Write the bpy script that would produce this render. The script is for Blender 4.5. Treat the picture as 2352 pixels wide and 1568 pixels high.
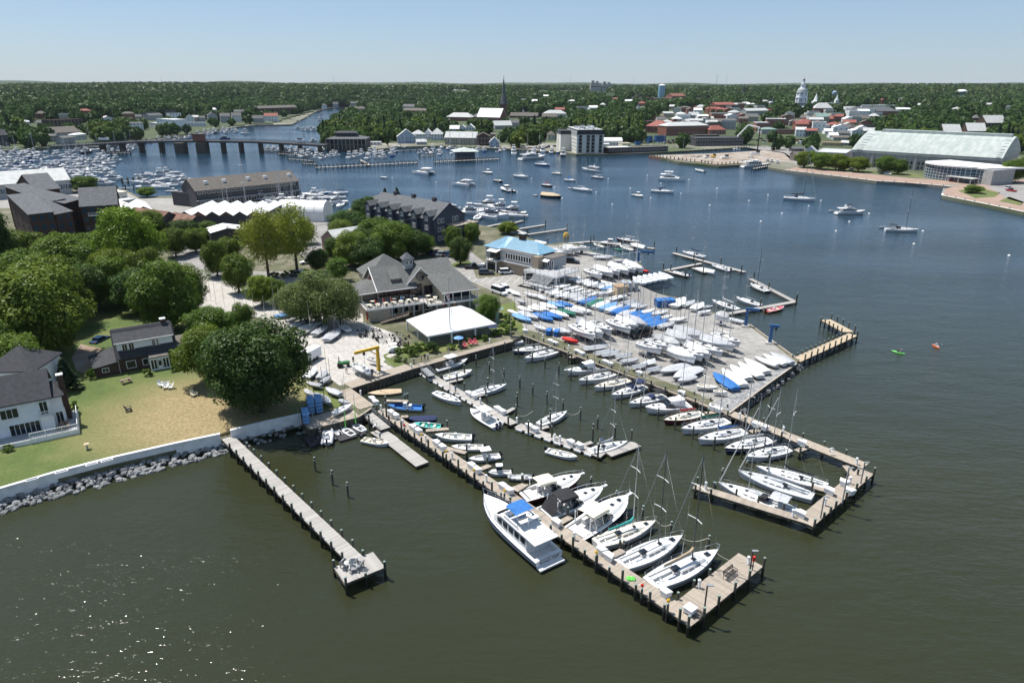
import bpy,math,random
from math import pi,sin,cos,hypot,atan2,sqrt,tan,ceil,radians
import numpy as np
from mathutils import Vector,Matrix,noise
R=radians
rnd=random.Random(7)
scene=bpy.context.scene
for o in list(bpy.data.objects):bpy.data.objects.remove(o)
# ------- camera, sky, sun, exposure
CAMH,PITCH,ROLL=54.0,20.5,0.12
camd=bpy.data.cameras.new('camera');cam=bpy.data.objects.new('camera',camd);scene.collection.objects.link(cam)
camd.sensor_width=36;camd.lens=24;camd.clip_start=1;camd.clip_end=60000
cam.matrix_world=Matrix.Translation((0,0,CAMH))@Matrix.Rotation(R(90-PITCH),4,'X')@Matrix.Rotation(R(ROLL),4,'Z')
scene.camera=cam
SUN_EL=65.0
SUNV=Vector((-0.86,0.51,0)).normalized()*cos(R(SUN_EL))+Vector((0,0,sin(R(SUN_EL))))
w=bpy.data.worlds.new('World');scene.world=w;w.use_nodes=True
nt=w.node_tree;nt.nodes.clear()
sky=nt.nodes.new('ShaderNodeTexSky');sky.sky_type='NISHITA';sky.sun_disc=False
sky.sun_elevation=R(SUN_EL);sky.sun_rotation=atan2(SUNV.x,SUNV.y)
sky.altitude=50;sky.air_density=1.0;sky.dust_density=0.3;sky.ozone_density=1.6
bg=nt.nodes.new('ShaderNodeBackground');bg.inputs[1].default_value=0.08
ow=nt.nodes.new('ShaderNodeOutputWorld')
wb_=nt.nodes.new('ShaderNodeMixRGB');wb_.blend_type='MULTIPLY';wb_.inputs[0].default_value=1;wb_.inputs[2].default_value=(.88,.94,1.12,1)
ev=nt.nodes.new('ShaderNodeMixRGB');ev.inputs[0].default_value=.5;ev.inputs[2].default_value=(3.1,4.3,5.6,1)
nt.links.new(sky.outputs[0],wb_.inputs[1]);nt.links.new(wb_.outputs[0],ev.inputs[1]);nt.links.new(ev.outputs[0],bg.inputs[0]);nt.links.new(bg.outputs[0],ow.inputs[0])
sl=bpy.data.lights.new('sun','SUN');sl.energy=4.9;sl.angle=R(0.53);sl.color=(1.0,0.955,0.89)
so=bpy.data.objects.new('sun',sl);scene.collection.objects.link(so)
so.rotation_euler=SUNV.to_track_quat('Z','Y').to_euler()
scene.view_settings.view_transform='Standard';scene.view_settings.look='None'
scene.view_settings.gamma=1;scene.view_settings.use_curve_mapping=False
scene.view_settings.exposure=0.53
# ------- ground points from the survey picture
CR=cam.matrix_world.to_3x3();CRI=CR.transposed()
def ray(px,py):return(CR@Vector(((px-1176)/1568,-(py-784)/1568,-1))).normalized()
def G(px,py,z=0.0):
 d=ray(px,py);t=(z-CAMH)/d.z
 return Vector((d.x*t,d.y*t,z))
def proj(p):
 q=CRI@(Vector(p)-Vector((0,0,CAMH)))
 return(1176+1568*q.x/-q.z,784-1568*q.y/-q.z,-q.z)
def top_z(b,py):
 lo,hi=b.z,b.z+150
 for _ in range(40):
  m=(lo+hi)/2
  if proj((b.x,b.y,m))[1]>py:lo=m
  else:hi=m
 return lo-b.z
ORI={'A1':(0,172.3),'A2':(588,172.3),'A3':(1176,172.3),'A4':(1764,172.3),'B1':(0,516.8),'B2':(588,516.8),'B3':(1176,516.8),'B4':(1764,516.8),'C1':(0,861.3),'C2':(588,861.3),'C3':(1176,861.3),'D':(1320.7,1148.4),'F':(0,0),'E':(1550.5,918.7),'H':(1091,1062.3),'K':(0,373.3),'L':(803.9,562.7)}
TSC={'F':1,'E':.2197,'H':.2442,'K':.14648,'L':.14648}
def D(t,x,y):
 o=ORI[t];k=TSC.get(t,.25)
 return(o[0]+x*k,o[1]+y*k)
def P(t,x,y,z=0.0):return G(*D(t,x,y),z)
LZ=1.6
CREEK=[((588,300),60),((690,290),45),((760,262),30),((790,254),12)]
CRK=[(G(*a,0),h)for a,h in CREEK]
CRX=np.array([c[0].x for c in CRK]);CRY=np.array([c[0].y for c in CRK])
def creek_dist(x,y):
 x=np.asarray(x,float);y=np.asarray(y,float);best=np.full(np.shape(x),1e9)
 for i in range(len(CRX)-1):
  ax,ay,bx,by=CRX[i],CRY[i],CRX[i+1],CRY[i+1]
  t=np.clip(((x-ax)*(bx-ax)+(y-ay)*(by-ay))/((bx-ax)**2+(by-ay)**2),0,1)
  best=np.minimum(best,np.hypot(x-ax-t*(bx-ax),y-ay-t*(by-ay)))
 return best
def sstep(a,b,x):
 t=np.clip((x-a)/(b-a),0,1);return t*t*(3-2*t)
def hland(x,y):
 r=np.hypot(x,y);az=np.arctan2(x,y)
 f=14*sstep(690,1350,r)+13*sstep(1400,2600,r)+46*sstep(2600,9000,r)
 f=f+(5*np.sin(az*7+r/900)+4*np.sin(az*13-r/600+1))*sstep(1500,4000,r)+(7*np.sin(az*31+r/1300)+5*np.sin(az*53+2))*sstep(4000,8000,r)
 return LZ+f*(0.12+0.88*sstep(40,420,creek_dist(x,y)))
def GL(px,py):
 d=ray(px,py)
 hx,hy=d.x,d.y;lo,hi=100.0,12000.0
 for _ in range(40):
  m=(lo+hi)/2;t=m/hypot(hx,hy)
  x,y,z=hx*t,hy*t,CAMH+d.z*t
  if z>float(hland(x,y)):lo=m
  else:hi=m
 t=lo/hypot(hx,hy)
 return Vector((hx*t,hy*t,float(hland(hx*t,hy*t))))
# ------- linking and tagging
COL=scene.collection
def tag(o,label=None,cat=None,group=None,kind=None):
 if label:o['label']=label
 if cat:o['category']=cat
 if group:o['group']=group
 if kind:o['kind']=kind
 return o
def em(name,loc=(0,0,0),rz=0.0,label=None,cat=None,group=None):
 o=bpy.data.objects.new(name,None);COL.objects.link(o);o.location=loc;o.rotation_euler=(0,0,rz)
 o.empty_display_size=.2
 return tag(o,label,cat,group)
def mo(name,me,parent=None,loc=None,rz=0.0):
 o=bpy.data.objects.new(name,me);COL.objects.link(o);o.parent=parent
 if loc is not None:o.location=loc
 o.rotation_euler=(0,0,rz)
 return o
KIDS={}
def kids(o):return[c for c in o.children]
def copy_tree(o,parent=None):
 c=o.copy();COL.objects.link(c);c.parent=parent
 for ch in o.children:copy_tree(ch,c)
 return c
def drop_tree(o):
 for ch in list(o.children):drop_tree(ch)
 bpy.data.objects.remove(o)
class MB:
 def __init__(s):s.v=[];s.f=[];s.m=[];s.mi=0
 def add(s,vs,fs):
  b=len(s.v);s.v+=[tuple(q)for q in vs];s.f+=[tuple(b+i for i in f)for f in fs];s.m+=[s.mi]*len(fs);return s
 def box(s,c,d,rz=0.0,top=1.0):
  x,y,z=d[0]/2,d[1]/2,d[2]/2;ca,sa=cos(rz),sin(rz);vs=[]
  for k,zz in((1,-z),(top,z)):
   for a,b in((-x,-y),(x,-y),(x,y),(-x,y)):
    a*=k;b*=k;vs.append((c[0]+a*ca-b*sa,c[1]+a*sa+b*ca,c[2]+zz))
  return s.add(vs,[(0,3,2,1),(4,5,6,7),(0,1,5,4),(1,2,6,5),(2,3,7,6),(3,0,4,7)])
 def b2(s,x0,x1,y0,y1,z0,z1):return s.box(((x0+x1)/2,(y0+y1)/2,(z0+z1)/2),(x1-x0,y1-y0,z1-z0))
 def cyl(s,p,q,r0,r1=None,n=8,caps=True):
  r1=r0 if r1 is None else r1;p=Vector(p);q=Vector(q);d=(q-p)
  if d.length<1e-6:return s
  d.normalize();a=d.orthogonal().normalized();b=d.cross(a);vs=[]
  for c,r in((p,r0),(q,r1)):
   for i in range(n):
    t=2*pi*i/n;vs.append(c+a*(r*cos(t))+b*(r*sin(t)))
  fs=[(i,(i+1)%n,n+(i+1)%n,n+i)for i in range(n)]
  if caps:fs+=[tuple(range(n-1,-1,-1)),tuple(range(n,2*n))]
  return s.add(vs,fs)
 def path(s,pts,r,n=5):
  for a,b in zip(pts,pts[1:]):s.cyl(a,b,r,r,n)
  return s
 def rings(s,rs,close=True,cap0=True,cap1=True):
  n=len(rs[0]);vs=[q for r in rs for q in r];fs=[]
  for k in range(len(rs)-1):
   for i in range(n if close else n-1):
    j=(i+1)%n;fs.append((k*n+i,k*n+j,(k+1)*n+j,(k+1)*n+i))
  if cap0:fs.append(tuple(range(n-1,-1,-1)))
  if cap1:fs.append(tuple(range((len(rs)-1)*n,len(rs)*n)))
  return s.add(vs,fs)
 def lathe(s,c,prof,n=12):
  return s.rings([[(c[0]+r*cos(2*pi*i/n),c[1]+r*sin(2*pi*i/n),c[2]+z)for i in range(n)]for r,z in prof])
 def prism(s,poly,z0,z1):
  n=len(poly);vs=[(a[0],a[1],z0)for a in poly]+[(a[0],a[1],z1)for a in poly]
  ar=sum(poly[i][0]*poly[(i+1)%n][1]-poly[(i+1)%n][0]*poly[i][1]for i in range(n))
  fs=[(i,(i+1)%n,n+(i+1)%n,n+i)for i in range(n)]+[tuple(range(n-1,-1,-1)),tuple(range(n,2*n))]
  if ar<0:fs=[f[::-1]for f in fs]
  return s.add(vs,fs)
 def slab(s,pts,t=.15):
  n=len(pts);vs=[tuple(q)for q in pts]+[(q[0],q[1],q[2]-t)for q in pts]
  a,b,c=Vector(pts[0]),Vector(pts[1]),Vector(pts[2]);up=(b-a).cross(c-a).z>0
  fs=[tuple(range(n)),tuple(range(2*n-1,n-1,-1))]+[(i,n+i,n+(i+1)%n,(i+1)%n)for i in range(n)]
  return s.add(vs,fs if up else[f[::-1]for f in fs])
 def quad(s,*q):return s.add(q,[tuple(range(len(q)))])
 def mesh(s,name,mats,smooth=False):
  me=bpy.data.meshes.new(name);me.from_pydata(s.v,[],s.f)
  if not isinstance(mats,(list,tuple)):mats=[mats]
  for m in mats:me.materials.append(m)
  if len(mats)>1:me.polygons.foreach_set('material_index',s.m)
  if smooth:me.polygons.foreach_set('use_smooth',[True]*len(me.polygons))
  me.update();return me
 def b_(s,name,mats,parent=None,loc=None,rz=0.0,smooth=False,kind=None):
  o=mo(name,s.mesh(name,mats,smooth),parent,loc,rz)
  if kind:o['kind']=kind
  return o
def smooth_by_angle(me,ang=40):
 me.polygons.foreach_set('use_smooth',[True]*len(me.polygons))
 try:me.set_sharp_from_angle(angle=R(ang))
 except Exception:pass
# ------- materials
def mat(name,c,rough=.6,var=.12,sc=1.0,metal=0.0,bump=0.0,c2=None,objrand=0.0,spec=.5,coord='Object',bsc=None,mix=(.35,.65),stretch=None,ior=None):
 m=bpy.data.materials.new(name);m.use_nodes=True;n=m.node_tree.nodes;l=m.node_tree.links
 b=n['Principled BSDF'];b.inputs['Roughness'].default_value=rough;b.inputs['Metallic'].default_value=metal
 b.inputs['Specular IOR Level'].default_value=spec
 tc=n.new('ShaderNodeTexCoord');src=tc.outputs[coord]
 if stretch:
  mp=n.new('ShaderNodeMapping');mp.inputs['Scale'].default_value=stretch;l.new(src,mp.inputs[0]);src=mp.outputs[0]
 nz=n.new('ShaderNodeTexNoise');nz.inputs['Scale'].default_value=sc;nz.inputs['Detail'].default_value=5;l.new(src,nz.inputs['Vector'])
 rp=n.new('ShaderNodeValToRGB');e=rp.color_ramp.elements
 e[0].position=mix[0];e[1].position=mix[1]
 if c2 is None:
  c2=tuple(min(1,k*(1+var))for k in c);c1=tuple(k*(1-var)for k in c)
 else:c1=c
 e[0].color=(*c1,1);e[1].color=(*c2,1);l.new(nz.outputs['Fac'],rp.inputs[0]);out=rp.outputs[0]
 if objrand:
  oi=n.new('ShaderNodeObjectInfo');hs=n.new('ShaderNodeHueSaturation');mr=n.new('ShaderNodeMapRange')
  mr.inputs['To Min'].default_value=1-objrand;mr.inputs['To Max'].default_value=1+objrand
  l.new(oi.outputs['Random'],mr.inputs[0]);l.new(mr.outputs[0],hs.inputs['Value']);l.new(out,hs.inputs['Color']);out=hs.outputs[0]
 l.new(out,b.inputs['Base Color'])
 if bump:
  n2=n.new('ShaderNodeTexNoise');n2.inputs['Scale'].default_value=bsc or sc*4;n2.inputs['Detail'].default_value=4;l.new(src,n2.inputs['Vector'])
  bp=n.new('ShaderNodeBump');bp.inputs['Strength'].default_value=bump;bp.inputs['Distance'].default_value=.05
  l.new(n2.outputs['Fac'],bp.inputs['Height']);l.new(bp.outputs[0],b.inputs['Normal'])
 return m
M={}
def dm(k,*a,**kw):M[k]=mat(k,*a,**kw)
dm('gel',(.68,.69,.70),.25,.05,1.2);dm('gel_cream',(.70,.66,.56),.3,.05,1.2);dm('dw',(.64,.64,.63),.55,.06,3)
dm('nonskid',(.50,.52,.53),.8,.08,6);dm('gn',(.012,.02,.06),.2,.1);dm('gel_dark',(.015,.014,.016),.25,.1)
dm('gel_maroon',(.10,.02,.02),.3,.1);dm('gel_blue',(.05,.16,.36),.3,.1);dm('gel_grey',(.36,.38,.40),.35,.1)
dm('varnish',(.20,.08,.03),.3,.2,4,stretch=(1,6,1));dm('teak',(.33,.22,.13),.6,.2,4)
dm('cw',(.55,.55,.54),.85,.09,2.5,bump=.5,bsc=3);dm('cg',(.40,.41,.43),.85,.12,2,bump=.5,bsc=3,objrand=.15)
dm('cl',(.02,.13,.38),.8,.15,2,bump=.5,bsc=3);dm('cloth_sky',(.14,.30,.55),.8,.12,2,bump=.5,bsc=3)
dm('cn',(.012,.022,.075),.85,.2,2,bump=.3);dm('cloth_green',(.012,.13,.085),.85,.2,2,bump=.3)
dm('cloth_red',(.50,.025,.02),.85,.15,2,bump=.3);dm('cb',(.012,.012,.014),.8,.2,2,bump=.3)
dm('cloth_tan',(.46,.36,.24),.85,.1,2,bump=.3);dm('cc',(.68,.62,.48),.85,.06,2,bump=.3);dm('cloth_aqua',(.05,.38,.33),.8,.15,2,bump=.3)
dm('tube_rubber',(.42,.43,.44),.6,.1,2);dm('gd',(.012,.018,.024),.08,.1,1);dm('glass_blue',(.03,.07,.11),.06,.2,.3)
dm('glass_screen',(.16,.20,.22),.08,.1);dm('alu',(.55,.56,.58),.35,.06,2,metal=.7);dm('alu_dark',(.10,.105,.11),.4,.1,2,metal=.5)
dm('steel',(.62,.63,.65),.22,.05,3,metal=.9);dm('rope',(.55,.52,.45),.9,.1,8);dm('rubber',(.012,.012,.013),.7,.2,5)
dm('galv',(.32,.33,.34),.5,.15,5,metal=.5);dm('py',(.62,.38,.02),.5,.12,2);dm('paint_red',(.55,.03,.02),.5,.1,2)
dm('paint_blue',(.02,.10,.26),.45,.12,2);dm('paint_green',(.03,.16,.05),.45,.15,2);dm('orange',(.75,.12,.02),.5,.1,2);dm('lime',(.18,.75,.12),.5,.1,2)
dm('wp',(.78,.78,.77),.5,.05,2);dm('box_white',(.72,.73,.74),.45,.06,2)
dm('plank',(.27,.225,.18),.8,.25,1.5,c2=(.385,.335,.275),objrand=.16,bump=.3,stretch=(1,6,1),bsc=12)
dm('plank_new',(.37,.29,.195),.8,.2,1.5,c2=(.47,.385,.275),objrand=.12,bump=.3,stretch=(1,6,1),bsc=12)
dm('pg',(.27,.255,.235),.85,.2,1.5,c2=(.42,.40,.375),objrand=.16,bump=.3,stretch=(1,6,1),bsc=12)
dm('td',(.045,.04,.03),.85,.4,1.5,c2=(.10,.085,.065),bump=.4)
dm('pile',(.05,.05,.038),.85,.3,1.2,c2=(.115,.11,.085),objrand=.25,bump=.5,stretch=(3,3,.6));dm('pile_cap',(.20,.27,.24),.6,.15,3)
dm('pile_wet',(.012,.013,.009),.5,.3,3)
dm('concrete',(.36,.345,.32),.9,.15,.25,c2=(.46,.44,.415),bump=.15,coord='Generated');dm('rock',(.12,.125,.13),.85,.2,1.4,c2=(.30,.30,.295),objrand=.28,bump=.8,bsc=3)
dm('rock_wet',(.05,.05,.045),.5,.4,2)
dm('seawall',(.68,.68,.66),.8,.12,.8,bump=.2);dm('sw',(.70,.72,.75),.6,.05,1);dm('sg',(.33,.34,.35),.7,.08,1)
dm('st',(.36,.32,.25),.75,.1,1);dm('sn',(.035,.048,.075),.7,.15,1);dm('sd',(.05,.05,.055),.7,.15,1);dm('stucco',(.66,.64,.58),.8,.07,.5)
dm('sb',(.25,.34,.45),.7,.1,1);dm('trim',(.75,.75,.74),.5,.04,1);dm('sy',(.34,.33,.32),.85,.12,.7);dm('pinkwall',(.28,.19,.18),.8,.1,1)
dm('rg',(.105,.108,.105),.9,.2,1.2,bump=.4,bsc=3,stretch=(1,1,4));dm('ro',(.035,.037,.042),.9,.2,1.5,bump=.4,bsc=4);dm('rs',(.085,.092,.10),.85,.2,1,bump=.3)
dm('roof_green',(.19,.28,.24),.6,.2,.4);dm('rr',(.24,.075,.055),.8,.15,1);dm('rw',(.72,.72,.71),.7,.06,.4,bump=.2)
dm('rp',(.42,.43,.42),.8,.12,.5);dm('roof_rust',(.16,.085,.06),.9,.3,.5);dm('rb',(.115,.103,.09),.9,.2,1)
dm('copper',(.31,.355,.335),.8,.2,.35,c2=(.41,.445,.425),coord='Object',stretch=(1,.12,1),mix=(.4,.62));dm('blue_metal',(.20,.38,.50),.4,.06,.6)
dm('hull_bottom',(.03,.05,.10),.7,.2,2);dm('door_dark',(.03,.03,.035),.5,.1);dm('skin',(.42,.25,.17),.6,.08,4);dm('hair',(.03,.02,.015),.8,.2,4)
dm('shirt_white',(.70,.70,.70),.9,.05);dm('shirt_dark',(.03,.035,.05),.9,.2);dm('shirt_blue',(.10,.18,.38),.9,.1);dm('trouser',(.05,.06,.09),.9,.2);dm('khaki',(.30,.24,.16),.9,.1)
dm('car_white',(.72,.73,.74),.25,.03,1);dm('car_black',(.012,.012,.014),.2,.1,1);dm('car_silver',(.40,.41,.42),.25,.05,1,metal=.5);dm('car_grey',(.10,.11,.12),.22,.05,1,metal=.4)
dm('car_red',(.32,.015,.015),.22,.05,1);dm('car_blue',(.02,.05,.12),.2,.05,1)
dm('float_black',(.03,.03,.033),.7,.3,3,objrand=.3);dm('copper_dome',(.33,.36,.36),.6,.1,1);dm('pinkchair',(.62,.12,.16),.6,.1)
dm('wood_old',(.20,.15,.11),.9,.3,3,stretch=(1,1,4));dm('mulch',(.10,.06,.04),.95,.3,2,bump=.5)
dm('marking',(.62,.62,.60),.8,.1,3);dm('rustsoil',(.22,.16,.115),.95,.2,.12,c2=(.34,.31,.27));dm('sand',(.42,.34,.24),.95,.15,.3)
def brick(name,c1,c2,mortar,sc):
 m=bpy.data.materials.new(name);m.use_nodes=True;n=m.node_tree.nodes;l=m.node_tree.links;b=n['Principled BSDF']
 tc=n.new('ShaderNodeTexCoord');mp=n.new('ShaderNodeMapping');mp.inputs['Rotation'].default_value=(R(90),0,0)
 sx=n.new('ShaderNodeSeparateXYZ');ad=n.new('ShaderNodeMath');cx=n.new('ShaderNodeCombineXYZ')
 l.new(tc.outputs['Object'],sx.inputs[0]);l.new(sx.outputs[0],ad.inputs[0]);l.new(sx.outputs[1],ad.inputs[1]);l.new(ad.outputs[0],cx.inputs[0]);l.new(sx.outputs[2],cx.inputs[1])
 br=n.new('ShaderNodeTexBrick');br.inputs['Scale'].default_value=sc;br.inputs['Color1'].default_value=(*c1,1);br.inputs['Color2'].default_value=(*c2,1);br.inputs['Mortar'].default_value=(*mortar,1)
 br.inputs['Mortar Size'].default_value=.015
 l.new(cx.outputs[0],br.inputs['Vector']);l.new(br.outputs[0],b.inputs['Base Color']);b.inputs['Roughness'].default_value=.9
 M[name]=m
brick('bk',(.05,.027,.02),(.075,.038,.028),(.07,.055,.05),2.2);brick('br',(.19,.07,.05),(.25,.09,.06),(.22,.14,.11),1.2)
brick('brick_tan',(.30,.24,.17),(.36,.28,.20),(.34,.30,.25),1.5)
def leafmat(name,c1,c2,trans=.35,vr=.14):
 m=bpy.data.materials.new(name);m.use_nodes=True;n=m.node_tree.nodes;l=m.node_tree.links;n.remove(n['Principled BSDF'])
 out=n['Material Output'];tc=n.new('ShaderNodeTexCoord');nz=n.new('ShaderNodeTexNoise');nz.inputs['Scale'].default_value=.55;nz.inputs['Detail'].default_value=6;nz.inputs['Roughness'].default_value=.7
 l.new(tc.outputs['Object'],nz.inputs['Vector']);rp=n.new('ShaderNodeValToRGB');e=rp.color_ramp.elements;e[0].position=.32;e[1].position=.68;e[0].color=(*c1,1);e[1].color=(*c2,1)
 l.new(nz.outputs['Fac'],rp.inputs[0]);oi=n.new('ShaderNodeObjectInfo');mr=n.new('ShaderNodeMapRange');mr.inputs['To Min'].default_value=1-vr;mr.inputs['To Max'].default_value=1+vr*1.3
 hs=n.new('ShaderNodeHueSaturation');l.new(oi.outputs['Random'],mr.inputs[0]);l.new(mr.outputs[0],hs.inputs['Value']);l.new(rp.outputs[0],hs.inputs['Color'])
 m2=n.new('ShaderNodeMapRange');m2.inputs['To Min'].default_value=.485;m2.inputs['To Max'].default_value=.515;mu=n.new('ShaderNodeMath');mu.operation='FRACT';mm=n.new('ShaderNodeMath');mm.operation='MULTIPLY';mm.inputs[1].default_value=17.3
 l.new(oi.outputs['Random'],mm.inputs[0]);l.new(mm.outputs[0],mu.inputs[0]);l.new(mu.outputs[0],m2.inputs[0]);l.new(m2.outputs[0],hs.inputs['Hue'])
 df=n.new('ShaderNodeBsdfDiffuse');tr=n.new('ShaderNodeBsdfTranslucent');gl=n.new('ShaderNodeBsdfGlossy');gl.inputs['Roughness'].default_value=.45;gl.inputs['Color'].default_value=(.6,.6,.6,1)
 mx=n.new('ShaderNodeMixShader');mx.inputs[0].default_value=trans;m3=n.new('ShaderNodeMixShader');m3.inputs[0].default_value=.02
 l.new(hs.outputs[0],df.inputs[0]);l.new(hs.outputs[0],tr.inputs[0]);l.new(df.outputs[0],mx.inputs[1]);l.new(tr.outputs[0],mx.inputs[2]);l.new(mx.outputs[0],m3.inputs[1]);l.new(gl.outputs[0],m3.inputs[2]);l.new(m3.outputs[0],out.inputs[0])
 M[name]=m
leafmat('leaf_mid',(.055,.105,.012),(.135,.20,.028));leafmat('leaf_dark',(.028,.065,.012),(.07,.125,.025));leafmat('leaf_lime',(.085,.15,.014),(.17,.235,.024),.45)
leafmat('leaf_yellow',(.13,.175,.02),(.22,.26,.035),.45);leafmat('leaf_soft',(.10,.14,.04),(.17,.215,.07),.4);leafmat('leaf_conifer',(.012,.035,.014),(.03,.06,.025),.15)
leafmat('leaf_far',(.038,.075,.015),(.085,.14,.028),.35,.32)
# ------- helpers for sheets and far tests
def sheet(name,pts,z,m,kind='structure',parent=None,thick=0.0):
 mb=MB()
 if thick:mb.prism([(p.x,p.y)for p in pts],z-thick,z)
 else:mb.add([(p.x,p.y,z)for p in pts],[tuple(range(len(pts)))])
 me=mb.mesh(name,m)
 if not thick and me.polygons[0].normal.z<0:me.flip_normals()
 o=mo(name,me,parent)
 if kind:o['kind']=kind
 return o
def inpoly(x,y,poly):
 c=np.zeros(np.shape(x),bool);n=len(poly)
 for i in range(n):
  ax,ay=poly[i];bx,by=poly[(i+1)%n]
  if ay==by:continue
  k=((ay>y)!=(by>y))&(x<(bx-ax)*(y-ay)/(by-ay)+ax);c^=k
 return c
# ------- water
def water_mat():
 m=bpy.data.materials.new('river_water');m.use_nodes=True;n=m.node_tree.nodes;l=m.node_tree.links;b=n['Principled BSDF']
 b.inputs['Roughness'].default_value=.1;b.inputs['IOR'].default_value=1.333
 tc=n.new('ShaderNodeTexCoord')
 def nz(sc,det,st,rot=0):
  mp=n.new('ShaderNodeMapping');mp.inputs['Scale'].default_value=st;mp.inputs['Rotation'].default_value=(0,0,rot);l.new(tc.outputs['Object'],mp.inputs[0])
  t=n.new('ShaderNodeTexNoise');t.inputs['Scale'].default_value=sc;t.inputs['Detail'].default_value=det;l.new(mp.outputs[0],t.inputs['Vector']);return t.outputs['Fac']
 silt=nz(.006,3,(1,1,1));gust=nz(.012,3,(.5,1.6,1),.2)
 rp=n.new('ShaderNodeValToRGB');e=rp.color_ramp.elements;e[0].position=.35;e[1].position=.65;e[0].color=(.024,.027,.013,1);e[1].color=(.031,.035,.017,1)
 l.new(silt,rp.inputs[0])
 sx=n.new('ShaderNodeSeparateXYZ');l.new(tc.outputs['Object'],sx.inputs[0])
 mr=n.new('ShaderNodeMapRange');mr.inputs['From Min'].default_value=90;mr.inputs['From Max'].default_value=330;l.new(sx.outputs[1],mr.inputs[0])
 mx=n.new('ShaderNodeMixRGB');mx.inputs[2].default_value=(.012,.036,.062,1);l.new(mr.outputs[0],mx.inputs[0]);l.new(rp.outputs[0],mx.inputs[1]);l.new(mx.outputs[0],b.inputs['Base Color'])  # base colour goes blue with distance, painting in the sky's reflection
 w1=nz(.55,3,(1,2.2,1),.25);w2=nz(2.3,3,(1,1.6,1),.1);w3=nz(.10,2,(1,2.4,1),.35)
 def ma(op,a,c):
  q=n.new('ShaderNodeMath');q.operation=op
  for i,v in enumerate((a,c)):
   if isinstance(v,(int,float)):q.inputs[i].default_value=v
   else:l.new(v,q.inputs[i])
  return q.outputs[0]
 hgt=ma('ADD',ma('ADD',ma('MULTIPLY',w1,.42),ma('MULTIPLY',w2,.17)),ma('MULTIPLY',w3,.9))
 gm=n.new('ShaderNodeMapRange');gm.inputs['From Min'].default_value=.35;gm.inputs['From Max'].default_value=.65;gm.inputs['To Min'].default_value=.35;gm.inputs['To Max'].default_value=1.0;l.new(gust,gm.inputs[0])
 bp=n.new('ShaderNodeBump');bp.inputs['Distance'].default_value=.48;l.new(gm.outputs[0],bp.inputs['Strength']);l.new(hgt,bp.inputs['Height']);l.new(bp.outputs[0],b.inputs['Normal'])
 return m
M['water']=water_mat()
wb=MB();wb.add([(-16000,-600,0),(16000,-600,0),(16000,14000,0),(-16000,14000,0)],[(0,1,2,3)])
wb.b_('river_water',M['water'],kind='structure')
# ------- ground materials
def ground_mat(name,cols,sc,rough=.95,bump=.3,bsc=4):
 m=bpy.data.materials.new(name);m.use_nodes=True;n=m.node_tree.nodes;l=m.node_tree.links;b=n['Principled BSDF'];b.inputs['Roughness'].default_value=rough
 tc=n.new('ShaderNodeTexCoord');t=n.new('ShaderNodeTexNoise');t.inputs['Scale'].default_value=sc;t.inputs['Detail'].default_value=8;t.inputs['Roughness'].default_value=.62;l.new(tc.outputs['Object'],t.inputs['Vector'])
 rp=n.new('ShaderNodeValToRGB');cr=rp.color_ramp
 while len(cr.elements)<len(cols):cr.elements.new(.5)
 for i,(ps,c)in enumerate(cols):cr.elements[i].position=ps;cr.elements[i].color=(*c,1)
 l.new(t.outputs['Fac'],rp.inputs[0])
 t2=n.new('ShaderNodeTexNoise');t2.inputs['Scale'].default_value=bsc;t2.inputs['Detail'].default_value=5;l.new(tc.outputs['Object'],t2.inputs['Vector'])
 mm=n.new('ShaderNodeMapRange');mm.inputs['From Min'].default_value=.3;mm.inputs['From Max'].default_value=.7;mm.inputs['To Min'].default_value=.8;mm.inputs['To Max'].default_value=1.2;l.new(t2.outputs['Fac'],mm.inputs[0])
 hs=n.new('ShaderNodeHueSaturation');l.new(mm.outputs[0],hs.inputs['Value']);l.new(rp.outputs[0],hs.inputs['Color']);l.new(hs.outputs[0],b.inputs['Base Color'])
 bp=n.new('ShaderNodeBump');bp.inputs['Strength'].default_value=bump;bp.inputs['Distance'].default_value=.1;l.new(t2.outputs['Fac'],bp.inputs['Height']);l.new(bp.outputs[0],b.inputs['Normal'])
 M[name]=m;return m
ground_mat('soil',[(.3,(.06,.07,.03)),(.5,(.10,.10,.055)),(.68,(.19,.17,.13))],.2)
ground_mat('grass',[(.36,(.065,.095,.018)),(.52,(.105,.13,.032)),(.64,(.17,.165,.06))],.07,bsc=2.5)
ground_mat('asphalt',[(.3,(.17,.165,.16)),(.5,(.225,.215,.205)),(.7,(.27,.26,.245))],.06,bump=.08,bsc=1.2)
ground_mat('lot_surface',[(.3,(.225,.215,.20)),(.5,(.255,.245,.228)),(.72,(.29,.28,.26))],.05,bump=.08,bsc=.9)
ground_mat('pale_concrete',[(.3,(.36,.34,.31)),(.5,(.39,.37,.34)),(.72,(.42,.40,.37))],.06,bump=.06,bsc=1.5)
ground_mat('forest_floor',[(.3,(.03,.05,.015)),(.7,(.06,.08,.03))],.02)
ground_mat('brick_paving',[(.3,(.24,.16,.12)),(.7,(.33,.24,.19))],.3,bsc=3)
ground_mat('town_ground',[(.35,(.06,.08,.03)),(.5,(.14,.14,.10)),(.65,(.26,.24,.21))],.012)
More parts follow.
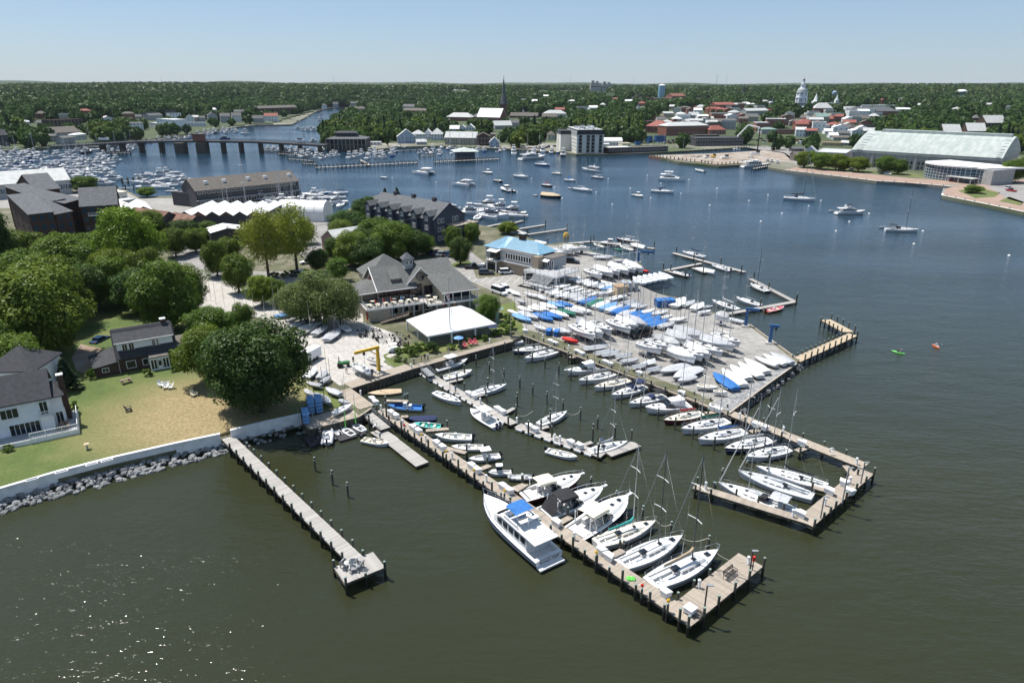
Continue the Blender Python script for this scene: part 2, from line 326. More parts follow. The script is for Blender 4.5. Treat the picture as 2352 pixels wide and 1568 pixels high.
def lawn_mat():
 m=ground_mat('lawn',[(.34,(.05,.085,.016)),(.5,(.08,.11,.024)),(.68,(.145,.145,.05))],.11,bsc=3)
 n=m.node_tree.nodes;l=m.node_tree.links;hs=n['Hue/Saturation/Value'];b=n['Principled BSDF']
 tc=n['Texture Coordinate'];c=P('C1',1900,330,2.1);vd=n.new('ShaderNodeVectorMath');vd.operation='DISTANCE';vd.inputs[1].default_value=c
 l.new(tc.outputs['Object'],vd.inputs[0]);t=n.new('ShaderNodeTexNoise');t.inputs['Scale'].default_value=.22;t.inputs['Detail'].default_value=6;l.new(tc.outputs['Object'],t.inputs['Vector'])
 a=n.new('ShaderNodeMath');a.operation='MULTIPLY_ADD';a.inputs[1].default_value=14;l.new(t.outputs['Fac'],a.inputs[0]);l.new(vd.outputs['Value'],a.inputs[2])
 mr=n.new('ShaderNodeMapRange');mr.inputs['From Min'].default_value=15;mr.inputs['From Max'].default_value=29;mr.inputs['To Min'].default_value=.85;mr.inputs['To Max'].default_value=0;l.new(a.outputs[0],mr.inputs[0])
 t3=n.new('ShaderNodeTexNoise');t3.inputs['Scale'].default_value=2;t3.inputs['Detail'].default_value=5;l.new(tc.outputs['Object'],t3.inputs['Vector'])
 rp=n.new('ShaderNodeValToRGB');e=rp.color_ramp.elements;e[0].position=.35;e[1].position=.65;e[0].color=(.21,.155,.07,1);e[1].color=(.33,.25,.14,1);l.new(t3.outputs['Fac'],rp.inputs[0])
 mx=n.new('ShaderNodeMixRGB');l.new(mr.outputs[0],mx.inputs[0]);l.new(hs.outputs[0],mx.inputs[1]);l.new(rp.outputs[0],mx.inputs[2]);l.new(mx.outputs[0],b.inputs['Base Color'])
lawn_mat()
# ------- near land
def FP(lst,z=LZ):return[G(x,y,z)for x,y in lst]
S_LOT=[(1201,768),(1300,806),(1400,843),(1526,890),(1605,921),(1675,948),(1700,928),(1764,880),(1826,835),(1835,828),(1771,782),(1723,747),(1711,742),(1641,717),(1551,682),(1476,667),(1453,654),(1440,642),(1480,620),(1471,604),(1361,577),(1336,562),(1290,556),(1258,562),(1236,553),(1200,540),(1150,525),(1075,512),(1060,500),(1010,475),(880,445),(835,458),(775,497),(700,497),(690,478),(690,438),(430,433),(425,449),(320,452),(290,437),(228,433),(-700,433)]
land_pts=[(-700,1300),(0,1132),(505,1008),(520,1003),(690,962),(710,984),(823,956),(853,936),(805.5,891),(950,846),(1176,783)]+S_LOT
near_poly=FP(land_pts)
NEARP=[(p.x,p.y)for p in near_poly]
sheet('ground',near_poly,LZ,M['soil'],thick=4.0)
far_px=[(-700,352),(-300,352),(0,346),(120,338),(240,336),(330,326),(425,312),(540,292),(588,287),(670,286),(698,272),(728,255),(755,248),(790,247),(838,259),(805,267),(763,290),(748,307),(738,322),(745,337),(850,345),(913,337),(1010,335),(1176,342),(1301,350),(1323,354),(1385,354),(1533,349),(1713,338),(1760,336),(1755,347),(1640,352),(1491,357),(1560,372),(1651,381),(1764,375),(1764,384),(1804,391),(1900,402),(2014,416),(2100,421),(2189,429),(2169,434),(2164,449),(2260,468),(2352,487),(3300,640)]
far_pts=[G(x,y,LZ)for x,y in far_px]+[Vector((9000,3000,LZ)),Vector((9000,12000,LZ)),Vector((-9500,12000,LZ)),Vector((-9500,900,LZ))]
FARP=[(p.x,p.y)for p in far_pts]
sheet('far_ground',far_pts,LZ,M['town_ground'],thick=3.0)
def polar_sheet(name,r0,r1,nr,na,hfun,m,a0=-44,a1=44,keep=None,kind='structure',smooth=True,pw=1):
 rr=r0*(r1/r0)**(np.linspace(0,1,nr)**pw);aa=np.radians(np.linspace(a0,a1,na));RR,AA=np.meshgrid(rr,aa,indexing='ij')
 X=RR*np.sin(AA);Y=RR*np.cos(AA);Z=hfun(X,Y)
 ok=inpoly(X,Y,FARP)
 V=np.stack([X,Y,Z],-1).reshape(-1,3)
 i=np.arange(nr-1)[:,None]*na+np.arange(na-1)[None,:]
 F=np.stack([i,i+na,i+na+1,i+1],-1).reshape(-1,4)
 O=(ok if keep is None else keep(X,Y,ok)).reshape(-1);F=F[O[F].all(1)]
 me=bpy.data.meshes.new(name);me.vertices.add(len(V));me.vertices.foreach_set('co',V.astype(np.float32).ravel())
 me.loops.add(F.size);me.loops.foreach_set('vertex_index',F.astype(np.int32).ravel());me.polygons.add(len(F));me.polygons.foreach_set('loop_start',np.arange(0,F.size,4,dtype=np.int32))
 me.materials.append(m);me.update(calc_edges=True);me.validate()
 if me.polygons[0].normal.z<0:me.flip_normals()
 if smooth:me.polygons.foreach_set('use_smooth',[True]*len(me.polygons))
 o=mo(name,me);o['kind']=kind;return o
CW=lambda x,y:creek_dist(x,y)
def creek_ok(x,y,ok):return ok&((CW(x,y)>40)|(np.hypot(x,y)>2150))
polar_sheet('hills',700,11500,110,260,lambda x,y:hland(x,y)+.02,M['forest_floor'],keep=creek_ok)
def hash2(ix,iy,k):
 h=np.sin(ix*127.1+iy*311.7+k*74.7)*43758.5453;return h-np.floor(h)
def crowns(x,y,cell):
 best=np.full(x.shape,-1.0);gx=np.floor(x/cell);gy=np.floor(y/cell)
 for dx in(-1,0,1):
  for dy in(-1,0,1):
   ix=gx+dx;iy=gy+dy;cx=(ix+hash2(ix,iy,1))*cell;cy=(iy+hash2(ix,iy,2))*cell;hh=.4+.6*hash2(ix,iy,3)
   rr=cell*(.42+.25*hash2(ix,iy,4));q=1-((x-cx)**2+(y-cy)**2)/rr**2
   best=np.maximum(best,np.where(q>0,hh*np.sqrt(np.maximum(q,0))*.6+hh*.5,0))
 return best
def canopy_h(x,y):
 r=np.hypot(x,y)
 return hland(x,y)+11*crowns(x,y,17.0)-2+6*(crowns(x,y,90.0)-.6)*sstep(3000,6000,r)
def canopy_mat():
 m=ground_mat('far_canopy',[(.3,(.012,.03,.010)),(.5,(.025,.05,.015)),(.7,(.042,.072,.022))],.035,bump=1.0,bsc=.5)  # greens darkened so the carpet carries the shade between crowns in its colour
 return m
canopy_mat()
def clear_ok(x,y,ok):
 return creek_ok(x,y,ok)&~((np.hypot(x,y)<2100)&(CW(x,y)<60))
o=polar_sheet('distant_wood',2050,11500,720,680,canopy_h,M['far_canopy'],-39,39,keep=clear_ok,kind='stuff',smooth=False,pw=1.5)
tag(o,'dark green wood covering the low hills out to the horizon','wood')
# ------- surfaces laid on the land (F pixels)
def lay(name,px,lift,m,z=LZ,kind='structure'):return sheet(name,[G(x,y,z+lift)for x,y in px],z+lift,M[m],kind)
lay('boatyard_paving',[(1203,762),(1526,884),(1640,925),(1700,905),(1826,829),(1771,786),(1723,750),(1641,721),(1551,686),(1462,660),(1440,640),(1474,618),(1465,607),(1361,581),(1330,565),(1245,563),(1235,590),(1245,625),(1180,630),(1095,640),(1080,600),(1040,602),(1010,618),(1090,650),(1180,690),(1150,712),(1150,740)],.02,'lot_surface')
lay('club_driveway',[(430,640),(470,640),(620,655),(700,660),(830,690),(835,740),(905,765),(935,800),(880,830),(905,845),(815,878),(780,885),(745,860),(700,870),(640,760),(600,730),(530,725),(440,700)],.02,'pale_concrete')
lay('road',[(372,545),(400,545),(432,555),(455,560),(475,600),(560,622),(700,625),(760,618),(770,630),(690,650),(560,660),(480,645),(440,660),(425,620),(400,590)],.028,'asphalt')
lay('car_park',[(960,575),(1080,577),(1110,600),(1100,610),(1040,602),(1000,590)],.03,'asphalt')
lay('boat_ramp',[(1425,700),(1498,705),(1560,690),(1530,682),(1455,650),(1440,662)],.05,'asphalt')
lay('service_yard',[(320,470),(700,480),(780,500),(770,560),(740,600),(700,590),(640,560),(470,545),(380,520),(320,500)],.01,'asphalt')
lay('marina_yard',[(-200,440),(228,438),(290,442),(320,456),(425,455),(690,480),(690,500),(320,490),(-200,470)],.015,'lot_surface')
LW=2.1
lawn_px=[(-700,1290),(0,1122),(505,996),(525,990),(688,953),(720,900),(700,820),(560,740),(440,700),(380,690),(300,680),(200,700),(-100,720),(-700,700)]
sheet('lawn',[G(x,y,LW)for x,y in lawn_px],LW,M['lawn'],thick=1.2)
sheet('lawn_back',[G(x,y,LZ+.25)for x,y in[(60,610),(330,600),(440,660),(440,720),(100,740),(-300,740),(-300,640)]],LZ+.25,M['grass'],thick=.5)
sheet('driveway',[G(x,y,LW+.012)for x,y in[(185,790),(235,800),(225,815),(205,860),(175,850),(165,820)]],LW+.012,M['rustsoil'])
lay('grass_verge',[(1040,604),(1075,598),(1085,604),(1050,614),(1030,612)],.04,'grass');
lay('lawn_strip',[(885,818),(905,805),(930,822),(955,818),(1060,800),(1140,770),(1190,745),(1150,735),(950,790),(915,800),(880,815),(890,838),(912,843),(930,838),(920,830)],.03,'grass')
lay('grass_bank',[(700,905),(720,880),(760,890),(795,905),(818,920),(790,935),(730,935)],.05,'grass')
lay('bank',[(1150,735),(1150,700),(1182,692),(1190,720),(1205,758),(1195,765)],.05,'grass')
lay('walk_verge',[(1212,757),(1260,770),(1330,798),(1460,850),(1540,880),(1640,918),(1628,928),(1500,880),(1203,764)],.045,'soil')
o=sheet('rocky_bank',[G(x,y,LZ+.04)for x,y in[(1640,925),(1826,828),(1832,834),(1764,880),(1700,928),(1675,946)]],LZ+.04,M['rock'],'structure')
lay('quay_paving',[(1804,390),(1900,401),(2014,415),(2189,428),(2165,424),(2352,420),(2352,412),(2290,420),(2120,412),(1950,396),(1830,384)],.03,'brick_paving')
lay('quay_grass',[(1975,396),(2120,408),(2120,402),(1850,380),(1840,384)],.05,'grass')
lay('plaza_paving',[(2169,434),(2164,447),(2352,485),(2500,510),(2500,420),(2270,425),(2210,424),(2189,429)],.03,'brick_paving')
lay('plaza_road',[(2262,428),(2320,424),(2460,424),(2460,480),(2352,468),(2310,455),(2290,440)],.05,'asphalt')
lay('plaza_lawn',[(2200,438),(2245,431),(2298,443),(2285,452),(2240,455)],.05,'grass');lay('plaza_lawn',[(2318,452),(2352,464),(2345,472),(2295,462)],.05,'grass')
lay('construction_ground',[(1500,357),(1640,353),(1760,345),(1800,350),(1830,368),(1764,372),(1651,378),(1560,369)],.04,'rustsoil')
lay('street',[(1700,336),(1800,338),(1860,345),(1880,368),(1830,380),(1800,352),(1740,343)],.04,'asphalt')
for k in range(7):
 a=P('B2',560+k*75,1010+k*8,LZ+.035);b=P('B2',760+k*95,1250+k*20,LZ+.035)
 d=(b-a).normalized()*.0;n=Vector((-(b-a).y,(b-a).x,0)).normalized()*.04
 sheet('joint',[a-n,b-n,b+n,a+n],LZ+.035,M['galv'])
for k in range(11):
 a=P('B2',1900+k*75-60,520+k*2,LZ+.035);b=P('B2',1960+k*75-60,470+k*2,LZ+.035);n=Vector((-(b-a).y,(b-a).x,0)).normalized()*.06
 sheet('road_marking',[a-n,b-n,b+n,a+n],LZ+.035,M['marking'])
# ------- seawall with cap and planters
def ribbon_wall(name,px,zt,zb,th,m,capm,label,cat):
 pts=[G(x,y,zt)for x,y in px];Q_=em(name,(pts[0].x,pts[0].y,zb),0,label,cat);o0=Vector((pts[0].x,pts[0].y,zb))
 w,c=MB(),MB()
 for a,b in zip(pts,pts[1:]):
  d=(b-a);L=d.length;an=atan2(d.y,d.x);mid=(a+b)/2-o0
  w.box((mid.x,mid.y,(zt-zb)/2),(L,th,zt-zb),an);c.box((mid.x,mid.y,zt-zb+.05),(L+.01,th+.14,.1),an)
 w.b_('wall',M[m],Q_);c.b_('cap',M[capm],Q_)
 return Q_,pts
wall_px=[(-160,1160),(0,1121),(130,1083),(250,1052),(400,1018),(505,996)]
sw,wp=ribbon_wall('seawall',wall_px,2.65,.6,.35,'seawall','wp','long white painted seawall along the front of the lawn, left of the narrow pier','wall')
for tx,ty in((298,968),(567,898),(845,828),(985,793)):
 p=P('C1',tx,ty,2.65)-Vector((wp[0].x,wp[0].y,.6));q=MB();an=atan2(wp[3].y-wp[1].y,wp[3].x-wp[1].x)
 for s in(-1,1):q.box((p.x-sin(an)*.28*s,p.y+cos(an)*.28*s,2.2),(1.5,.1,.28),an);q.box((p.x+cos(an)*.72*s,p.y+sin(an)*.72*s,2.2),(.1,.5,.28),an)
 q.b_('planter_box',M['wp'],sw);
ribbon_wall('seawall',[(529,988),(610,968),(690,951)],2.65,.6,.35,'seawall','wp','short white painted seawall between the narrow pier and the big dark tree','wall')
def stone_mesh(seed,sub=2):
 rs=random.Random(seed);mb=MB();mb.rings([[(cos(t*pi*2/7+k*.3)*r*rs.uniform(.75,1.1),sin(t*pi*2/7+k*.3)*r*rs.uniform(.75,1.1)*.8,z*rs.uniform(.85,1.1))for t in range(7)]for k,(r,z)in enumerate(((.42,-.36),(.56,-.1),(.5,.22),(.26,.38)))])
 return mb.mesh('stone',M['rock'])
SM=[stone_mesh(i)for i in range(9)]
rip=em('riprap',(0,0,0));rip['kind']='structure'
def edge_pts(px,z):return[G(x,y,z)for x,y in px]
def scatter_stones(top_px,bot_px,n,parent,s0=.55,s1=1.05):
 A=edge_pts(top_px,.95);B=edge_pts(bot_px,.05)
 def at(L,t):
  ls=[(b-a).length for a,b in zip(L,L[1:])];T=t*sum(ls)
  for(a,b),l_ in zip(zip(L,L[1:]),ls):
   if T<=l_:return a.lerp(b,T/l_)
   T-=l_
  return L[-1]
 for k in range(n):
  t=(k+rnd.random()*.8)/n;u=rnd.choice((.08,.3,.52,.75,.98))+rnd.uniform(-.08,.08);p=at(A,t).lerp(at(B,t),u)
  o=mo('stone',rnd.choice(SM),parent,p);s=rnd.uniform(s0,s1)
  o.scale=(s*rnd.uniform(1,1.35),s,s*rnd.uniform(.7,.95));o.rotation_euler=(rnd.uniform(-.3,.3),rnd.uniform(-.3,.3),rnd.uniform(0,6.28))
scatter_stones([(-40,1158),(130,1108),(250,1077),(400,1041),(512,1012)],[(-40,1190),(130,1142),(250,1110),(400,1070),(525,1038)],262,rip)
scatter_stones([(535,1008),(610,990),(700,972)],[(545,1030),(620,1012),(712,990)],36,rip,.45,.85)
mb=MB()
for k in range(420):
 t=rnd.random();a=G(-40+t*560,1168-t*152,.3);s=rnd.uniform(.3,.6);mb.box((a.x+rnd.uniform(-1.2,1.2),a.y+rnd.uniform(-1,1),rnd.uniform(-.1,.4)),(s,s*.8,s*.6),rnd.random()*3,.6)
mb.b_('stone_bed',M['rock_wet'],rip,kind='stuff')
mb=MB()
for k in range(260):
 t=rnd.random();a=G(1678,944,.5).lerp(G(1830,836,.5),t);s=rnd.uniform(.5,1.1);mb.box((a.x+rnd.uniform(-1.5,1.2),a.y+rnd.uniform(-1.5,1),rnd.uniform(.0,1.0)),(s,s*.8,s*.6),rnd.random()*3,.6)
o=mb.b_('rubble',M['rock'],kind='stuff');tag(o,'grey broken rubble piled along the point of the boatyard','rubble')
# ------- trees
def crown_mesh(name,seed,h,cr,nleaf,leaf,m,shape='round',base=.25,lobes=16,dens=.75):
 rs=np.random.RandomState(seed);L=[]
 cz=h*(base+1)/2;hz=h*(1-base)/2
 for i in range(lobes):
  if shape=='cone':
   t=rs.rand()**.8;z=h*(base*.5+(1-base*.5)*t);rr=cr*(1-t)*.8;a=rs.rand()*6.283;rad=rs.uniform(.2,.85)*rr
   L.append((rad*cos(a),rad*sin(a),z,cr*.33*(1-t*.6),cr*.33*(1-t*.6),h*.10))
  else:
   u=rs.uniform(-1,1);a=i*2.399+rs.rand()*.6;q=sqrt(max(0,1-abs(u)**(2.6 if u>0 else 4)))*(1 if u>-.3 else .9);ex=rs.uniform(.42,.94)
   L.append((cr*ex*q*cos(a)*rs.uniform(.6,1.1),cr*ex*q*sin(a)*rs.uniform(.6,1.1),cz+hz*.64*u,cr*rs.uniform(.2,.36),cr*rs.uniform(.2,.36),hz*rs.uniform(.2,.34)))
 L=np.array(L);k=rs.randint(0,lobes,nleaf);l=L[k]
 d=rs.randn(nleaf,3);d[:,2]+=.25;d/=np.linalg.norm(d,axis=1)[:,None]
 rad=np.where(rs.rand(nleaf)<dens,rs.uniform(.8,1.12,nleaf),rs.rand(nleaf)**.5*1.3)
 c=l[:,:3]+d*l[:,3:6]*rad[:,None]
 nrm=d+rs.randn(nleaf,3)*.38;nrm[:,2]+=.3;nrm/=np.linalg.norm(nrm,axis=1)[:,None]
 t1=np.cross(nrm,rs.randn(nleaf,3));t1/=np.linalg.norm(t1,axis=1)[:,None];t2=np.cross(nrm,t1)
 s=leaf*rs.uniform(.55,1.25,nleaf)[:,None]
 V=np.stack([c-t1*s,c-t2*s*.6,c+t1*s,c+t2*s*.6],1).reshape(-1,3)
 n=nleaf;me=bpy.data.meshes.new(name);me.vertices.add(n*4);me.vertices.foreach_set('co',V.astype(np.float32).ravel())
 me.loops.add(n*4);me.loops.foreach_set('vertex_index',np.arange(n*4,dtype=np.int32));me.polygons.add(n);me.polygons.foreach_set('loop_start',np.arange(0,n*4,4,dtype=np.int32))
 me.materials.append(M[m]);me.update(calc_edges=True);return me
dm('bark',(.07,.055,.042),.95,.3,2,bump=.6,stretch=(3,3,.6))
def trunk_mesh(seed,h,cr,base,multi=1):
 rs=random.Random(seed);mb=MB()
 for j in range(multi):
  x0=rs.uniform(-.4,.4)*(multi>1)*2;y0=rs.uniform(-.4,.4)*(multi>1)*2;top=(x0*1.6+rs.uniform(-.3,.3),y0*1.6,h*.72);mid=(x0*1.2+rs.uniform(-.15,.15),y0*1.2,h*.34);r=h*.022/(multi**.5)
  mb.cyl((x0,y0,-.3),mid,r*1.25,r*.8,7);mb.cyl(mid,top,r*.8,r*.2,6)
  for i in range(7):
   t=rs.uniform(.25,.6);a=i*2.4+rs.random();p=Vector(mid).lerp(Vector(top),max(0,(t-.34)/.38));q=p+Vector((cos(a)*cr*.6,sin(a)*cr*.6,h*.16));mb.cyl(p,q,r*.4,r*.1,4)
 return mb.mesh('trunk',M['bark'])
PROT={}
def proto_tree(key,m,shape='round',base=.25,lobes=18,n=9000,leaf=.34,h=12.,cr=5.,seeds=2,dens=.75,multi=1):
 PROT[key]=[(crown_mesh('crown',hash(key)%97+7 if False else sum(map(ord,key))+s*31,h,cr,n,leaf,m,shape,base,lobes,dens),trunk_mesh(s+3,h,cr,base,multi),h,cr)for s in range(seeds)]
proto_tree('mid','leaf_mid',n=26000,seeds=3,lobes=60,base=.03,leaf=.19,dens=.82);proto_tree('dark','leaf_dark',n=36000,lobes=80,base=.02,leaf=.165,dens=.82);proto_tree('lime','leaf_lime',n=24000,lobes=56,base=.04,leaf=.19,dens=.82)
proto_tree('yellow','leaf_yellow',n=8000,lobes=46,base=.16,dens=.45,leaf=.18);proto_tree('soft','leaf_soft',n=17000,lobes=60,base=.04,dens=.45,multi=4,leaf=.17,h=10);proto_tree('conifer','leaf_conifer','cone',n=6000,lobes=60,base=.1,cr=3.4)
proto_tree('bush','leaf_mid',n=2600,lobes=12,base=.02,h=3,cr=2,leaf=.15,seeds=1);proto_tree('bushdark','leaf_dark',n=2600,lobes=14,base=.02,h=3,cr=2,leaf=.16,seeds=1)
proto_tree('farmid','leaf_far',n=1500,lobes=22,base=.0,leaf=.7,seeds=4,dens=.85);proto_tree('farlime','leaf_mid',n=1500,lobes=22,base=.0,leaf=.7,seeds=2,dens=.85);proto_tree('farcon','leaf_conifer','cone',n=700,lobes=30,base=.05,leaf=.6,cr=3.2,seeds=1)
def tree(key,loc,h,cr,label,name='broadleaf_tree',group=None,trunk=True,cat='tree'):
 c,t,ph,pr=rnd.choice(PROT[key]);Q_=em(name,loc,rnd.uniform(0,6.28),label,cat,group);Q_.scale=(cr/pr,cr/pr,h/ph)
 mo('crown',c,Q_)
 if trunk:mo('trunk',t,Q_)
 return Q_
TS_=1.12
def ptree(key,bx,by,top,wpx,label,z=LZ,name='broadleaf_tree',group=None,**kw):
 b=G(bx,by,z);h=top_z(b,top);dep=proj((b.x,b.y,z+h*.6))[2]
 return tree(key,b,h,wpx*dep/1568/2*(1.05 if wpx>200 else 1.24 if wpx>60 else 1.15),label,name,group,**kw)
TREES=[('mid',350,560,478,70,'green tree right behind the tallest lime tree',LZ),('mid',405,590,520,60,'green tree on the left kerb of the yard road',LZ),('mid',530,600,540,55,'green tree behind the narrow kerb tree',LZ),('mid',480,545,505,45,'small green tree left of the single white roof',LZ),('mid',640,700,640,50,'small green tree left of the birches',LZ),('soft',670,720,655,70,'small grey-green birch at the left of the birch group',LZ),('dark',770,600,540,50,'dark tree right of the yellow ones',LZ),('mid',300,610,540,80,'green tree in front of the lowest condominium corner',LZ),('mid',560,760,690,50,'small green tree behind the huge dark tree',LZ),('mid',45,620,520,120,'green tree left of the red awning',LZ),('mid',225,600,530,90,'green crown between the condominium and the lime tree',LZ),('dark',330,720,610,95,'dark tree above the small back lawn, right of the lime ones',LZ),('mid',440,720,600,80,'green tree right of the tall one behind the cottage',LZ),('dark',210,720,600,95,'dark tree behind the wide drive tree',LZ),('mid',130,760,570,140,'tall green crown rising behind the wide drive tree',LZ),('dark',560,930,800,110,'dark lower crown at the left foot of the huge tree',LW),('mid',655,575,515,60,'green tree between the yellow trees and the boat tent',LZ),('mid',700,560,505,50,'small green tree right of the boat tent',LZ),('mid',450,580,520,55,'round green tree right of the parked cars',LZ),('dark',840,590,520,70,'dark crown between the pink-brown shed and the clubhouse',LZ),('mid',975,585,535,50,'green tree at the right end of the trees behind the clubhouse',LZ),('mid',60,900,760,110,'green tree filling the gap above the white house roof',LZ),('mid',10,790,660,110,'green tree above the pale green metal roof, left',LZ),('dark',603,945,722,232,'huge dark green tree between the lawn and the boatyard slip, largest in the photo',LW),('lime',482,880,742,110,'bright yellow-green tree touching the left side of the huge dark tree',LW),('mid',492,800,700,100,'mid green tree behind the bright one beside the huge dark tree',LZ),('mid',118,830,592,215,'very wide green tree overhanging the drive left of the brick cottage',LZ),('mid',60,800,640,150,'dark spreading tree above the small green metal roof',LZ),('mid',30,870,730,120,'brownish green tree right behind the white house',LZ),('mid',395,765,585,130,'tall broad tree rising behind the brick cottage chimney',LZ),('mid',275,700,575,110,'bushy green tree at the back edge of the small back lawn',LZ),('lime',310,660,462,125,'tall bright lime tree in front of the brick condominium',LZ),('lime',275,690,560,95,'lower lime green tree just below the tallest lime one',LZ),('mid',160,650,530,125,'round green tree in front of the dark brick condominium',LZ),('mid',235,660,545,105,'green tree at the right foot of the brick condominium',LZ),('mid',80,670,565,120,'green tree below the red awning by the condominium',LZ),('dark',-5,640,455,90,'dark tree at the left photo edge beside the condominium',LZ),('mid',15,700,590,100,'green tree at the left photo edge above the green metal roof',LZ),('mid',350,700,560,90,'green tree between the lime tree and the drive',LZ),('dark',425,555,500,62,'dark tree by the parked cars under the utility pole',LZ),('mid',500,635,545,58,'narrow green tree on the kerb left of the yard road',LZ),('mid',550,672,578,66,'small street tree in the paved island, left one of two',LZ),('lime',603,702,628,62,'small light green street tree by the dinghy masts',LZ),('yellow',618,640,470,95,'thin yellow tree with bare gaps by the road, left one of two',LZ),('yellow',683,626,458,95,'tall thin yellow tree by the road, right one of two',LZ),('soft',700,745,640,95,'airy grey-green birch left of the clubhouse, left of three',LZ),('soft',745,745,610,110,'airy grey-green birch left of the clubhouse, middle and tallest of three',LZ),('soft',792,752,640,85,'airy grey-green birch touching the left end of the clubhouse terrace',LZ),('dark',735,625,568,48,'small dark tree beside the road above the birches',LZ),('mid',778,645,588,50,'small mid green tree behind the clubhouse left roof',LZ),('mid',812,612,522,75,'green tree right of the pink-brown shed',LZ),('dark',850,615,540,75,'dark green tree behind the clubhouse ridge, left',LZ),('mid',868,575,495,80,'green tree behind the clubhouse, nearest the grey dormered row',LZ),('mid',905,600,505,95,'big green tree behind the clubhouse cupola',LZ),('dark',945,592,520,70,'dark green tree right of the clubhouse cupola',LZ),('dark',800,545,478,75,'dark tree left of the navy townhouse row',LZ),('dark',845,510,448,60,'dark tree at the back left corner of the navy townhouse row',LZ),('mid',785,560,500,60,'tree above the pink-brown shed roof',LZ),('dark',1058,608,538,48,'lollipop shaped tree on the grass by the car park',LZ),('mid',1040,575,515,38,'pointed green tree against the navy townhouse end, left',LZ),('mid',1083,558,508,40,'pointed green tree against the navy townhouse end, right',LZ),('lime',1166,537,508,46,'low pale tree behind the blue metal roof',LZ),('mid',195,440,403,62,'tree behind the grey shed by the left marina',LZ),('mid',338,452,428,40,'small tree among the marina boats left of the long warehouse',LZ),('mid',590,565,515,60,'green tree in front of the white tented boat sheds',LZ),('mid',655,560,500,60,'green tree in front of the white arched boat tent',LZ),('mid',470,560,522,50,'dark green tree by the tented sheds and power lines',LZ),('mid',1120,740,672,52,'dense green shrub tree at the right end of the clubhouse',LZ),]
for t in TREES:ptree(t[0],t[1],t[2],t[3],t[4],t[5],t[6])
ptree('conifer',885,455,434,22,'small dark pine behind the navy townhouse ridge, left',name='pine_tree');ptree('conifer',912,456,433,26,'small dark pine behind the navy townhouse ridge, right',name='pine_tree')
ptree('conifer',158,897,830,62,'dark conical evergreen beside the white house chimney',LW,name='evergreen_tree')
QT=[((330,850),688,150),((480,868),700,150),((620,875),715,150),((700,880),745,100),((830,890),745,150),((1070,905),735,150),((1190,912),760,130),((2230,985),770,190),((2330,930),745,150),((1880,1085),1005,130),((420,800),690,120)]
QL=['leftmost quay tree by the brown shed','second quay tree from the left','third quay tree from the left','low tree between the third and fifth quay trees','tree left of the grey hall windows','tall tree before the grey hall facade','tree touching the left of the curved glass building','big tree right of the curved glass building','tree at the right photo edge by the copper roof end','low spreading tree on the plaza lawn','tree behind the leftmost quay tree']
for((x,y),t,wd),l in zip(QT,QL):
 bx,by=D('A4',x,y);ptree('lime' if x<900 else 'mid',bx,by,172.3+t/4,wd/3.3,l)
SH=[('bush',(1310,1180),1120,90),('bush',(1380,1170),1090,100),('bush',(1460,1160),1075,110),('bush',(1540,1150),1080,110),('bushdark',(1620,1165),1055,120),('bush',(1440,1205),1130,90),('bush',(1300,1255),1200,75),('bush',(1370,1262),1215,50),('bush',(1790,1145),1090,85),('bush',(2010,1045),1000,80),('bush',(2105,1060),1005,80),('bush',(1960,1080),1030,60),('bushdark',(2100,860),790,160),('bushdark',(2190,850),800,140),('bush',(2280,1000),900,150),('bush',(2200,1020),960,90),('bush',(2330,960),860,120),('bushdark',(170,480),425,90),('bushdark',(270,480),420,90),('bushdark',(350,460),405,90),('bushdark',(440,440),400,90),('bushdark',(400,850),780,110),('bushdark',(560,880),820,100),('bush',(2310,870),810,80)]
SHN=['hedge mound at the left end of the tent planting','second hedge mound left of the tent planting','tall hedge mound before the tent corner','hedge mound before the tent front','round dark shrub under the tent corner post','low shrub in front of the hedge mounds','small shrub on the lawn tongue by the drive','tiny shrub on the mulch bed by the boardwalk','round shrub left of the blue umbrella','shrub left of the navy umbrella','shrub under the navy umbrella','low shrub behind the pink chairs','dark shrub right of the clubhouse stair, left','dark shrub right of the clubhouse stair, right','leafy shrub beside the boardwalk corner','shrub between tent and boardwalk','shrub by the green parasol stand','dark kerb shrub under the left yellow tree','dark kerb shrub right of the left yellow tree','dark kerb shrub between the yellow trees','dark kerb shrub under the right yellow tree','dark shrub under the birches, left','dark shrub under the birches, right','shrub beside the feather banner']
for(k,(x,y),t,wd),l in zip(SH,SHN):
 bx,by=D('B2',x,y);ptree(k,bx,by,516.8+t/4,wd/4,l,name='shrub',trunk=False,cat='shrub')
for x,y,t,wd,l in((1370,1380,1310,100,'clipped shrub left of the cottage porch'),(1610,1345,1290,80,'clipped shrub right of the cottage porch'),(850,1410,1300,80,'shrub at the left corner of the brick cottage')):
 bx,by=D('B1',x,y);ptree('bush',bx,by,516.8+t/4,wd/4,l,LW,name='shrub',trunk=False,cat='shrub')
for x,y,t,wd,l in((680,350,230,110,'loose shrub beside the white house terrace'),(70,700,640,100,'low dark hedge at the foot of the white house')):
 bx,by=D('C1',x,y);ptree('bush',bx,by,861.3+t/4,wd/4,l,LW,name='shrub',trunk=False,cat='shrub')
CLEAR=[]
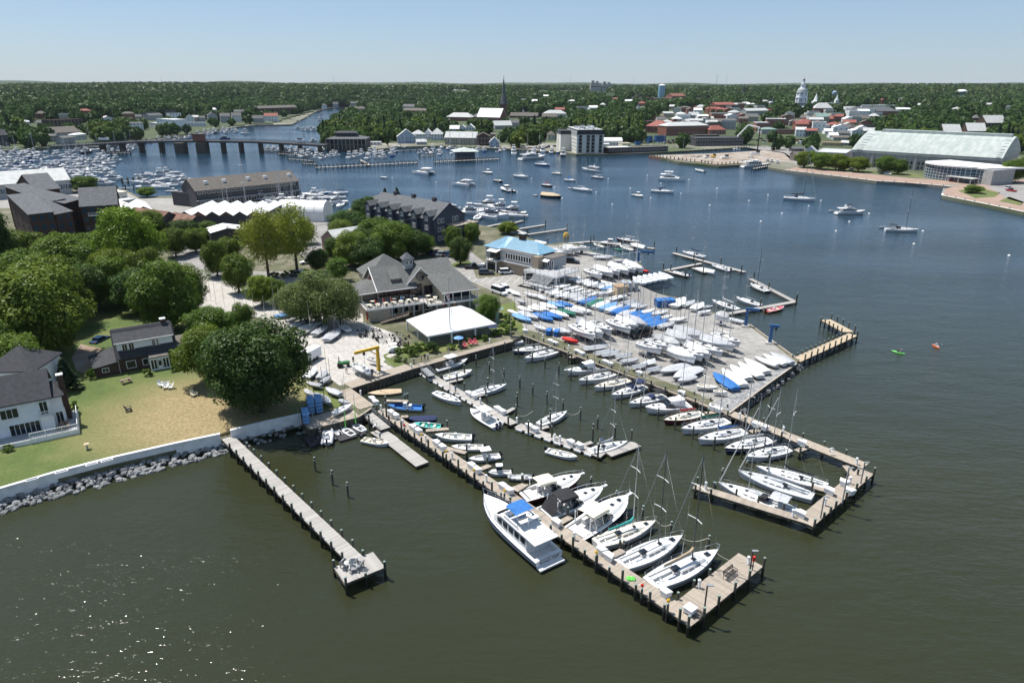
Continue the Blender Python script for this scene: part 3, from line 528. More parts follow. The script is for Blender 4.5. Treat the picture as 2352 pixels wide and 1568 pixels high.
# ------- docks, piers, piles
PLK={}
def plank_mesh(wd,ln,m,th=.05):
 k=(round(wd,2),round(ln,2),m,th)
 if k not in PLK:PLK[k]=MB().box((0,0,-th/2),(wd-.018,ln,th)).mesh('plank',M[m])
 return PLK[k]
def pile_mesh(r,h,depth=1.6,cap='pile_cap'):
 k=('pile',r,round(h,1),depth,cap)
 if k not in PLK:
  mb=MB();mb.mi=0;mb.cyl((0,0,-.15),(0,0,h),r*1.02,r,10);mb.mi=1;mb.cyl((0,0,-depth-1.5),(0,0,-.15),r*1.06,r*1.03,10,False)
  mb.mi=2
  if cap:mb.cyl((0,0,h),(0,0,h+.05),r*1.08,r*.9,10)
  PLK[k]=mb.mesh('pile',[M['pile'],M['pile_wet'],M[cap or 'pile']])
 return PLK[k]
def dock(name,label,A,B,width,m='plank',z=1.4,single=True,pitch=.22,piles=(),cat='pier',group=None,floating=False,beams=True,off=0.0,pr=.15):
 """A, B world points of the centre line; piles: (side, t, height above deck)"""
 A=Vector(A);B=Vector(B);d=B-A;L=hypot(d.x,d.y);an=atan2(d.y,d.x)
 Q_=em(name,(A.x,A.y,0),an,label,cat,group);n=max(1,round(L/pitch));p=L/n
 if single and n<=300:
  me=plank_mesh(p,width,m)
  for i in range(n):
   o=mo('plank',me,Q_,((i+.5)*p,rnd.uniform(-.012,.012),z+rnd.uniform(-.006,.006)))
 else:
  mb=MB();q=max(1,ceil(n/300))if L<90 else max(1,round(.6/p));
  for i in range(0,n,q):mb.box(((i+q/2)*p,rnd.uniform(-.02,.02),z-.025+rnd.uniform(-.008,.008)),(p*q-.03,width,.05))
  mb.b_('planking',M[m],Q_,kind='stuff')
 mb=MB()
 if floating:
  mb.box((L/2,0,z-.22),(L,width-.12,.3));mb.b_('float_frame',M['td'],Q_)
 else:
  for y in(-width/2+.08,0,width/2-.08):mb.box((L/2,y,z-.2),(L,.12,.28))
  if beams:
   for i in range(int(L/2.6)+1):mb.box((min(L-.1,i*2.6+.1),0,z-.42),(.18,width+.1,.16))
  mb.b_('beam',M['td'],Q_)
 for s,t,h in piles:
  mo('pile',pile_mesh(pr,h,z),Q_,(t*L if t<=1 else t,s*(width/2+pr*.6),z),rnd.random()*3)
 return Q_,A,B,L,an,width
def edge_dock(name,label,a0,a1,b,**kw):
 z=kw.get('z',1.4);A,B,C=P(*a0,z),P(*a1,z),P(*b,z);d=(B-A).normalized();n=Vector((-d.y,d.x,0));w_=(C-A).dot(n)
 return dock(name,label,A+n*w_/2,B+n*w_/2,abs(w_),**kw)
def prow(n,s,h,t0=.02,t1=.99,alt=None):return[(s,t0+(t1-t0)*i/(n-1),(h if not alt or i%2==0 else alt))for i in range(n)]
lp=edge_dock('narrow_pier','long narrow grey plank pier running out from the white seawall',('C1',2030,585),('F',800,1292),('C1',2118,530),m='pg',z=1.5,piles=prow(14,-1,.9,.1,.97)+prow(13,1,.9,.14,.94))
edge_dock('square_pier','square grey plank head of the narrow pier, carrying the chairs',('F',792,1340),('F',885,1302),('F',756,1306),m='pg',z=1.5,piles=[(-1,.02,.9),(-1,.98,.9),(1,.02,.9),(-1,.5,.4),(1,.75,.7)])
mp=edge_dock('main_pier','long weathered wood pier with the blue flybridge trawler alongside',('C2',1100,330),('D',1060,1160),('D',770,880)if False else('C2',1135,262),piles=[(-1,i/33+.01,(1.5,.75,1.1,.7)[i%4])for i in range(33)]+[(-1,.997,1.3)])
AM,BM,LM,anM,WM=mp[1:];dM=(BM-AM).normalized();nM=Vector((-dM.y,dM.x,0))
def on_main(t,off=0.0,z=1.4):p=AM+dM*(t*LM)+nM*off;return Vector((p.x,p.y,z))
def along(p):
 return(Vector(p)-AM).dot(dM)/LM
e0=P('D',1730,605,1.4);e1=P('D',1640,550,1.4);e2=P('D',1060,1160,1.4)
dd=(e0-e2).normalized();nn=Vector((-dd.y,dd.x,0));wd=abs((P('D',905,945,1.4)-e2).dot(nn));wd=max(wd,abs((e1-e2).dot(nn)))
st=e2+dd*(WM+.04)
dock('pier_platform','wide wood platform at the outer end of the main pier with the bench',st+nn*wd/2,e0+nn*wd/2,wd,pitch=.16,piles=[(-1,.02,1.2),(-1,.24,1.2),(-1,.5,1.2),(-1,.74,1.2),(-1,.99,1.3),(1,.03,.9),(1,.27,.9),(1,.52,.8)])
for i,(a,b)in enumerate([(('C2',1190,232),('C2',1400,236)),(('C2',1330,380),('C2',1400,376)),(('C2',1560,508),('C2',1770,488)),(('C2',1740,665),('C2',1930,712)),(('C2',2060,862),('C2',2150,825)),(('C3',30,1060),('C3',130,995)),(('H',340,250),('H',470,200)),(('H',800,560),('H',905,505)),(('D',345,505),('D',445,455))]):
 dock('finger_pier',['short plank finger pier beside the tan covered launch','stub finger pier by the navy covered boat','finger pier behind the aqua skiff','finger pier between the open skiffs','finger pier beside the small pilot house boat','finger pier left of the inflatable boat on its lift','finger pier left of the tan curtained cruiser','finger pier between the black and cream topped cruisers','finger pier between the green sail and white sloops'][i],P(*a,1.25),P(*b,1.25),.9,z=1.25,piles=[(1,.95,1.2)])
EW1=P('E',2105,735,1.4);wA=P('F',1203,762,1.4);Wk=2.1
dpw=dock('long_walkway','very long plank walkway along the boatyard out to the pen of sloops',wA,P('E',1990,690,1.4),Wk,z=1.45,single=False,piles=[(1,.55+.045*i,.8)for i in range(10)]+[(-1,.06+.043*i,.9)for i in range(20)])
AW,BW,LW_,anW=dpw[1:5];dW=(BW-AW).normalized();nW=Vector((-dW.y,dW.x,0))
c0=P('E',1440,1320,1.4);c1=P('E',2080,770,1.4)
dc=(c1-c0).normalized();ncr=Vector((-dc.y,dc.x,0));wc=2.2
dock('pen_head_pier','outer plank arm of the walkway closing the pen of racing sloops',c0+ncr*wc/2,c1+ncr*wc/2,wc,pitch=.2,piles=[(-1,.01,1.1),(-1,.15,.9),(-1,.33,1.1),(-1,.5,1.1),(-1,.67,1.1),(-1,.84,.9),(-1,.98,1.2),(-1,.25,.9)])
a0=P('E',1440,1310,1.4);a1=P('E',180,920,1.4);da=(a1-a0).normalized();na=Vector((-da.y,da.x,0));wa=1.5
if(P('E',300,890,1.4)-a0).dot(na)<0:na=-na
dock('pen_side_pier','plank arm below the big white racing sloop at the pen',a0+na*wa/2+da*.2,a1+na*wa/2,wa,pitch=.2,piles=[(1,.03,1.0)]and[((-1 if na.x*da.y-na.y*da.x>0 else 1),t,1.0)for t in(.24,.45,.64,.84,.99)]+[((1 if na.x*da.y-na.y*da.x>0 else-1),t,.9)for t in(.83,.97)])
for i,(a,b)in enumerate([(('E',1380,490),('E',1270,530)),(('E',900,300),('E',790,330)),(('E',1780,680),('E',1870,790)),(('E',1640,960),('E',1430,900)),(('E',430,120),('E',320,135)),(('B3',640,1195),('B3',530,1215))]):
 dock('finger_pier',['finger pier beside the white sloop nearest the pen','finger pier between the blue covered and navy hulled sloops','angled corner brace walk inside the pen','finger pier inside the pen between the racing sloops','finger pier by the green covered sloop','finger pier behind the hardtop cruiser'][i],P(*a,1.3),P(*b,1.3),.95,z=1.3,piles=[(1,.95,1.1)])
z_=1.5
edge_dock('pale_jetty','new pale timber jetty running out from the point of the boatyard',('B4',300,1255),('B4',825,1015),('B4',255,1208),m='plank_new',z=z_,piles=prow(10,-1,1.3,.06,.98)+prow(13,1,.7,.03,.93))
edge_dock('pale_jetty','outer return arm of the pale timber jetty',('B4',690,985),('B4',480,872),('B4',765,965),m='plank_new',z=z_,piles=prow(6,1,.9,.05,.95)+prow(5,-1,1.5,0,1.0))
fd=[P('F',955,843,.6),P('F',1180,973,.6),P('F',1385,1045,.6),P('F',1463,1018,.6)]
d1=dock('floating_dock','grey floating dock down the middle of the basin, inner part',fd[0],fd[1],1.7,m='pg',z=.6,floating=True,piles=[(-1,.99,1.6),(1,.5,1.8),(1,.72,1.8)])
d2=dock('floating_dock','grey floating dock down the middle of the basin, outer part',fd[1]+(fd[2]-fd[1]).normalized()*.8,fd[2],1.8,m='pg',z=.58,floating=True,piles=[(-1,.18,2.2),(1,.25,2.0),(-1,.98,2.3)])
d3=dock('floating_dock','end arm of the grey floating dock with the sail handlers boat',fd[2]+(fd[3]-fd[2]).normalized()*.9,fd[3],2.0,m='pg',z=.6,floating=True,piles=[(1,.96,2.0)])
for(r_,A_,B_,L_,an_,w_),s in((d1,-1),(d2,-1)):
 for i in range(int(L_/1.9)):MB().box((i*1.9+1,s*(w_/2+.09),.36),(1.25,.2,.3)).b_('float',M['wp'],r_)
for i,(a,b)in enumerate([(('C2',2010,195),('C2',2110,168)),(('C2',2290,345),('C3',20,300)),(('C3',210,505),('C3',335,468)),(('C3',610,655),('C3',735,612)),(('B2',1740,1450),('B2',1900,1410))]):
 dock('finger_float',['short floating finger by the racing dinghy','short floating finger right of the large centre console','floating finger below the small white sloop','floating finger beside the sail handlers boat','floating finger under the two white powerboats'][i],P(*a,.55),P(*b,.55),.8,m='pg',z=.55,floating=True)
g=edge_dock('gangway','aluminium gangway down to the basin floating dock',('B2',1475,1290),('B2',1580,1390),('B2',1530,1270),m='galv',z=1.3)
for s in(-1,1):
 mb=MB();
 for i in range(6):mb.cyl((g[3]*i/5,s*g[5]/2,1.3),(g[3]*i/5,s*g[5]/2,2.2),.03,n=5)
 mb.cyl((0,s*g[5]/2,2.2),(g[3],s*g[5]/2,2.2),.03,n=5);mb.cyl((0,s*g[5]/2,1.75),(g[3],s*g[5]/2,1.75),.03,n=5);mb.b_('handrail',M['galv'],g[0])
edge_dock('launch_dock','wide low grey launch dock between the main pier and the inflatables',('C2',1180,610),('C2',1470,840),('C2',1330,520)if False else('C2',1345,612),m='pg',z=.55,floating=True)
rmp=edge_dock('ramp','pale ramp with handrails down to the low launch dock',('C2',950,345),('C2',1140,505),('C2',1045,322),m='pg',z=1.1)
for s in(-1,1):
 mb=MB()
 for i in range(7):mb.cyl((rmp[3]*i/6,s*rmp[5]/2,1.1),(rmp[3]*i/6,s*rmp[5]/2,2.0),.03,n=5)
 for h in(2.0,1.55):mb.cyl((0,s*rmp[5]/2,h),(rmp[3],s*rmp[5]/2,h),.03,n=5)
 mb.b_('handrail',M['galv'],rmp[0])
edge_dock('launch_dock','inner end of the low grey launch dock under the ramp',('C2',1050,525),('C2',1190,620),('C2',1190,500),m='pg',z=.56,floating=True)
bw=dict(z=1.72,beams=False)
edge_dock('boardwalk','tan boardwalk along the basin head below the tent',('F',950,846),('F',1180,783),('B2',1400,1280)if False else('B2',1520,1262),single=False,**bw)
edge_dock('boardwalk','tan boardwalk beside the yellow hoist',('F',808,891),('F',950,846),('F',802,876),single=False,**bw)
edge_dock('boardwalk','broad tan boardwalk leading from the yard to the main pier',('C2',1085,275),('C2',865,115),('C2',950,318),**bw)
edge_dock('boardwalk','tan boardwalk in the shade beside the blue kayak racks',('C2',482,492),('C2',945,372),('C2',640,345),**bw)
def bulkhead(px,z,label,rib=.9,m='td'):
 pts=[G(x,y,z)for x,y in px];Q_=em('bulkhead',(pts[0].x,pts[0].y,0),0,label,'bulkhead');o0=Vector((pts[0].x,pts[0].y,0));mb=MB();me=MB().box((0,0,0),(.2,.2,z+1.4)).mesh('rib',M['pile']);cp=MB()
 for a,b in zip(pts,pts[1:]):
  d=b-a;L=d.length;an=atan2(d.y,d.x);mid=(a+b)/2-o0;mb.box((mid.x,mid.y,z/2-.8),(L,.1,z+1.5),an);cp.box((mid.x,mid.y,z),(L,.28,.12),an)
  for i in range(int(L/rib)):q=a+d*((i+.5)*rib/L)-o0;n=Vector((d.y,-d.x,0)).normalized()*.14;mo('rib',me,Q_,(q.x+n.x,q.y+n.y,(z-1.6)/2),an)
 mb.b_('face',M[m],Q_);cp.b_('cap',M['plank'],Q_)
bulkhead([(808,891),(950,846),(1177,783)],1.66,'dark ribbed timber bulkhead at the head of the basin')
bulkhead([(711,985),(823,957),(853,937)],1.66,'dark timber bulkhead under the boardwalk by the inflatables')
bulkhead([(1201,770),(1300,808),(1400,846),(1526,893),(1675,950)],1.5,'dark timber bulkhead below the long walkway',rib=1.4)
bulkhead([(1675,948),(1700,929),(1764,881),(1828,836)],1.66,'dark timber bulkhead at the rocky point of the boatyard',rib=1.6)
bulkhead([(1835,826),(1771,780),(1723,745)],1.66,'pale capped bulkhead from the blue crane down to the pale jetty',rib=1.6)
ND=[('N1',('B3',330,182),('B3',720,150),1.6,'floating dock behind the blue roofed building'),('N1',('B3',730,150),('B3',1310,215),1.7,'floating dock with the motorboats beyond the boatyard'),('N2',('B3',1480,255),('B3',2140,430),1.7,'outer grey dock with the tall white sloop at its tip'),('N2',('B3',1400,418),('B3',1740,350),1.5,'grey dock joining the yard to the outer dock'),('N2',('B3',1660,392),('B3',1775,435),1.1,'short grey finger beside the small white sloop'),('N2',('B3',1440,425),('B3',1610,468),1.2,'grey finger with the white inflatable'),('N3',('B3',2190,492),('B4',245,702),1.5,'outer leg of the dock with the maroon launch'),('N3',('B4',245,702),('B3',1990,812),1.5,'inner leg of the dock running to the big blue crane'),('N0',('A3',0,1362),('A3',100,1336),1.5,'uppermost short grey dock left of the yellow buoy'),('N0',('A3',45,1415),('A3',300,1375),1.5,'middle grey dock left of the yellow buoy'),('N0',('A3',150,1462),('A3',500,1412),1.5,'lower grey dock nearest the yellow buoy'),('N0',('A3',0,1408),('A3',160,1465),1.5,'grey dock joining the three short docks'),('N0',('A2',2050,1405),('A2',2350,1345),1.6,'pale dock beyond the navy townhouses')]
for k,a,b,w_,l in ND:
 A,B=P(*a,.7),P(*b,.7);L=(B-A).length;n=max(2,int(L/7));dock('grey_dock',l,A,B,w_,m='pg',z=.7,single=False,floating=True,pitch=.3,piles=[((-1)**i,i/(n-1)*.96+.02,2.2)for i in range(n)],cat='dock',pr=.17)
lay_f=edge_dock('float_ramp','low green carpeted float under the row of white skiffs',('B3',1185,538),('B3',1470,485),('B3',1130,500),m='cloth_green',z=.5,single=False,floating=True,pitch=1.2)
fl=em('modular_float',(0,0,0),0,'black block float carrying the two lime masted dinghies','float')
a,b,c=P('C2',770,605,.35),P('C2',1035,530,.35),P('C2',520,520,.35)
cube=MB().box((0,0,0),(.47,.47,.34)).mesh('float_block',M['float_black'])
u,v=(b-a),(P('C2',905,405,.35)-P('C2',1035,530,.35));nu,nv=int(u.length/.5),int((P('C2',880,400,.35)-b).length/.5);un=u.normalized();vn=Vector((-un.y,un.x,0))
for i in range(-9,nu):
 for j in range(nv):
  if i<0 and(j>nv-3 or j<2):continue
  if rnd.random()<.03:continue
  p=a+un*(i*.5+.25)+vn*(j*.5+.25);mo('float_block',cube,fl,(p.x,p.y,.2+rnd.uniform(-.02,.02)),atan2(un.y,un.x))
FPL=[('C2',548,880,755),('C2',707,1005,875),('C2',848,1118,980),('C2',597,610,487),('C2',1045,500,362),('C2',2130,170,28),('C2',2113,240,130),('B2',1455,1350,1228),('B2',1918,1380,1255),('B2',2023,1300,1198),('B2',2145,1360,1258),('B2',2278,1420,1322),('B2',2132,1500,1403),('B2',2285,1160,1075),('B2',1848,1450,1365),('B3',57,1215,1128),('B3',187,1262,1170),('B3',303,1315,1215),('B3',430,1370,1265),('B3',540,1428,1328),('B3',685,1495,1390),('B3',845,1560,1450),('B3',72,1495,1390),('B3',190,1565,1460),('B3',515,1270,1160),('C3',48,290,160),('C3',36,390,270),('C3',321,265,150),('C3',468,325,225),('C3',627,410,297),('C3',785,490,370),('C3',350,465,312),('C3',1005,260,150),('C3',1178,330,218),('C3',1340,410,308),('C3',1495,500,382),('C3',1658,585,468),('C3',1853,685,562),('C3',2105,765,638),('C3',945,580,450),('C3',740,620,448),('C3',365,600,430),('E',745,720,632),('E',975,650,552),('E',418,940,862),('E',490,800,715),('E',1418,900,812),('H',1090,215,132),('H',1328,360,262),('H',1573,545,405),('H',1838,690,552),('H',2188,840,678),('H',897,490,428),('H',1392,850,730),('C2',1205,450,197),('C2',1372,230,175)]
FL_=['left one of three bare dark piles in open water right of the narrow pier','middle one of three bare dark piles in open water right of the narrow pier','right one of three bare dark piles in open water right of the narrow pier','dark pile at the front of the black block float','tall dark pile beside the low launch dock ramp','tall dark pile just left of the racing dinghy stern','second dark pile left of the racing dinghy stern']
for i,(t,x,yb,yt)in enumerate(FPL):
 b=P(t,x,yb,0);h=top_z(b,D(t,x,yt)[1]);Q_=em('mooring_pile',b,0)
 o=mo('post',pile_mesh(.15,h,0),Q_);mb=MB();mb.cyl((0,0,h*.78),(0,0,h*.78+.12),.18,n=8);mb.b_('rope_ring',M['rope'],Q_)
 X_,Y_=D(t,x,yb)
 if i<7:tag(Q_,FL_[i],'pile')
 else:
  reg=('upper basin near the tent' if Y_<905 else 'basin beyond the floating dock' if X_>1176 and Y_<1000 and X_<1400 else 'slips at the bows of the walkway sloops' if X_>=1400 and Y_<1090 and X_<2100 and t=='C3' else 'slips of the main pier boats' if t in('H','C2')else 'basin below the moored boats')
  tag(Q_,'bare dark mooring pile standing in the '+reg,'pile','mooring piles, '+reg)
MD=[('A2',545,850,1485,803,3.0,26,'long dark pile dock in front of the crowded motor yachts beside the black restaurant'),('A2',960,780,1040,822,2.0,3,'cross dock between the black restaurant yachts'),('A2',1635,797,2235,770,3.5,18,'pier in front of the teal roofed harbour office'),('A2',200,720,480,745,1.6,9,'upper slip pier right of the bridge'),('A2',300,770,520,788,1.6,7,'middle slip pier right of the bridge'),('A2',430,812,560,818,1.6,5,'lower slip pier right of the bridge'),('A1',920,1052,1230,1032,2,5,'pale pier among the large yachts left of the long warehouse'),('A1',1120,978,1280,965,1.8,4,'short pale pier beside the white motor yacht'),('A1',1020,720,1200,716,2,6,'pier under the left end of the bridge'),('A2',1050,700,1480,690,1.6,8,'slip pier behind the white motor yachts'),('A2',1500,745,1640,735,1.6,4,'slip pier left of the teal roofed office'),('A3',2220,860,2352,835,2.5,7,'dark pier beside the moored tour boat')]
for t,x0,y0,x1,y1,w_,n,l in MD:
 dock('marina_dock',l,P(t,x0,y0,1.2),P(t,x1,y1,1.2),w_,m='pg',z=1.2,single=False,pitch=.8,piles=[(-1,i/(n-1)*.98+.01,2.0)for i in range(n)]+[(1,i/(n-1)*.98+.01,2.0)for i in range(n)],cat='dock',pr=.25)
Q_=None
pts=[P('A3',*q,1.5)for q in((1260,745),(1420,772),(1740,808),(1890,832),(2120,815))];Q_=em('quay_wall',pts[0],0,'rust brown timber pile wall round the building site across the water','wall');mb=MB();me=MB().cyl((0,0,-3),(0,0,2.2),.35,n=6).mesh('pile',M['pile']);me2=MB().cyl((0,0,-3),(0,0,2.0),.3,n=6).mesh('pile',M['td'])
for a,b in zip(pts,pts[1:]):
 d=b-a;L=d.length;m_=(a+b)/2-pts[0];mb.box((m_.x,m_.y,-.6),(L,.5,2.2),atan2(d.y,d.x))
 for i in range(int(L/4)):q=a+d*(i*4/L)-pts[0];mo('pile',me,Q_,(q.x,q.y,0))
mb.b_('face',M['roof_rust'],Q_)
pts=[P('A3',*q,1.5)for q in((1260,745),(1600,715),(2000,690),(2300,655))];Q_=em('pile_row',pts[0],0,'row of brown piles along the inner harbour side of the building site','piles')
for a,b in zip(pts,pts[1:]):
 d=b-a
 for i in range(int(d.length/5)):q=a+d*(i*5/d.length)-pts[0];mo('pile',me2,Q_,(q.x,q.y,0))
def quay(px,label,z=1.5):
 pts=[G(x,y,z)for x,y in px];Q_=em('quay_wall',(pts[0].x,pts[0].y,0),0,label,'wall');mb,cp,bl=MB(),MB(),MB().box((0,0,.35),(.5,.5,.7)).mesh('post',M['sy'])
 for a,b in zip(pts,pts[1:]):
  d=b-a;L=d.length;m_=(a+b)/2-pts[0];mb.box((m_.x,m_.y,z/2-1),(L,.6,z+1.8),atan2(d.y,d.x));cp.box((m_.x,m_.y,z+.12),(L,.9,.3),atan2(d.y,d.x))
  for i in range(int(L/6)):q=a+d*((i+.5)*6/L)-pts[0];mo('post',bl,Q_,(q.x,q.y,z+.2))
 mb.b_('face',M['td'],Q_);cp.b_('coping',M['stucco'],Q_)
quay([(1804,391),(1900,402),(2014,416),(2100,421),(2188,429)],'long stone quay edge in front of the copper roofed hall')
quay([(2169,434),(2164,449),(2260,468),(2352,487),(2600,530)],'stone quay edge of the brick plaza at the right photo edge')
# ------------ dock furniture
def dock_box(p,rz,label,group=None,s=1.0):
 Q_=em('dock_box',p,rz,label,'dock box',group);mb=MB();hw=.62*s
 mb.rings([[(-hw*k,-.34*s*k,z),(hw*k,-.34*s*k,z),(hw*k*.62,.34*s*k,z),(-hw*k*.62,.34*s*k,z)]for z,k in((0,.8),(.62*s,1))]);mb.b_('body',M['box_white'],Q_)
 mb=MB();mb.rings([[(-hw*k,-.34*s*k,z),(hw*k,-.34*s*k,z),(hw*k*.62,.34*s*k,z),(-hw*k*.62,.34*s*k,z)]for z,k in((.62*s,1.06),(.72*s,1.04),(.76*s,.9))]);mb.b_('lid',M['wp'],Q_);return Q_
BX=[('C2',1070,240,'beside the tan covered launch, left of the pair'),('C2',1097,270,'beside the tan covered launch, right of the pair'),('C2',1243,365,'by the blue covered powerboat, left of the pair'),('C2',1283,395,'by the blue covered powerboat, right of the pair'),('C2',1445,500,'by the aqua skiff, left of the pair'),('C2',1492,535,'by the aqua skiff, right of the pair'),('C2',1662,645,'behind the yellow capped pile, left of the pair'),('C2',1712,685,'behind the yellow capped pile, right of the pair'),('C2',1983,855,'by the pilot house boat, left of the pair'),('C2',2033,895,'by the pilot house boat, right of the pair'),('C2',2270,1045,'left of the rib lift, left of the pair'),('C2',2325,1085,'left of the rib lift, right of the pair'),('H',770,590,'behind the trawler stern'),('H',1185,850,'at the stern of the green sail sloop, left of the pair'),('H',1260,910,'at the stern of the green sail sloop, right of the pair'),('H',1785,1250,'at the inner corner of the end platform'),('C2',1957,190,'on the floating dock by the racing dinghy, left of the pair'),('C2',2003,215,'on the floating dock by the racing dinghy, right of the pair'),('C2',2222,330,'on the floating dock past the centre console, left of the pair'),('C2',2265,358,'on the floating dock past the centre console, right of the pair'),('C3',160,490,'on the floating dock below the small sloop, left of the pair'),('C3',212,520,'on the floating dock below the small sloop, right of the pair'),('C3',543,640,'near the end of the floating dock, left of the pair'),('C3',620,670,'near the end of the floating dock, right of the pair'),('C3',1560,185,'on the walkway behind the navy bimini sloop'),('C3',1838,310,'on the walkway behind the hardtop cruiser, left of the pair'),('C3',1900,340,'on the walkway behind the red covered sloop, right of the pair'),('E',392,100,'on the walkway behind the green covered sloop, left of the pair'),('E',850,280,'on the walkway behind the blue covered sloop, left of the pair'),('E',930,310,'on the walkway behind the blue covered sloop, right of the pair'),('E',1330,470,'on the walkway by the last finger'),('E',1760,890,'on the pen head pier, upper'),('E',1615,975,'on the pen head pier by the racing sloop sterns'),('E',1820,980,'on the pen head pier at its outer side'),('E',1315,1215,'at the stern of the largest racing sloop'),('B3',118,990,'at the top end of the walkway by the basin corner'),('B3',355,1085,'on the walkway behind the first white sloop, left of the pair'),('B3',395,1105,'on the walkway behind the first white sloop, right of the pair'),('B3',600,1180,'on the walkway behind the hardtop cruiser, left one'),('B3',640,1200,'on the walkway behind the hardtop cruiser, right one'),('B3',855,1275,'on the walkway above the navy cockpit sloop, left of the pair'),('B3',900,1295,'on the walkway above the navy cockpit sloop, right of the pair'),('B3',1170,1380,'on the walkway above the bimini sloops')]
for i,(t,x,y,l)in enumerate(BX):
 zz=.62 if(t,x)in(('C2',1957),('C2',2003),('C2',2222),('C2',2265),('C3',160),('C3',212),('C3',543),('C3',620))else 1.46
 dock_box(P(t,x,y,zz),(anM if t in('C2','H')else anW)+pi*(i%2),'white dock box '+l,'white dock boxes',1.15)
def pedestal(p,label):
 Q_=em('power_pedestal',p,0,label,'power pedestal','white power pedestals');mb=MB();mb.box((0,0,.45),(.26,.26,.9),.5,.85);mb.b_('column',M['wp'],Q_)
 mb=MB();mb.lathe((0,0,.9),((.13,0),(.2,.06),(.2,.14),(.06,.26)),8);mb.b_('lamp_cap',M['box_white'],Q_)
for t,x,y,l in[('C2',963,190,'on the boardwalk by the basin corner'),('C2',1150,325,'by the blue covered powerboat'),('C2',1350,460,'by the aqua skiff'),('C2',1560,605,'by the white skiffs'),('C2',1802,765,'by the centre console with T top'),('C2',2116,975,'by the pilot house boat'),('H',932,720,'behind the cream topped cruiser'),('H',2105,1170,'on the end platform near the last sloop'),('D',1590,585,'at the far tip of the end platform'),('C2',2060,260,'on the floating dock right of the racing dinghy'),('C3',45,440,'on the floating dock left of the small sloop'),('C3',392,595,'with life ring on the floating dock'),('C3',440,610,'slim one on the floating dock'),('C3',758,720,'near the outer corner of the floating dock'),('E',318,925,'at the tip of the pen side pier'),('E',1228,1215,'at the stern of the largest racing sloop'),('E',1563,1095,'on the pen head pier inner side'),('E',1825,870,'on the pen head pier upper side'),('E',1893,670,'at the outer corner of the walkway'),('E',673,195,'on the walkway behind the blue covered sloop'),('E',1128,340,'on the walkway behind the white sloops'),('B3',520,1145,'on the walkway right of the first sloops'),('B3',283,1050,'on the walkway behind the first white sloop'),('B3',1060,1345,'on the walkway above the bimini sloop'),('B2',1427,1320,'by the life ring at the gangway head'),('B2',2148,1085,'on the boardwalk near the pink chairs')]:
 pedestal(P(t,x,y,.62 if(t,x)in(('C2',2060),('C3',45),('C3',392),('C3',440),('C3',758))else 1.46),'white power pedestal '+l)
for t,x,y,c,l in[('C2',1470,560,'py','nearest the white skiffs'),('C2',1697,715,'py','below the pair of boxes behind the centre console'),('C2',1950,890,'py','near the ladder'),('C2',2228,1080,'py','by the trawler bow'),('C2',1312,455,'paint_red','at the shore end of the main pier'),('D',152,500,'py','just past the trawler stern'),('D',818,945,'py','near the outer corner'),('D',578,785,'paint_red','near the last sloop stern')]:
 q=G(*D(t,x,y),2.95);q=on_main(along((q.x,q.y,0)),-WM/2-.1,2.9 if c=='py' else 2.6)
 Q_=em('pile_marker',q,0,('yellow' if c=='py' else 'red')+' capped pile top on main pier '+l,'pile cap');MB().cyl((0,0,-.12),(0,0,.14),.19,.16,10).b_('collar',M[c],Q_);MB().cyl((0,0,.14),(0,0,.26),.1,.04,8).b_('cap',M[c],Q_);mo('post',pile_mesh(.14,1.0,0),Q_,(0,0,-1.5))
# ------- buildings
WM={}
def win_mesh(w_,h,fm='trim',gm='gd',mull=1,frame=.09):
 k=(round(w_,2),round(h,2),fm,gm,mull)
 if k not in WM:
  f=MB();t=frame
  for x0,x1,z0,z1 in((-w_/2-t,w_/2+t,-t,0),(-w_/2-t,w_/2+t,h,h+t),(-w_/2-t,-w_/2,0,h),(w_/2,w_/2+t,0,h)):f.b2(x0,x1,-.09,.02,z0,z1)
  for i in range(1,mull+1):f.b2(-w_/2+w_*i/(mull+1)-.03,-w_/2+w_*i/(mull+1)+.03,-.07,.02,0,h)
  p=MB().b2(-w_/2,w_/2,-.03,.01,0,h);c=MB();c.v=f.v+p.v;c.f=f.f+[tuple(len(f.v)+i for i in q)for q in p.f];c.m=[0]*len(f.f)+[1]*len(p.f)
  WM[k]=(f.mesh('frame',M[fm]),p.mesh('pane',M[gm]),c.mesh('window',[M[fm],M[gm]]))
 return WM[k]
def window(Q_,x,y,z,rz,w_,h,fm='trim',gm='gd',mull=1,split=False):
 f,p,c=win_mesh(w_,h,fm,gm,mull)
 if split:o=mo('window',f,Q_,(x,y,z),rz);mo('pane',p,o)
 else:o=mo('window',c,Q_,(x,y,z),rz)
 return o
def win_rows(Q_,side,L,Dp,h,floors,cols,ww,wh,z0=1.0,fm='trim',gm='gd',split=False,x0=0,y0=0,mull=1,skip=()):
 fh=h/max(1,floors)
 for i in range(floors):
  for j in range(cols):
   if(i,j)in skip:continue
   t=(j+.5)/cols;z=i*fh+(fh-wh)*.55
   if side=='f':window(Q_,x0+t*L,y0-.02,z,0,ww,wh,fm,gm,mull,split)
   elif side=='b':window(Q_,x0+t*L,y0+Dp+.02,z,pi,ww,wh,fm,gm,mull,split)
   elif side=='l':window(Q_,x0-.02,y0+t*Dp,z,-pi/2,ww,wh,fm,gm,mull,split)
   else:window(Q_,x0+L+.02,y0+t*Dp,z,pi/2,ww,wh,fm,gm,mull,split)
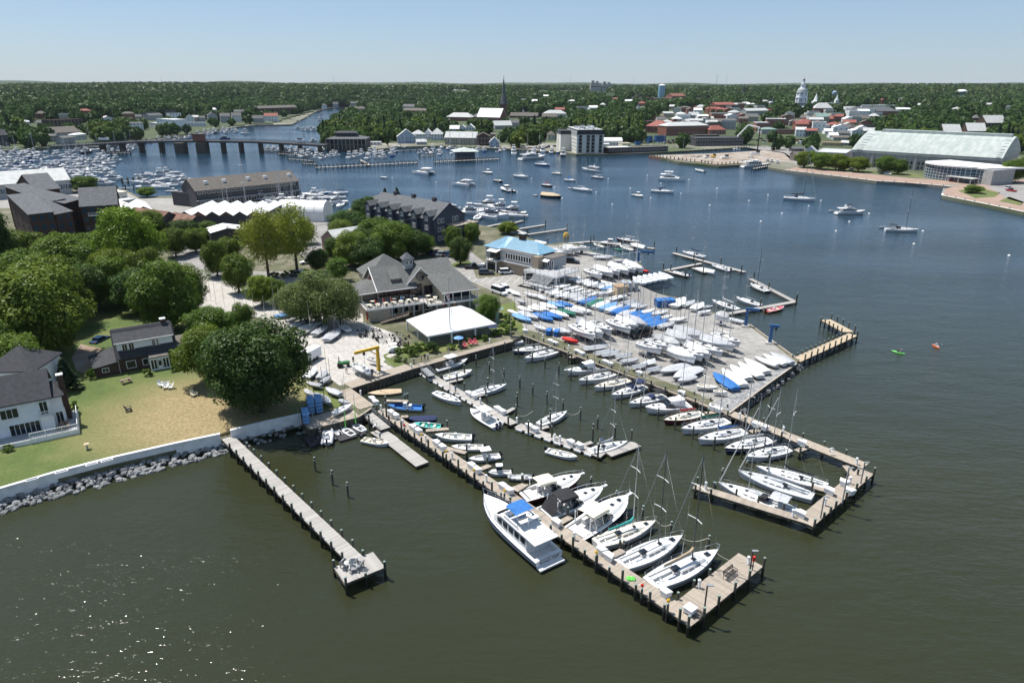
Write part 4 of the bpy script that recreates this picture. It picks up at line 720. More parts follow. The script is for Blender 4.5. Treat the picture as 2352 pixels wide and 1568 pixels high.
def roof_mesh(kind,L,Dp,h,rh,ov=.4,t=.18):
 mb=MB();x0,x1,y0,y1=-ov,L+ov,-ov,Dp+ov;r=h+rh;e=h-.02;m=Dp/2
 if kind=='gable_x':mb.slab([(x0,y0,e),(x1,y0,e),(x1,m,r),(x0,m,r)],t);mb.slab([(x1,y1,e),(x0,y1,e),(x0,m+.001,r),(x1,m+.001,r)],t)
 elif kind=='gable_y':m=L/2;mb.slab([(x0,y1,e),(x0,y0,e),(m,y0,r),(m,y1,r)],t);mb.slab([(x1,y0,e),(x1,y1,e),(m+.001,y1,r),(m+.001,y0,r)],t)
 elif kind=='hip':
  if L>=Dp:a,b=(x0+(Dp/2+ov),m),(x1-(Dp/2+ov),m)
  else:a,b=(L/2,y0+(L/2+ov)),(L/2,y1-(L/2+ov))
  if L>=Dp:fs=[[(x0,y0,e),(x1,y0,e),(*b,r),(*a,r)],[(x1,y1,e),(x0,y1,e),(*a,r),(*b,r)],[(x0,y1,e),(x0,y0,e),(*a,r)],[(x1,y0,e),(x1,y1,e),(*b,r)]]
  else:fs=[[(x0,y0,e),(x1,y0,e),(*a,r)],[(x1,y1,e),(x0,y1,e),(*b,r)],[(x0,y1,e),(x0,y0,e),(*a,r),(*b,r)],[(x1,y0,e),(x1,y1,e),(*b,r),(*a,r)]]
  for f in fs:mb.slab(f,t)
 elif kind=='shed':mb.slab([(x0,y0,e),(x1,y0,e),(x1,y1,r),(x0,y1,r)],t)
 elif kind=='flat':
  mb.b2(x0+ov*.6,x1-ov*.6,y0+ov*.6,y1-ov*.6,h,h+.12)
  for a in((x0+ov*.6,x1-ov*.6,y0+ov*.6,y0+ov*.6+.3),(x0+ov*.6,x1-ov*.6,y1-ov*.6-.3,y1-ov*.6),(x0+ov*.6,x0+ov*.6+.3,y0+ov*.6+.3,y1-ov*.6-.3),(x1-ov*.6-.3,x1-ov*.6,y0+ov*.6+.3,y1-ov*.6-.3)):mb.b2(*a,h+.12,h+max(.3,rh))
 elif kind=='arch':
  n=18;rs=[]
  for k in range(2):
   x=(x0,x1)[k];rs.append([(x,m-(m+ov)*cos(pi*i/n),h+rh*sin(pi*i/n))for i in range(n+1)])
  mb.rings(rs,close=False,cap0=False,cap1=False);mb.add([*rs[0]],[tuple(range(n+1))]);mb.add([*rs[1]],[tuple(range(n,-1,-1))])
 return mb
def bldg(name,label,A,B,depth,h,roof='gable_x',rh=3,wall='sg',rm='rg',z=LZ,cat='building',group=None,fw=None,rw=None,lw=None,ww=1.1,wh=1.4,fm='trim',gm='gd',ov=.4,split=False,extra=None,mull=1):
 d=Vector(B)-Vector(A);L=hypot(d.x,d.y);Q_=em(name,(A[0],A[1],z),atan2(d.y,d.x),label,cat,group);mb=MB();mb.b2(0,L,0,depth,-3,h)
 if roof=='gable_x':mb.add([(0,0,h),(0,depth,h),(0,depth/2,h+rh-.16),(L,0,h),(L,depth,h),(L,depth/2,h+rh-.16)],[(0,2,1),(3,4,5)])
 if roof=='gable_y':mb.add([(0,0,h),(L,0,h),(L/2,0,h+rh-.16),(0,depth,h),(L,depth,h),(L/2,depth,h+rh-.16)],[(0,1,2),(4,3,5)])
 if roof=='shed':mb.add([(0,0,h),(0,depth,h),(0,depth,h+rh-.16),(L,0,h),(L,depth,h),(L,depth,h+rh-.16)],[(0,2,1),(3,4,5),(1,2,5,4)])
 mb.b_('wall',M[wall],Q_);ro=roof_mesh(roof,L,depth,h,rh,ov).b_('roof',M[rm],Q_)
 for s,q in(('f',fw),('r',rw),('l',lw)):
  if q:win_rows(Q_,s,L,depth,h,q[0],q[1],ww,wh,fm=fm,gm=gm,split=split,mull=mull)
 if extra:extra(Q_,L,depth,h,ro)
 return Q_,L
def eave(t,p,q,ze):return P(t,*p,ze),P(t,*q,ze)
def chimney(Q_,x,y,z0,z1,w_=.8,m='bk',parent=None):
 MB().b2(x-w_/2,x+w_/2,y-w_/2,y+w_/2,z0,z1).b_('chimney',M[m],Q_);MB().b2(x-w_*.6,x+w_*.6,y-w_*.6,y+w_*.6,z1,z1+.15).b_('chimney_cap',M['wp'],Q_)
def railing(Q_,pts,z0,h=1.0,m='wp',step=1.6,bars=0,name='railing'):
 mb=MB()
 for a,b in zip(pts,pts[1:]):
  a=Vector((*a,z0));b=Vector((*b,z0));L=(b-a).length;n=max(1,int(L/step))
  for i in range(n+1):q=a.lerp(b,i/n);mb.box((q.x,q.y,z0+h/2),(.09,.09,h))
  mb.cyl(a+Vector((0,0,h)),b+Vector((0,0,h)),.05,n=4);mb.cyl(a+Vector((0,0,.2)),b+Vector((0,0,.2)),.03,n=4)
  if bars:
   k=int(L/.22)
   for i in range(k):q=a.lerp(b,(i+.5)/k);mb.box((q.x,q.y,z0+h/2),(.04,.04,h*.85))
  else:mb.cyl(a+Vector((0,0,h*.6)),b+Vector((0,0,h*.6)),.025,n=4)
 return mb.b_(name,M[m],Q_)
# ---- white house at the left edge
A,B=eave('C1',(0,285),(445,200),LW+6);d=(B-A).normalized();A2=A-d*9
def wh_x(Q_,L,Dp,h,ro):
 for x,z,w_,hh in((L-5.4,3.7,2.2,1.5),(L-4.9,.4,1.9,2.1),(L-2.9,.6,1.9,1.9),(L-9,3.7,1.6,1.5),(L-9,.6,1.8,1.8)):window(Q_,x,-.02,z,0,w_,hh,split=True,mull=2)
 window(Q_,L-.95,-.02,3.3,0,1.0,2.1,split=True)
 MB().b2(L-1.7,L-.1,-1.0,0,3.0,3.2).b_('balcony',M['wp'],Q_);railing(Q_,[(L-1.7,0),(L-1.7,-1),(L-.1,-1),(L-.1,0)],3.2,.9,bars=1)
 w_=MB();w_.b2(L,L+1.5,.8,6.2,0,5.6);w_.b2(L-1.6,L-.0,-.7,.0,0,3.0);w_.b_('wing_wall',M['sw'],Q_)
 q=MB();e=5.7;q.slab([(L-.1,.3,e),(L+2,.3,e),(L+.7,3.4,e+1.7),(L-.1,3.4,e+1.7)]);q.slab([(L+2,.3,e),(L+2,6.6,e),(L+.7,3.4,e+1.7)]);q.slab([(L+2,6.6,e),(L-.1,6.6,e),(L-.1,3.4,e+1.7),(L+.7,3.4,e+1.7)]);q.b_('wing_roof',M['ro'],Q_)
 chimney(Q_,L+1.9,2.6,0,8.4,.8)
 for x,y,rz in((L+1.52,1.6,pi/2),(L+1.52,4.6,pi/2),(L+.8,.78,0)):window(Q_,x,y,.7,rz,.9,2.2,split=True)
 t=MB();t.b2(L-8,L+3,-2.8,-.02,.3,.75);t.b2(L+1.52,L+3,-.02,6.5,.3,.75);t.b_('terrace',M['sg'],Q_);q=MB();q.b2(L-8,L+3.05,-2.86,-2.8,-.6,.7);q.b2(L+3,L+3.06,-2.8,6.5,-.6,.7);q.b_('terrace_skirt',M['wp'],Q_)
 railing(Q_,[(L-3.4,-2.75),(L+2.95,-2.75),(L+2.95,6.4)],.75,.95,bars=1)
 for x in(L-1.55,L-.05):MB().cyl((x,-.8,.75),(x,-.8,3.0),.12).b_('column',M['wp'],Q_)
bldg('white_house','white sided two storey house with dark shingle roof at the left photo edge',A2,B,8.6,6,'gable_x',3.3,'sw','ro',z=LW,cat='house',extra=wh_x)
A,B=eave('B1',(-160,1345),(300,1335),LW+6.6);bldg('white_house','hip roofed rear part behind the white house at the left edge',A,B,8,6.6,'hip',3,'sw','ro',z=LW,cat='house')
A,B=eave('B1',(-120,880),(60,830),5.2);bldg('outbuilding','small building with pale green metal roof at the left photo edge',A,B,8,3.4,'hip',2.2,'bk','roof_green',cat='house',fw=(1,2))
# ---- brick cottage
A,B=eave('B1',(1080,1235),(1620,1140),LW+2.8);Lc=(B-A).length
def cot(Q_,L,Dp,h,ro):
 w_=MB();w_.b2(.25,L-.3,.9,4.0,h+.2,h+3.0);w_.b_('dormer_wall',M['sw'],Q_);q=MB();q.slab([(-.1,.5,h+3.0),(L,.5,h+3.0),(L,4.6,h+4.75),(-.1,4.6,h+4.75)],.15);q.b_('dormer_roof',M['ro'],Q_)
 MB().b2(-.1,L,.4,.5,h+2.82,h+3.0).b_('gutter',M['trim'],Q_)
 for x,w2 in((1.6,.8),(2.75,.8),(6.6,.5),(7.3,.3)):window(Q_,x,.88,h+1.2,0,w2,1.3,split=True)
 for x,w2,z,hh in((2.1,1.5,.7,1.35),(4.6,.9,.8,1.2),(L-.4,1.2,.8,1.4)):window(Q_,x,-.02,z,0,w2,hh,split=True,mull=0)
 w_=MB();w_.b2(-4.0,0,-.3,6.6,0,2.1);w_.b_('side_wall',M['bk'],Q_);q=MB();q.slab([(-4.3,-.6,2.0),(.0,-.6,2.6),(0,7.0,3.4),(-4.8,7.0,2.1)],.15);q.b_('side_roof',M['ro'],Q_);window(Q_,-2.3,-.32,.9,0,1.0,.7,split=True)
 w_=MB();w_.b2(L,L+2.9,2.4,8.3,0,2.75);w_.b_('wing_wall',M['bk'],Q_);q=MB();q.b2(L-.1,L+3.1,2.2,8.5,2.75,2.9);q.b_('wing_roof',M['rb'],Q_);q=MB();q.b2(L-.1,L+3.1,2.1,2.2,2.7,2.98);q.b2(L+3.1,L+3.2,2.1,8.5,2.7,2.98);q.b_('fascia',M['trim'],Q_);window(Q_,L+1.5,2.38,.8,0,1.3,1.3,split=True,mull=0)
 q=MB();q.b2(5.2,8.6,-2.2,-.05,2.5,2.72);q.b_('porch_roof',M['rb'],Q_);q=MB();q.b2(5.25,8.55,-2.1,-.05,0,.1);q.b_('porch_floor',M['wp'],Q_);q=MB()
 for i in range(7):q.b2(5.25+i*.53,5.37+i*.53,-2.15,-2.05,0,2.5)
 for i in range(4):q.b2(5.2,5.3,-2.1+i*.6,-2.0+i*.6,0,2.5);q.b2(8.5,8.6,-2.1+i*.6,-2.0+i*.6,0,2.5)
 q.b2(5.2,8.6,-2.17,-2.03,2.2,2.5);q.b2(5.2,8.6,-2.17,-2.03,0,.3);q.b_('porch_frame',M['wp'],Q_);MB().b2(5.3,8.5,-2.08,-2.06,.3,2.2).b_('porch_glass',M['gd'],Q_);q=MB();q.b2(6.5,7.3,-2.2,-2.16,.1,2.1);q.b_('door',M['wp'],Q_);MB().b2(6.62,7.18,-2.23,-2.2,.9,1.9).b_('door_glass',M['gd'],Q_)
 chimney(Q_,9.1,4.2,3,8.2,.9)
 MB().cyl((.05,-.15,0),(.05,-.15,2.7),.05).b_('downpipe',M['trim'],Q_)
 window(Q_,-.02,3.4,3.3,-pi/2,.8,1.0,split=True)
bldg('brick_cottage','dark brick cottage with white shed dormer and glazed white porch on the lawn',A,B,7.6,2.8,'gable_x',4.75,'bk','ro',z=LW,cat='house',extra=cot,ov=.3)
# ---- clubhouse
o=P('B2',1060,775,LZ+3.2);x_=P('B2',1540,710,LZ+3.2);d=x_-o
cl=em('clubhouse',(o.x,o.y,LZ),atan2(d.y,d.x),'big grey shingled clubhouse with round gable window, cupola and people terrace','clubhouse')
def CM(name,f,m,parent=cl):q=MB();f(q);return q.b_(name,M[m],parent)
CM('lower_wall',lambda q:(q.b2(-.6,4.6,.25,8,-1,3.0),q.b2(4.6,25,3.0,16,-1,3.0),q.b2(-.6,4.6,8,16,-1,3.0)),'st')
CM('terrace',lambda q:(q.b2(-1.0,13.1,0,7.2,3.0,3.2),q.b2(13.1,26.2,-2.6,7.2,3.0,3.2)),'pale_concrete')
CM('terrace_edge',lambda q:(q.b2(-1.1,13.0,-.12,0,2.85,3.3),q.b2(12.98,26.3,-2.72,-2.6,2.85,3.3),q.b2(-1.12,-1.0,-.1,7,2.85,3.3),q.b2(26.2,26.3,-2.6,7,2.85,3.3)),'trim')
for x in(5.0,7.7,10.4,12.8):MB().b2(x-.2,x+.2,.1,.5,0,3.0).b_('pillar',M['sg'],cl)
for x in(15.5,18.3,21.2,24.0,26.0):MB().b2(x-.18,x+.18,-2.4,-2.05,0,3.0).b_('pillar',M['sg'],cl)
for x in(6.3,9.0,11.6,14.4,17,20):window(cl,x,2.98,.4,0,1.9,2.0,'trim',split=True)
window(cl,-.62,2.0,.1,-pi/2,1.0,2.1,'cloth_red')
CM('upper_wall',lambda q:(q.b2(3.4,15,7.0,16.6,3.2,5.9),q.b2(14.6,18.0,6.3,14,3.2,6.6),q.b2(10.6,14.6,5.9,7.2,5.9,6.5),q.b2(17.5,25,5.5,17,3.2,7.5),q.b2(-.6,3.4,8.2,14.0,3.2,5.2),q.b2(4,16,16.6,27,-1,6.2)),'st')
CM('gable_wall',lambda q:(q.add([(3.4,6.2,5.9),(3.4,17.0,5.9),(3.4,11.6,10.2)],[(0,2,1)]),q.add([(10.6,5.9,6.4),(18.0,5.9,6.4),(14.3,5.9,10.1)],[(0,1,2)]),q.b2(10.6,18.0,5.88,6.2,5.6,6.42)),'st')
CM('main_roof',lambda q:(q.slab([(2.9,4.6,5.9),(12.9,4.6,5.9),(14.3,11.6,10.4),(2.9,11.6,10.4)]),q.slab([(14.3,18.4,6.0),(2.9,18.4,6.0),(2.9,11.61,10.4),(14.3,11.61,10.4)])),'rg')
CM('gable_roof',lambda q:(q.slab([(10.2,12.2,6.1),(10.2,5.5,6.1),(14.3,5.5,10.42),(14.3,12.2,10.42)]),q.slab([(18.4,5.5,6.1),(18.4,12.2,6.1),(14.31,12.2,10.42),(14.31,5.5,10.42)])),'rg')
CM('barge_board',lambda q:(q.slab([(10.15,5.4,6.15),(10.5,5.4,6.1),(14.3,5.4,10.15),(14.3,5.4,10.5)],.02),[q.cyl(a,b,.12,n=4)for a,b in(((10.1,5.42,6.0),(14.3,5.42,10.35)),((18.5,5.42,6.0),(14.3,5.42,10.35)),((2.85,4.6,5.8),(2.85,11.6,10.3)),((2.85,18.4,5.9),(2.85,11.6,10.3)),((2.9,4.55,5.78),(12.9,4.55,5.78)),((16.6,-2.9,5.62),(26.4,-2.9,5.62)),((-1.9,5.9,5.2),(3.4,4.6,5.75)))]),'trim')
CM('right_roof',lambda q:(q.slab([(16.6,-2.9,5.7),(26.4,-2.9,5.7),(23.4,5.4,8.5),(15.6,5.4,8.3)]),q.slab([(15.2,5.41,8.3),(23.4,5.41,8.5),(23.6,11,11.0),(14.4,11,10.9)]),q.slab([(23.6,18,7),(14.4,18,7),(14.4,11.01,10.9),(23.6,11.01,11)]),q.slab([(26.4,-2.9,5.7),(26.6,9,5.7),(23.6,9,9.5),(23.4,5.4,8.5)])),'rg')
CM('side_wall',lambda q:q.add([(17.3,-2.4,3.2),(17.3,5.9,3.2),(17.3,5.4,8.1),(17.3,-2.4,5.7),(17.5,-2.4,3.2),(17.5,5.9,3.2),(17.5,5.4,8.1),(17.5,-2.4,5.7)],[(0,1,2,3),(7,6,5,4),(0,3,7,4),(3,2,6,7)]),'st')
CM('left_roof',lambda q:(q.slab([(-1.9,6.0,5.3),(3.4,4.7,5.75),(3.4,9,7.4),(1.6,9.5,7.2)]),q.slab([(-1.7,15,5.3),(-1.9,6.0,5.3),(1.6,9.5,7.2),(1.6,12,7.2)]),q.slab([(1.6,9.5,7.2),(3.4,9,7.4),(3.4,15,6.5),(-1.7,15,5.3),(1.6,12,7.2)])),'rg')
CM('rear_roof',lambda q:(q.slab([(3.5,16,6.2),(16.5,16,6.2),(9.8,21.8,11.0)]),q.slab([(3.5,27.5,6.2),(3.5,16,6.2),(9.8,21.8,11)]),q.slab([(16.5,16,6.2),(16.5,27.5,6.2),(9.8,21.8,11)]),q.slab([(16.5,27.5,6.2),(3.5,27.5,6.2),(9.8,21.8,11)])),'rg')
CM('rear_wall',lambda q:q.b2(17,23,16,24,-1,6.6),'st')
CM('dormer',lambda q:q.b2(7.2,9.4,7.0,10,6.6,8.1),'br');CM('dormer_roof',lambda q:q.slab([(6.9,6.6,8.0),(9.7,6.6,8.0),(9.7,10.6,9.9),(6.9,10.6,9.9)]),'rg');window(cl,7.8,6.98,6.9,0,.7,.8,'br',split=True);window(cl,8.8,6.98,6.9,0,.7,.8,'br',split=True)
for yy in(10.4,12.6):window(cl,3.38,yy,6.4,-pi/2,.7,1.4,'cloth_red',split=True)
CM('round_window',lambda q:(q.cyl((14.3,5.86,8.1),(14.3,5.7,8.1),1.0,n=24)),'gd');CM('round_frame',lambda q:[q.cyl((14.3+1.02*cos(t*pi/12),5.74,8.1+1.02*sin(t*pi/12)),(14.3+1.02*cos((t+1)*pi/12),5.74,8.1+1.02*sin((t+1)*pi/12)),.1,n=5)for t in range(24)]+[q.b2(13.3,15.3,5.66,5.7,8.07,8.13),q.b2(14.27,14.33,5.66,5.7,7.1,9.1)],'bk')
cu=CM('cupola',lambda q:q.b2(11.5,13.7,9.4,11.6,9.4,11.9),'sg');CM('cupola_roof',lambda q:(q.slab([(11.1,9,11.9),(14.1,9,11.9),(12.6,10.5,13.5)]),q.slab([(14.1,9,11.9),(14.1,12,11.9),(12.6,10.5,13.5)]),q.slab([(11.1,12,11.9),(11.1,9,11.9),(12.6,10.5,13.5)]),q.slab([(14.1,12,11.9),(11.1,12,11.9),(12.6,10.5,13.5)])),'rs')
for x in(12.05,13.15):window(cl,x,9.38,10.6,0,.7,.9,split=True)
window(cl,13.72,10.5,10.6,pi/2,.9,.9,split=True)
for i in range(8):window(cl,4.3+i*1.0,6.98,3.7,0,.8,1.6,'br',split=True)
window(cl,13.2,5.86,3.3,0,2.6,2.9,'br','gd',2,True);window(cl,16.4,6.28,3.3,0,2.2,2.3,'br',split=True)
CM('porch_glass',lambda q:q.b2(18.0,25.5,.4,.5,3.2,6.2),'gd')
for x in(17.4,19.6,21.8,24,26):MB().b2(x-.07,x+.07,-2.55,-2.4,3.2,5.7).b_('post',M['wp'],cl)
MB().b2(-.75,-.6,6.0,6.15,3.2,5.3).b_('post',M['wp'],cl)
railing(cl,[(-.95,6.5),(-.95,.05),(12.95,.05),(13.05,-2.5),(26.1,-2.5),(26.1,4)],3.2,1.0,'galv',1.8)
CM('ramp',lambda q:(q.slab([(1.5,-2.6,.3),(8.5,-2.2,1.3),(8.5,-.8,1.3),(1.5,-1.2,.3)],.2),),'td');railing(cl,[(1.5,-2.6),(8.5,-2.2),(8.5,-.8)],.9,.9,'wood_old')
for i in range(14):MB().b2(24.6,25.6,-3.4-i*.28,-3.1-i*.28,3.0-i*.22,3.06-i*.22).b_('step',M['galv'],cl)
# ---- blue roofed building
o=P('B2',1965,150,LZ+7);x_=P('B3',240,215,LZ+7);
A1_=P('B2',1965,150,LZ+7);C1_=P('B2',2110,190,LZ+7);E1_=P('B3',0,240,LZ+7)
bl=em('blue_roof_building',(C1_.x,C1_.y,LZ),atan2((E1_-C1_).y,(E1_-C1_).x),'two storey harbour building with light blue ribbed metal roof and outside deck stair','building')
fr=Matrix.Rotation(-bl.rotation_euler.z,2);loc=lambda p:fr@(Vector((p.x,p.y))-Vector((C1_.x,C1_.y)))
la=loc(A1_);lc=loc(P('B3',240,215,LZ+7));lcr=loc(P('B3',215,150,LZ+7));Lb=loc(E1_).x
BL=max(24,lc.x)*1.0
def BM_(name,f,m):q=MB();f(q);return q.b_(name,M[m],bl)
dpt=max(9.0,abs(la.y));SK=la.x/dpt*0
BM_('lower_wall',lambda q:q.b2(.3,BL-3,.5,dpt,-1,3.4),'brick_tan');BM_('upper_wall',lambda q:(q.b2(0,BL*.78,0,dpt,3.4,7.0),q.b2(BL*.78,BL,2.4,dpt,3.4,6.4)),'sg');BM_('upper_band',lambda q:(q.b2(-.06,BL*.78+.06,-.08,0,3.3,3.7),q.b2(-.08,-.0,0,dpt,3.3,3.7),q.b2(-.06,BL*.78,-.08,0,6.7,7.0)),'trim')
BM_('brick_end',lambda q:q.b2(BL*.78-.2,BL*.78+2.2,-.12,2.4,3.4,6.8),'brick_tan')
bx0,bx1,by0,by1,e_,r_=-.5,BL*.84,1.2,dpt+.6,7.05,9.7;my=(by0+by1)/2
def rf(q):
 q.slab([(bx0,-.4,e_),(5.2,-.4,e_),(4.2,my,r_),(4.0,my,r_)]);q.slab([(5.2,-.4,e_),(6.6,by0,e_+.05),(bx1,by0,e_+.05),(bx1-my+by0,my,r_),(4.2,my,r_)]);q.slab([(bx0,by1,e_),(bx0,-.4,e_),(4.0,my,r_)]);q.slab([(bx1,by0,e_),(bx1,by1,e_),(bx1-my+by0,my,r_)]);q.slab([(bx1,by1,e_),(bx0,by1,e_),(4.0,my,r_),(bx1-my+by0,my,r_)])
BM_('roof',rf,'blue_metal')
ribs=MB()
for i in range(34):
 x=6.8+i*(bx1-7.4)/34;t=min(1,(bx1-x)/(my-by0));ribs.cyl((x,by0,e_+.12),(x,by0+(my-by0)*t,e_+.12+(r_-e_)*t),.045,n=4)
for i in range(12):x=bx0+.3+i*.45;t=min(1,(i+.6)/9);ribs.cyl((x,-.4,e_+.1),(x,-.4+(my+.4)*t*.98,e_+.1+(r_-e_)*t*.98),.045,n=4)
ribs.b_('roof_rib',M['blue_metal'],bl)
BM_('flat_roof',lambda q:(q.b2(6.0,BL*.78,-.1,1.3,7.0,7.1),q.b2(BL*.78,BL+.2,2.2,dpt,6.4,6.55)),'rb');BM_('chimney',lambda q:q.b2(9.2,11.0,my-.6,my+.8,8.5,11.2),'bk');BM_('chimney_cap',lambda q:q.b2(9.0,11.2,my-.8,my+1.0,11.2,11.4),'rp')
for i in range(9):window(bl,-.02,1+i*(dpt-2)/8,4.5,-pi/2,.75,1.5,split=True,mull=0)
for i in range(10):window(bl,BL*.36+i*(BL*.38)/9,-.02,4.5,0,.75,1.6,split=True,mull=0)
for i in range(7):window(bl,BL*.82+i*.75,2.38,3.6,0,.55,2.2,split=True,mull=0)
BM_('awning',lambda q:(q.slab([(2.2,-2.0,6.2),(6.2,-2.0,6.2),(6.2,0,6.7),(2.2,0,6.7)],.1),q.slab([(BL*.84,1.0,5.6),(BL*.84+3.2,1.0,5.6),(BL*.84+3.2,2.4,6.1),(BL*.84,2.4,6.1)],.1)),'rw')
BM_('balcony',lambda q:(q.b2(1.8,6.2,-2.0,0,3.3,3.5),q.b2(2.0,2.3,-1.9,-1.6,0,3.3),q.b2(5.8,6.1,-1.9,-1.6,0,3.3)),'trim');BM_('balcony_screen',lambda q:q.b2(2.0,6.0,-.1,-.04,3.5,6.2),'gd');railing(bl,[(1.9,0),(1.9,-1.9),(6.1,-1.9),(6.1,0)],3.5,1.0,'cb',1.0)
dk0,dk1=BL*.76,BL+6.2
BM_('deck',lambda q:(q.b2(dk0,dk1,-3.2,2.3,3.15,3.35),q.b2(BL,dk1,2.3,7,3.15,3.35)),'sg');BM_('deck_fascia',lambda q:(q.b2(dk0,dk1,-3.3,-3.2,2.9,3.4),q.b2(dk1,dk1+.1,-3.3,7,2.9,3.4)),'trim')
for x in(dk0+.4,dk0+3.4,dk0+6.4,dk1-.3):MB().b2(x-.16,x+.16,-3.1,-2.8,0,3.1).b_('pillar',M['trim'],bl)
for i in range(9):MB().b2(dk0+4.5,dk1-.6,-3.6-i*.42,-3.3-i*.42,2.9-i*.2,3.0-i*.2).b_('step',M['sg'],bl)
BM_('landing',lambda q:(q.b2(dk0+4.5,dk1+1.4,-8.6,-7.0,1.2,1.36)),'sg');railing(bl,[(dk0,-3.1),(dk0+4.2,-3.1)],3.35,1.0,'galv');railing(bl,[(dk1,-3),(dk1,6.8)],3.35,1.0,'galv');railing(bl,[(dk0+4.5,-8.5),(dk1+1.3,-8.5),(dk1+1.3,-7.1)],1.36,1.0,'galv')
BM_('stair',lambda q:q.slab([(dk0+2.2,-8.6,.1),(dk0+4.5,-8.6,1.3),(dk0+4.5,-7.0,1.3),(dk0+2.2,-7.0,.1)],.2),'sg')
# ---- dark townhouse row with dormers
A,B=eave('A2',(1020,1215),(1630,1330),LZ+9)
def town(Q_,L,Dp,h,ro):
 n=6
 for i in range(n):
  x=2.2+(L-4.5)*i/(n-1)
  MB().b2(x-1.5,x+1.5,-1.3,4.5,0,h+1.3).b_('bay',M['sn'],Q_);q=MB();q.slab([(x-1.8,6.3,h+1.2),(x-1.8,-1.6,h+1.2),(x,-1.6,h+2.9),(x,6.3,h+2.9)]);q.slab([(x+1.8,-1.6,h+1.2),(x+1.8,6.3,h+1.2),(x+.01,6.3,h+2.9),(x+.01,-1.6,h+2.9)]);q.b_('dormer_roof',M['rs'],Q_)
  MB().add([(x-1.5,-1.3,h+1.3),(x+1.5,-1.3,h+1.3),(x,-1.3,h+2.7)],[(0,1,2)]).b_('gable',M['sn'],Q_)
  for dx in(-.45,.45):window(Q_,x+dx,-1.32,h-.4,0,.6,1.5);window(Q_,x+dx,-1.32,h-3.6,0,.6,1.5);window(Q_,x+dx,-1.32,h-6.8,0,.6,1.5)
 for f in range(3):
  for y in(2.5,4.2,9.5,11):window(Q_,L+.02,y,1.4+f*3,pi/2,1.0,1.5)
 for x in(.22,.5,.8):q=MB();q.b2(L*x-.7,L*x+.7,Dp/2-.6,Dp/2+.6,h+4,h+6);q.b_('chimney',M['sd'],Q_);MB().cyl((L*x,Dp/2,h+6),(L*x,Dp/2,h+6.5),.3).b_('flue',M['galv'],Q_)
 MB().b2(L,L+5,6,Dp+2,-1,h-2.5).b_('end_wing',M['sn'],Q_);q=MB();q.b2(L-.1,L+5.1,5.9,Dp+2.1,h-2.5,h-2.3);q.b_('roof_deck',M['plank'],Q_);railing(Q_,[(L+.2,6),(L+5,6),(L+5,Dp+2)],h-2.3,1.0,'wood_old')
 for f in range(2):
  for y in(8,10.5):window(Q_,L+5.02,y,1.2+f*3,pi/2,1.3,1.5)
bldg('townhouse_row','dark navy shingled townhouse row with six gabled dormers above the trees',A,B,15,9,'gable_x',5,'sn','rs',extra=town)
# ---- brick condominium
CB=dict(wall='bk',rm='rs',ww=1.0,wh=1.5,fm='glass_blue',gm='glass_blue')
A,B=eave('K',(450,812),(835,768),LZ+13);bldg('condominium','front left block of the dark brick condominium with slate grey roof',A,B,18,13,'shed',4.5,fw=(4,3),lw=(4,3),**CB)
A,B=eave('K',(720,618),(1010,565),LZ+14);bldg('condominium','middle block of the dark brick condominium behind its roof terrace',A,B,16,14,'shed',5,fw=(4,4),**CB)
A,B=eave('K',(560,440),(930,405),LZ+15.5);bldg('condominium','rear block of the dark brick condominium with the highest grey roof',A,B,22,15.5,'gable_x',5,**CB)
A,B=eave('K',(860,812),(955,832),LZ+11.5);A3_,B3_=eave('K',(955,832),(1245,652),LZ+11.5)
bldg('condominium','projecting bay block of the dark brick condominium with narrow sloped roof',A,P('K',1120,760,LZ+11.5),11,11.5,'shed',4.2,fw=(4,2),rw=(4,2),**CB)
A,B=eave('K',(1260,690),(1830,655),LZ+12.5)
def cond(Q_,L,Dp,h,ro):
 MB().b2(2,L*.5,-1.4,0,h-3.4,h-3.2).b_('balcony',M['wp'],Q_);railing(Q_,[(2,-1.3),(L*.5,-1.3)],h-3.2,.9,'wp',1.2)
bldg('condominium','large right block of the dark brick condominium above the lime tree',A,B,16,12.5,'gable_x',5.5,fw=(4,5),extra=cond,**CB)
A,B=eave('K',(1000,640),(1290,560),LZ+13);bldg('condominium','recessed centre block of the dark brick condominium with balconies',A,B,15,13,'shed',3.5,fw=(4,3),**CB)
A,B=eave('K',(120,575),(240,602),LZ+11);bldg('condominium','low left end of the dark brick condominium',A,B,12,11,'shed',2,fw=(3,2),**CB)
# ---- sheds and marina buildings
A,B=eave('A1',(-300,1030),(640,962),LZ+7);bldg('marina_shed','long pale grey metal roofed shed at the left photo edge before the marina',A,B,26,7,'gable_x',5.0,'sg','rp',fw=(1,20),ww=3.0,wh=2.4,gm='glass_blue')
A,B=eave('A1',(840,1110),(1165,1075),LZ+5.5);bldg('marina_office','low flat cream roofed building behind the brick condominium',A,B,12,5.5,'flat',.3,'stucco','cc',fw=(1,5),ww=2,wh=1.2)
A,B=eave('A1',(1020,1175),(1260,1140),LZ+4);bldg('marina_office','long low grey roof in front of the flat cream roofed building',A,B,7,4,'flat',.2,'sg','rp')
A,B=eave('A1',(1795,1068),(2740,975),LZ+8)
def wareh(Q_,L,Dp,h,ro):
 for i in range(int(L/2.2)):window(Q_,1.5+i*2.2,-.02,h-1.5,0,1.4,.9)
 for i in range(int(L/4)):window(Q_,2+i*4,-1.32,1.5,0,2.4,1.6,gm='gd')
 q=MB();q.b2(0,L,-1.3,0,0,3.6);q.b_('lower_front',M['sd'],Q_);q=MB();q.b2(-.1,L+.1,-1.5,-.02,3.6,3.8);q.b_('ledge',M['rp'],Q_)
 for x in(.13,.3,.53,.7,.95):q=MB();q.b2(L*x-.8,L*x+.8,3.6,4.8,h+2.2,h+3.6);q.b_('roof_vent',M['rw'],Q_)
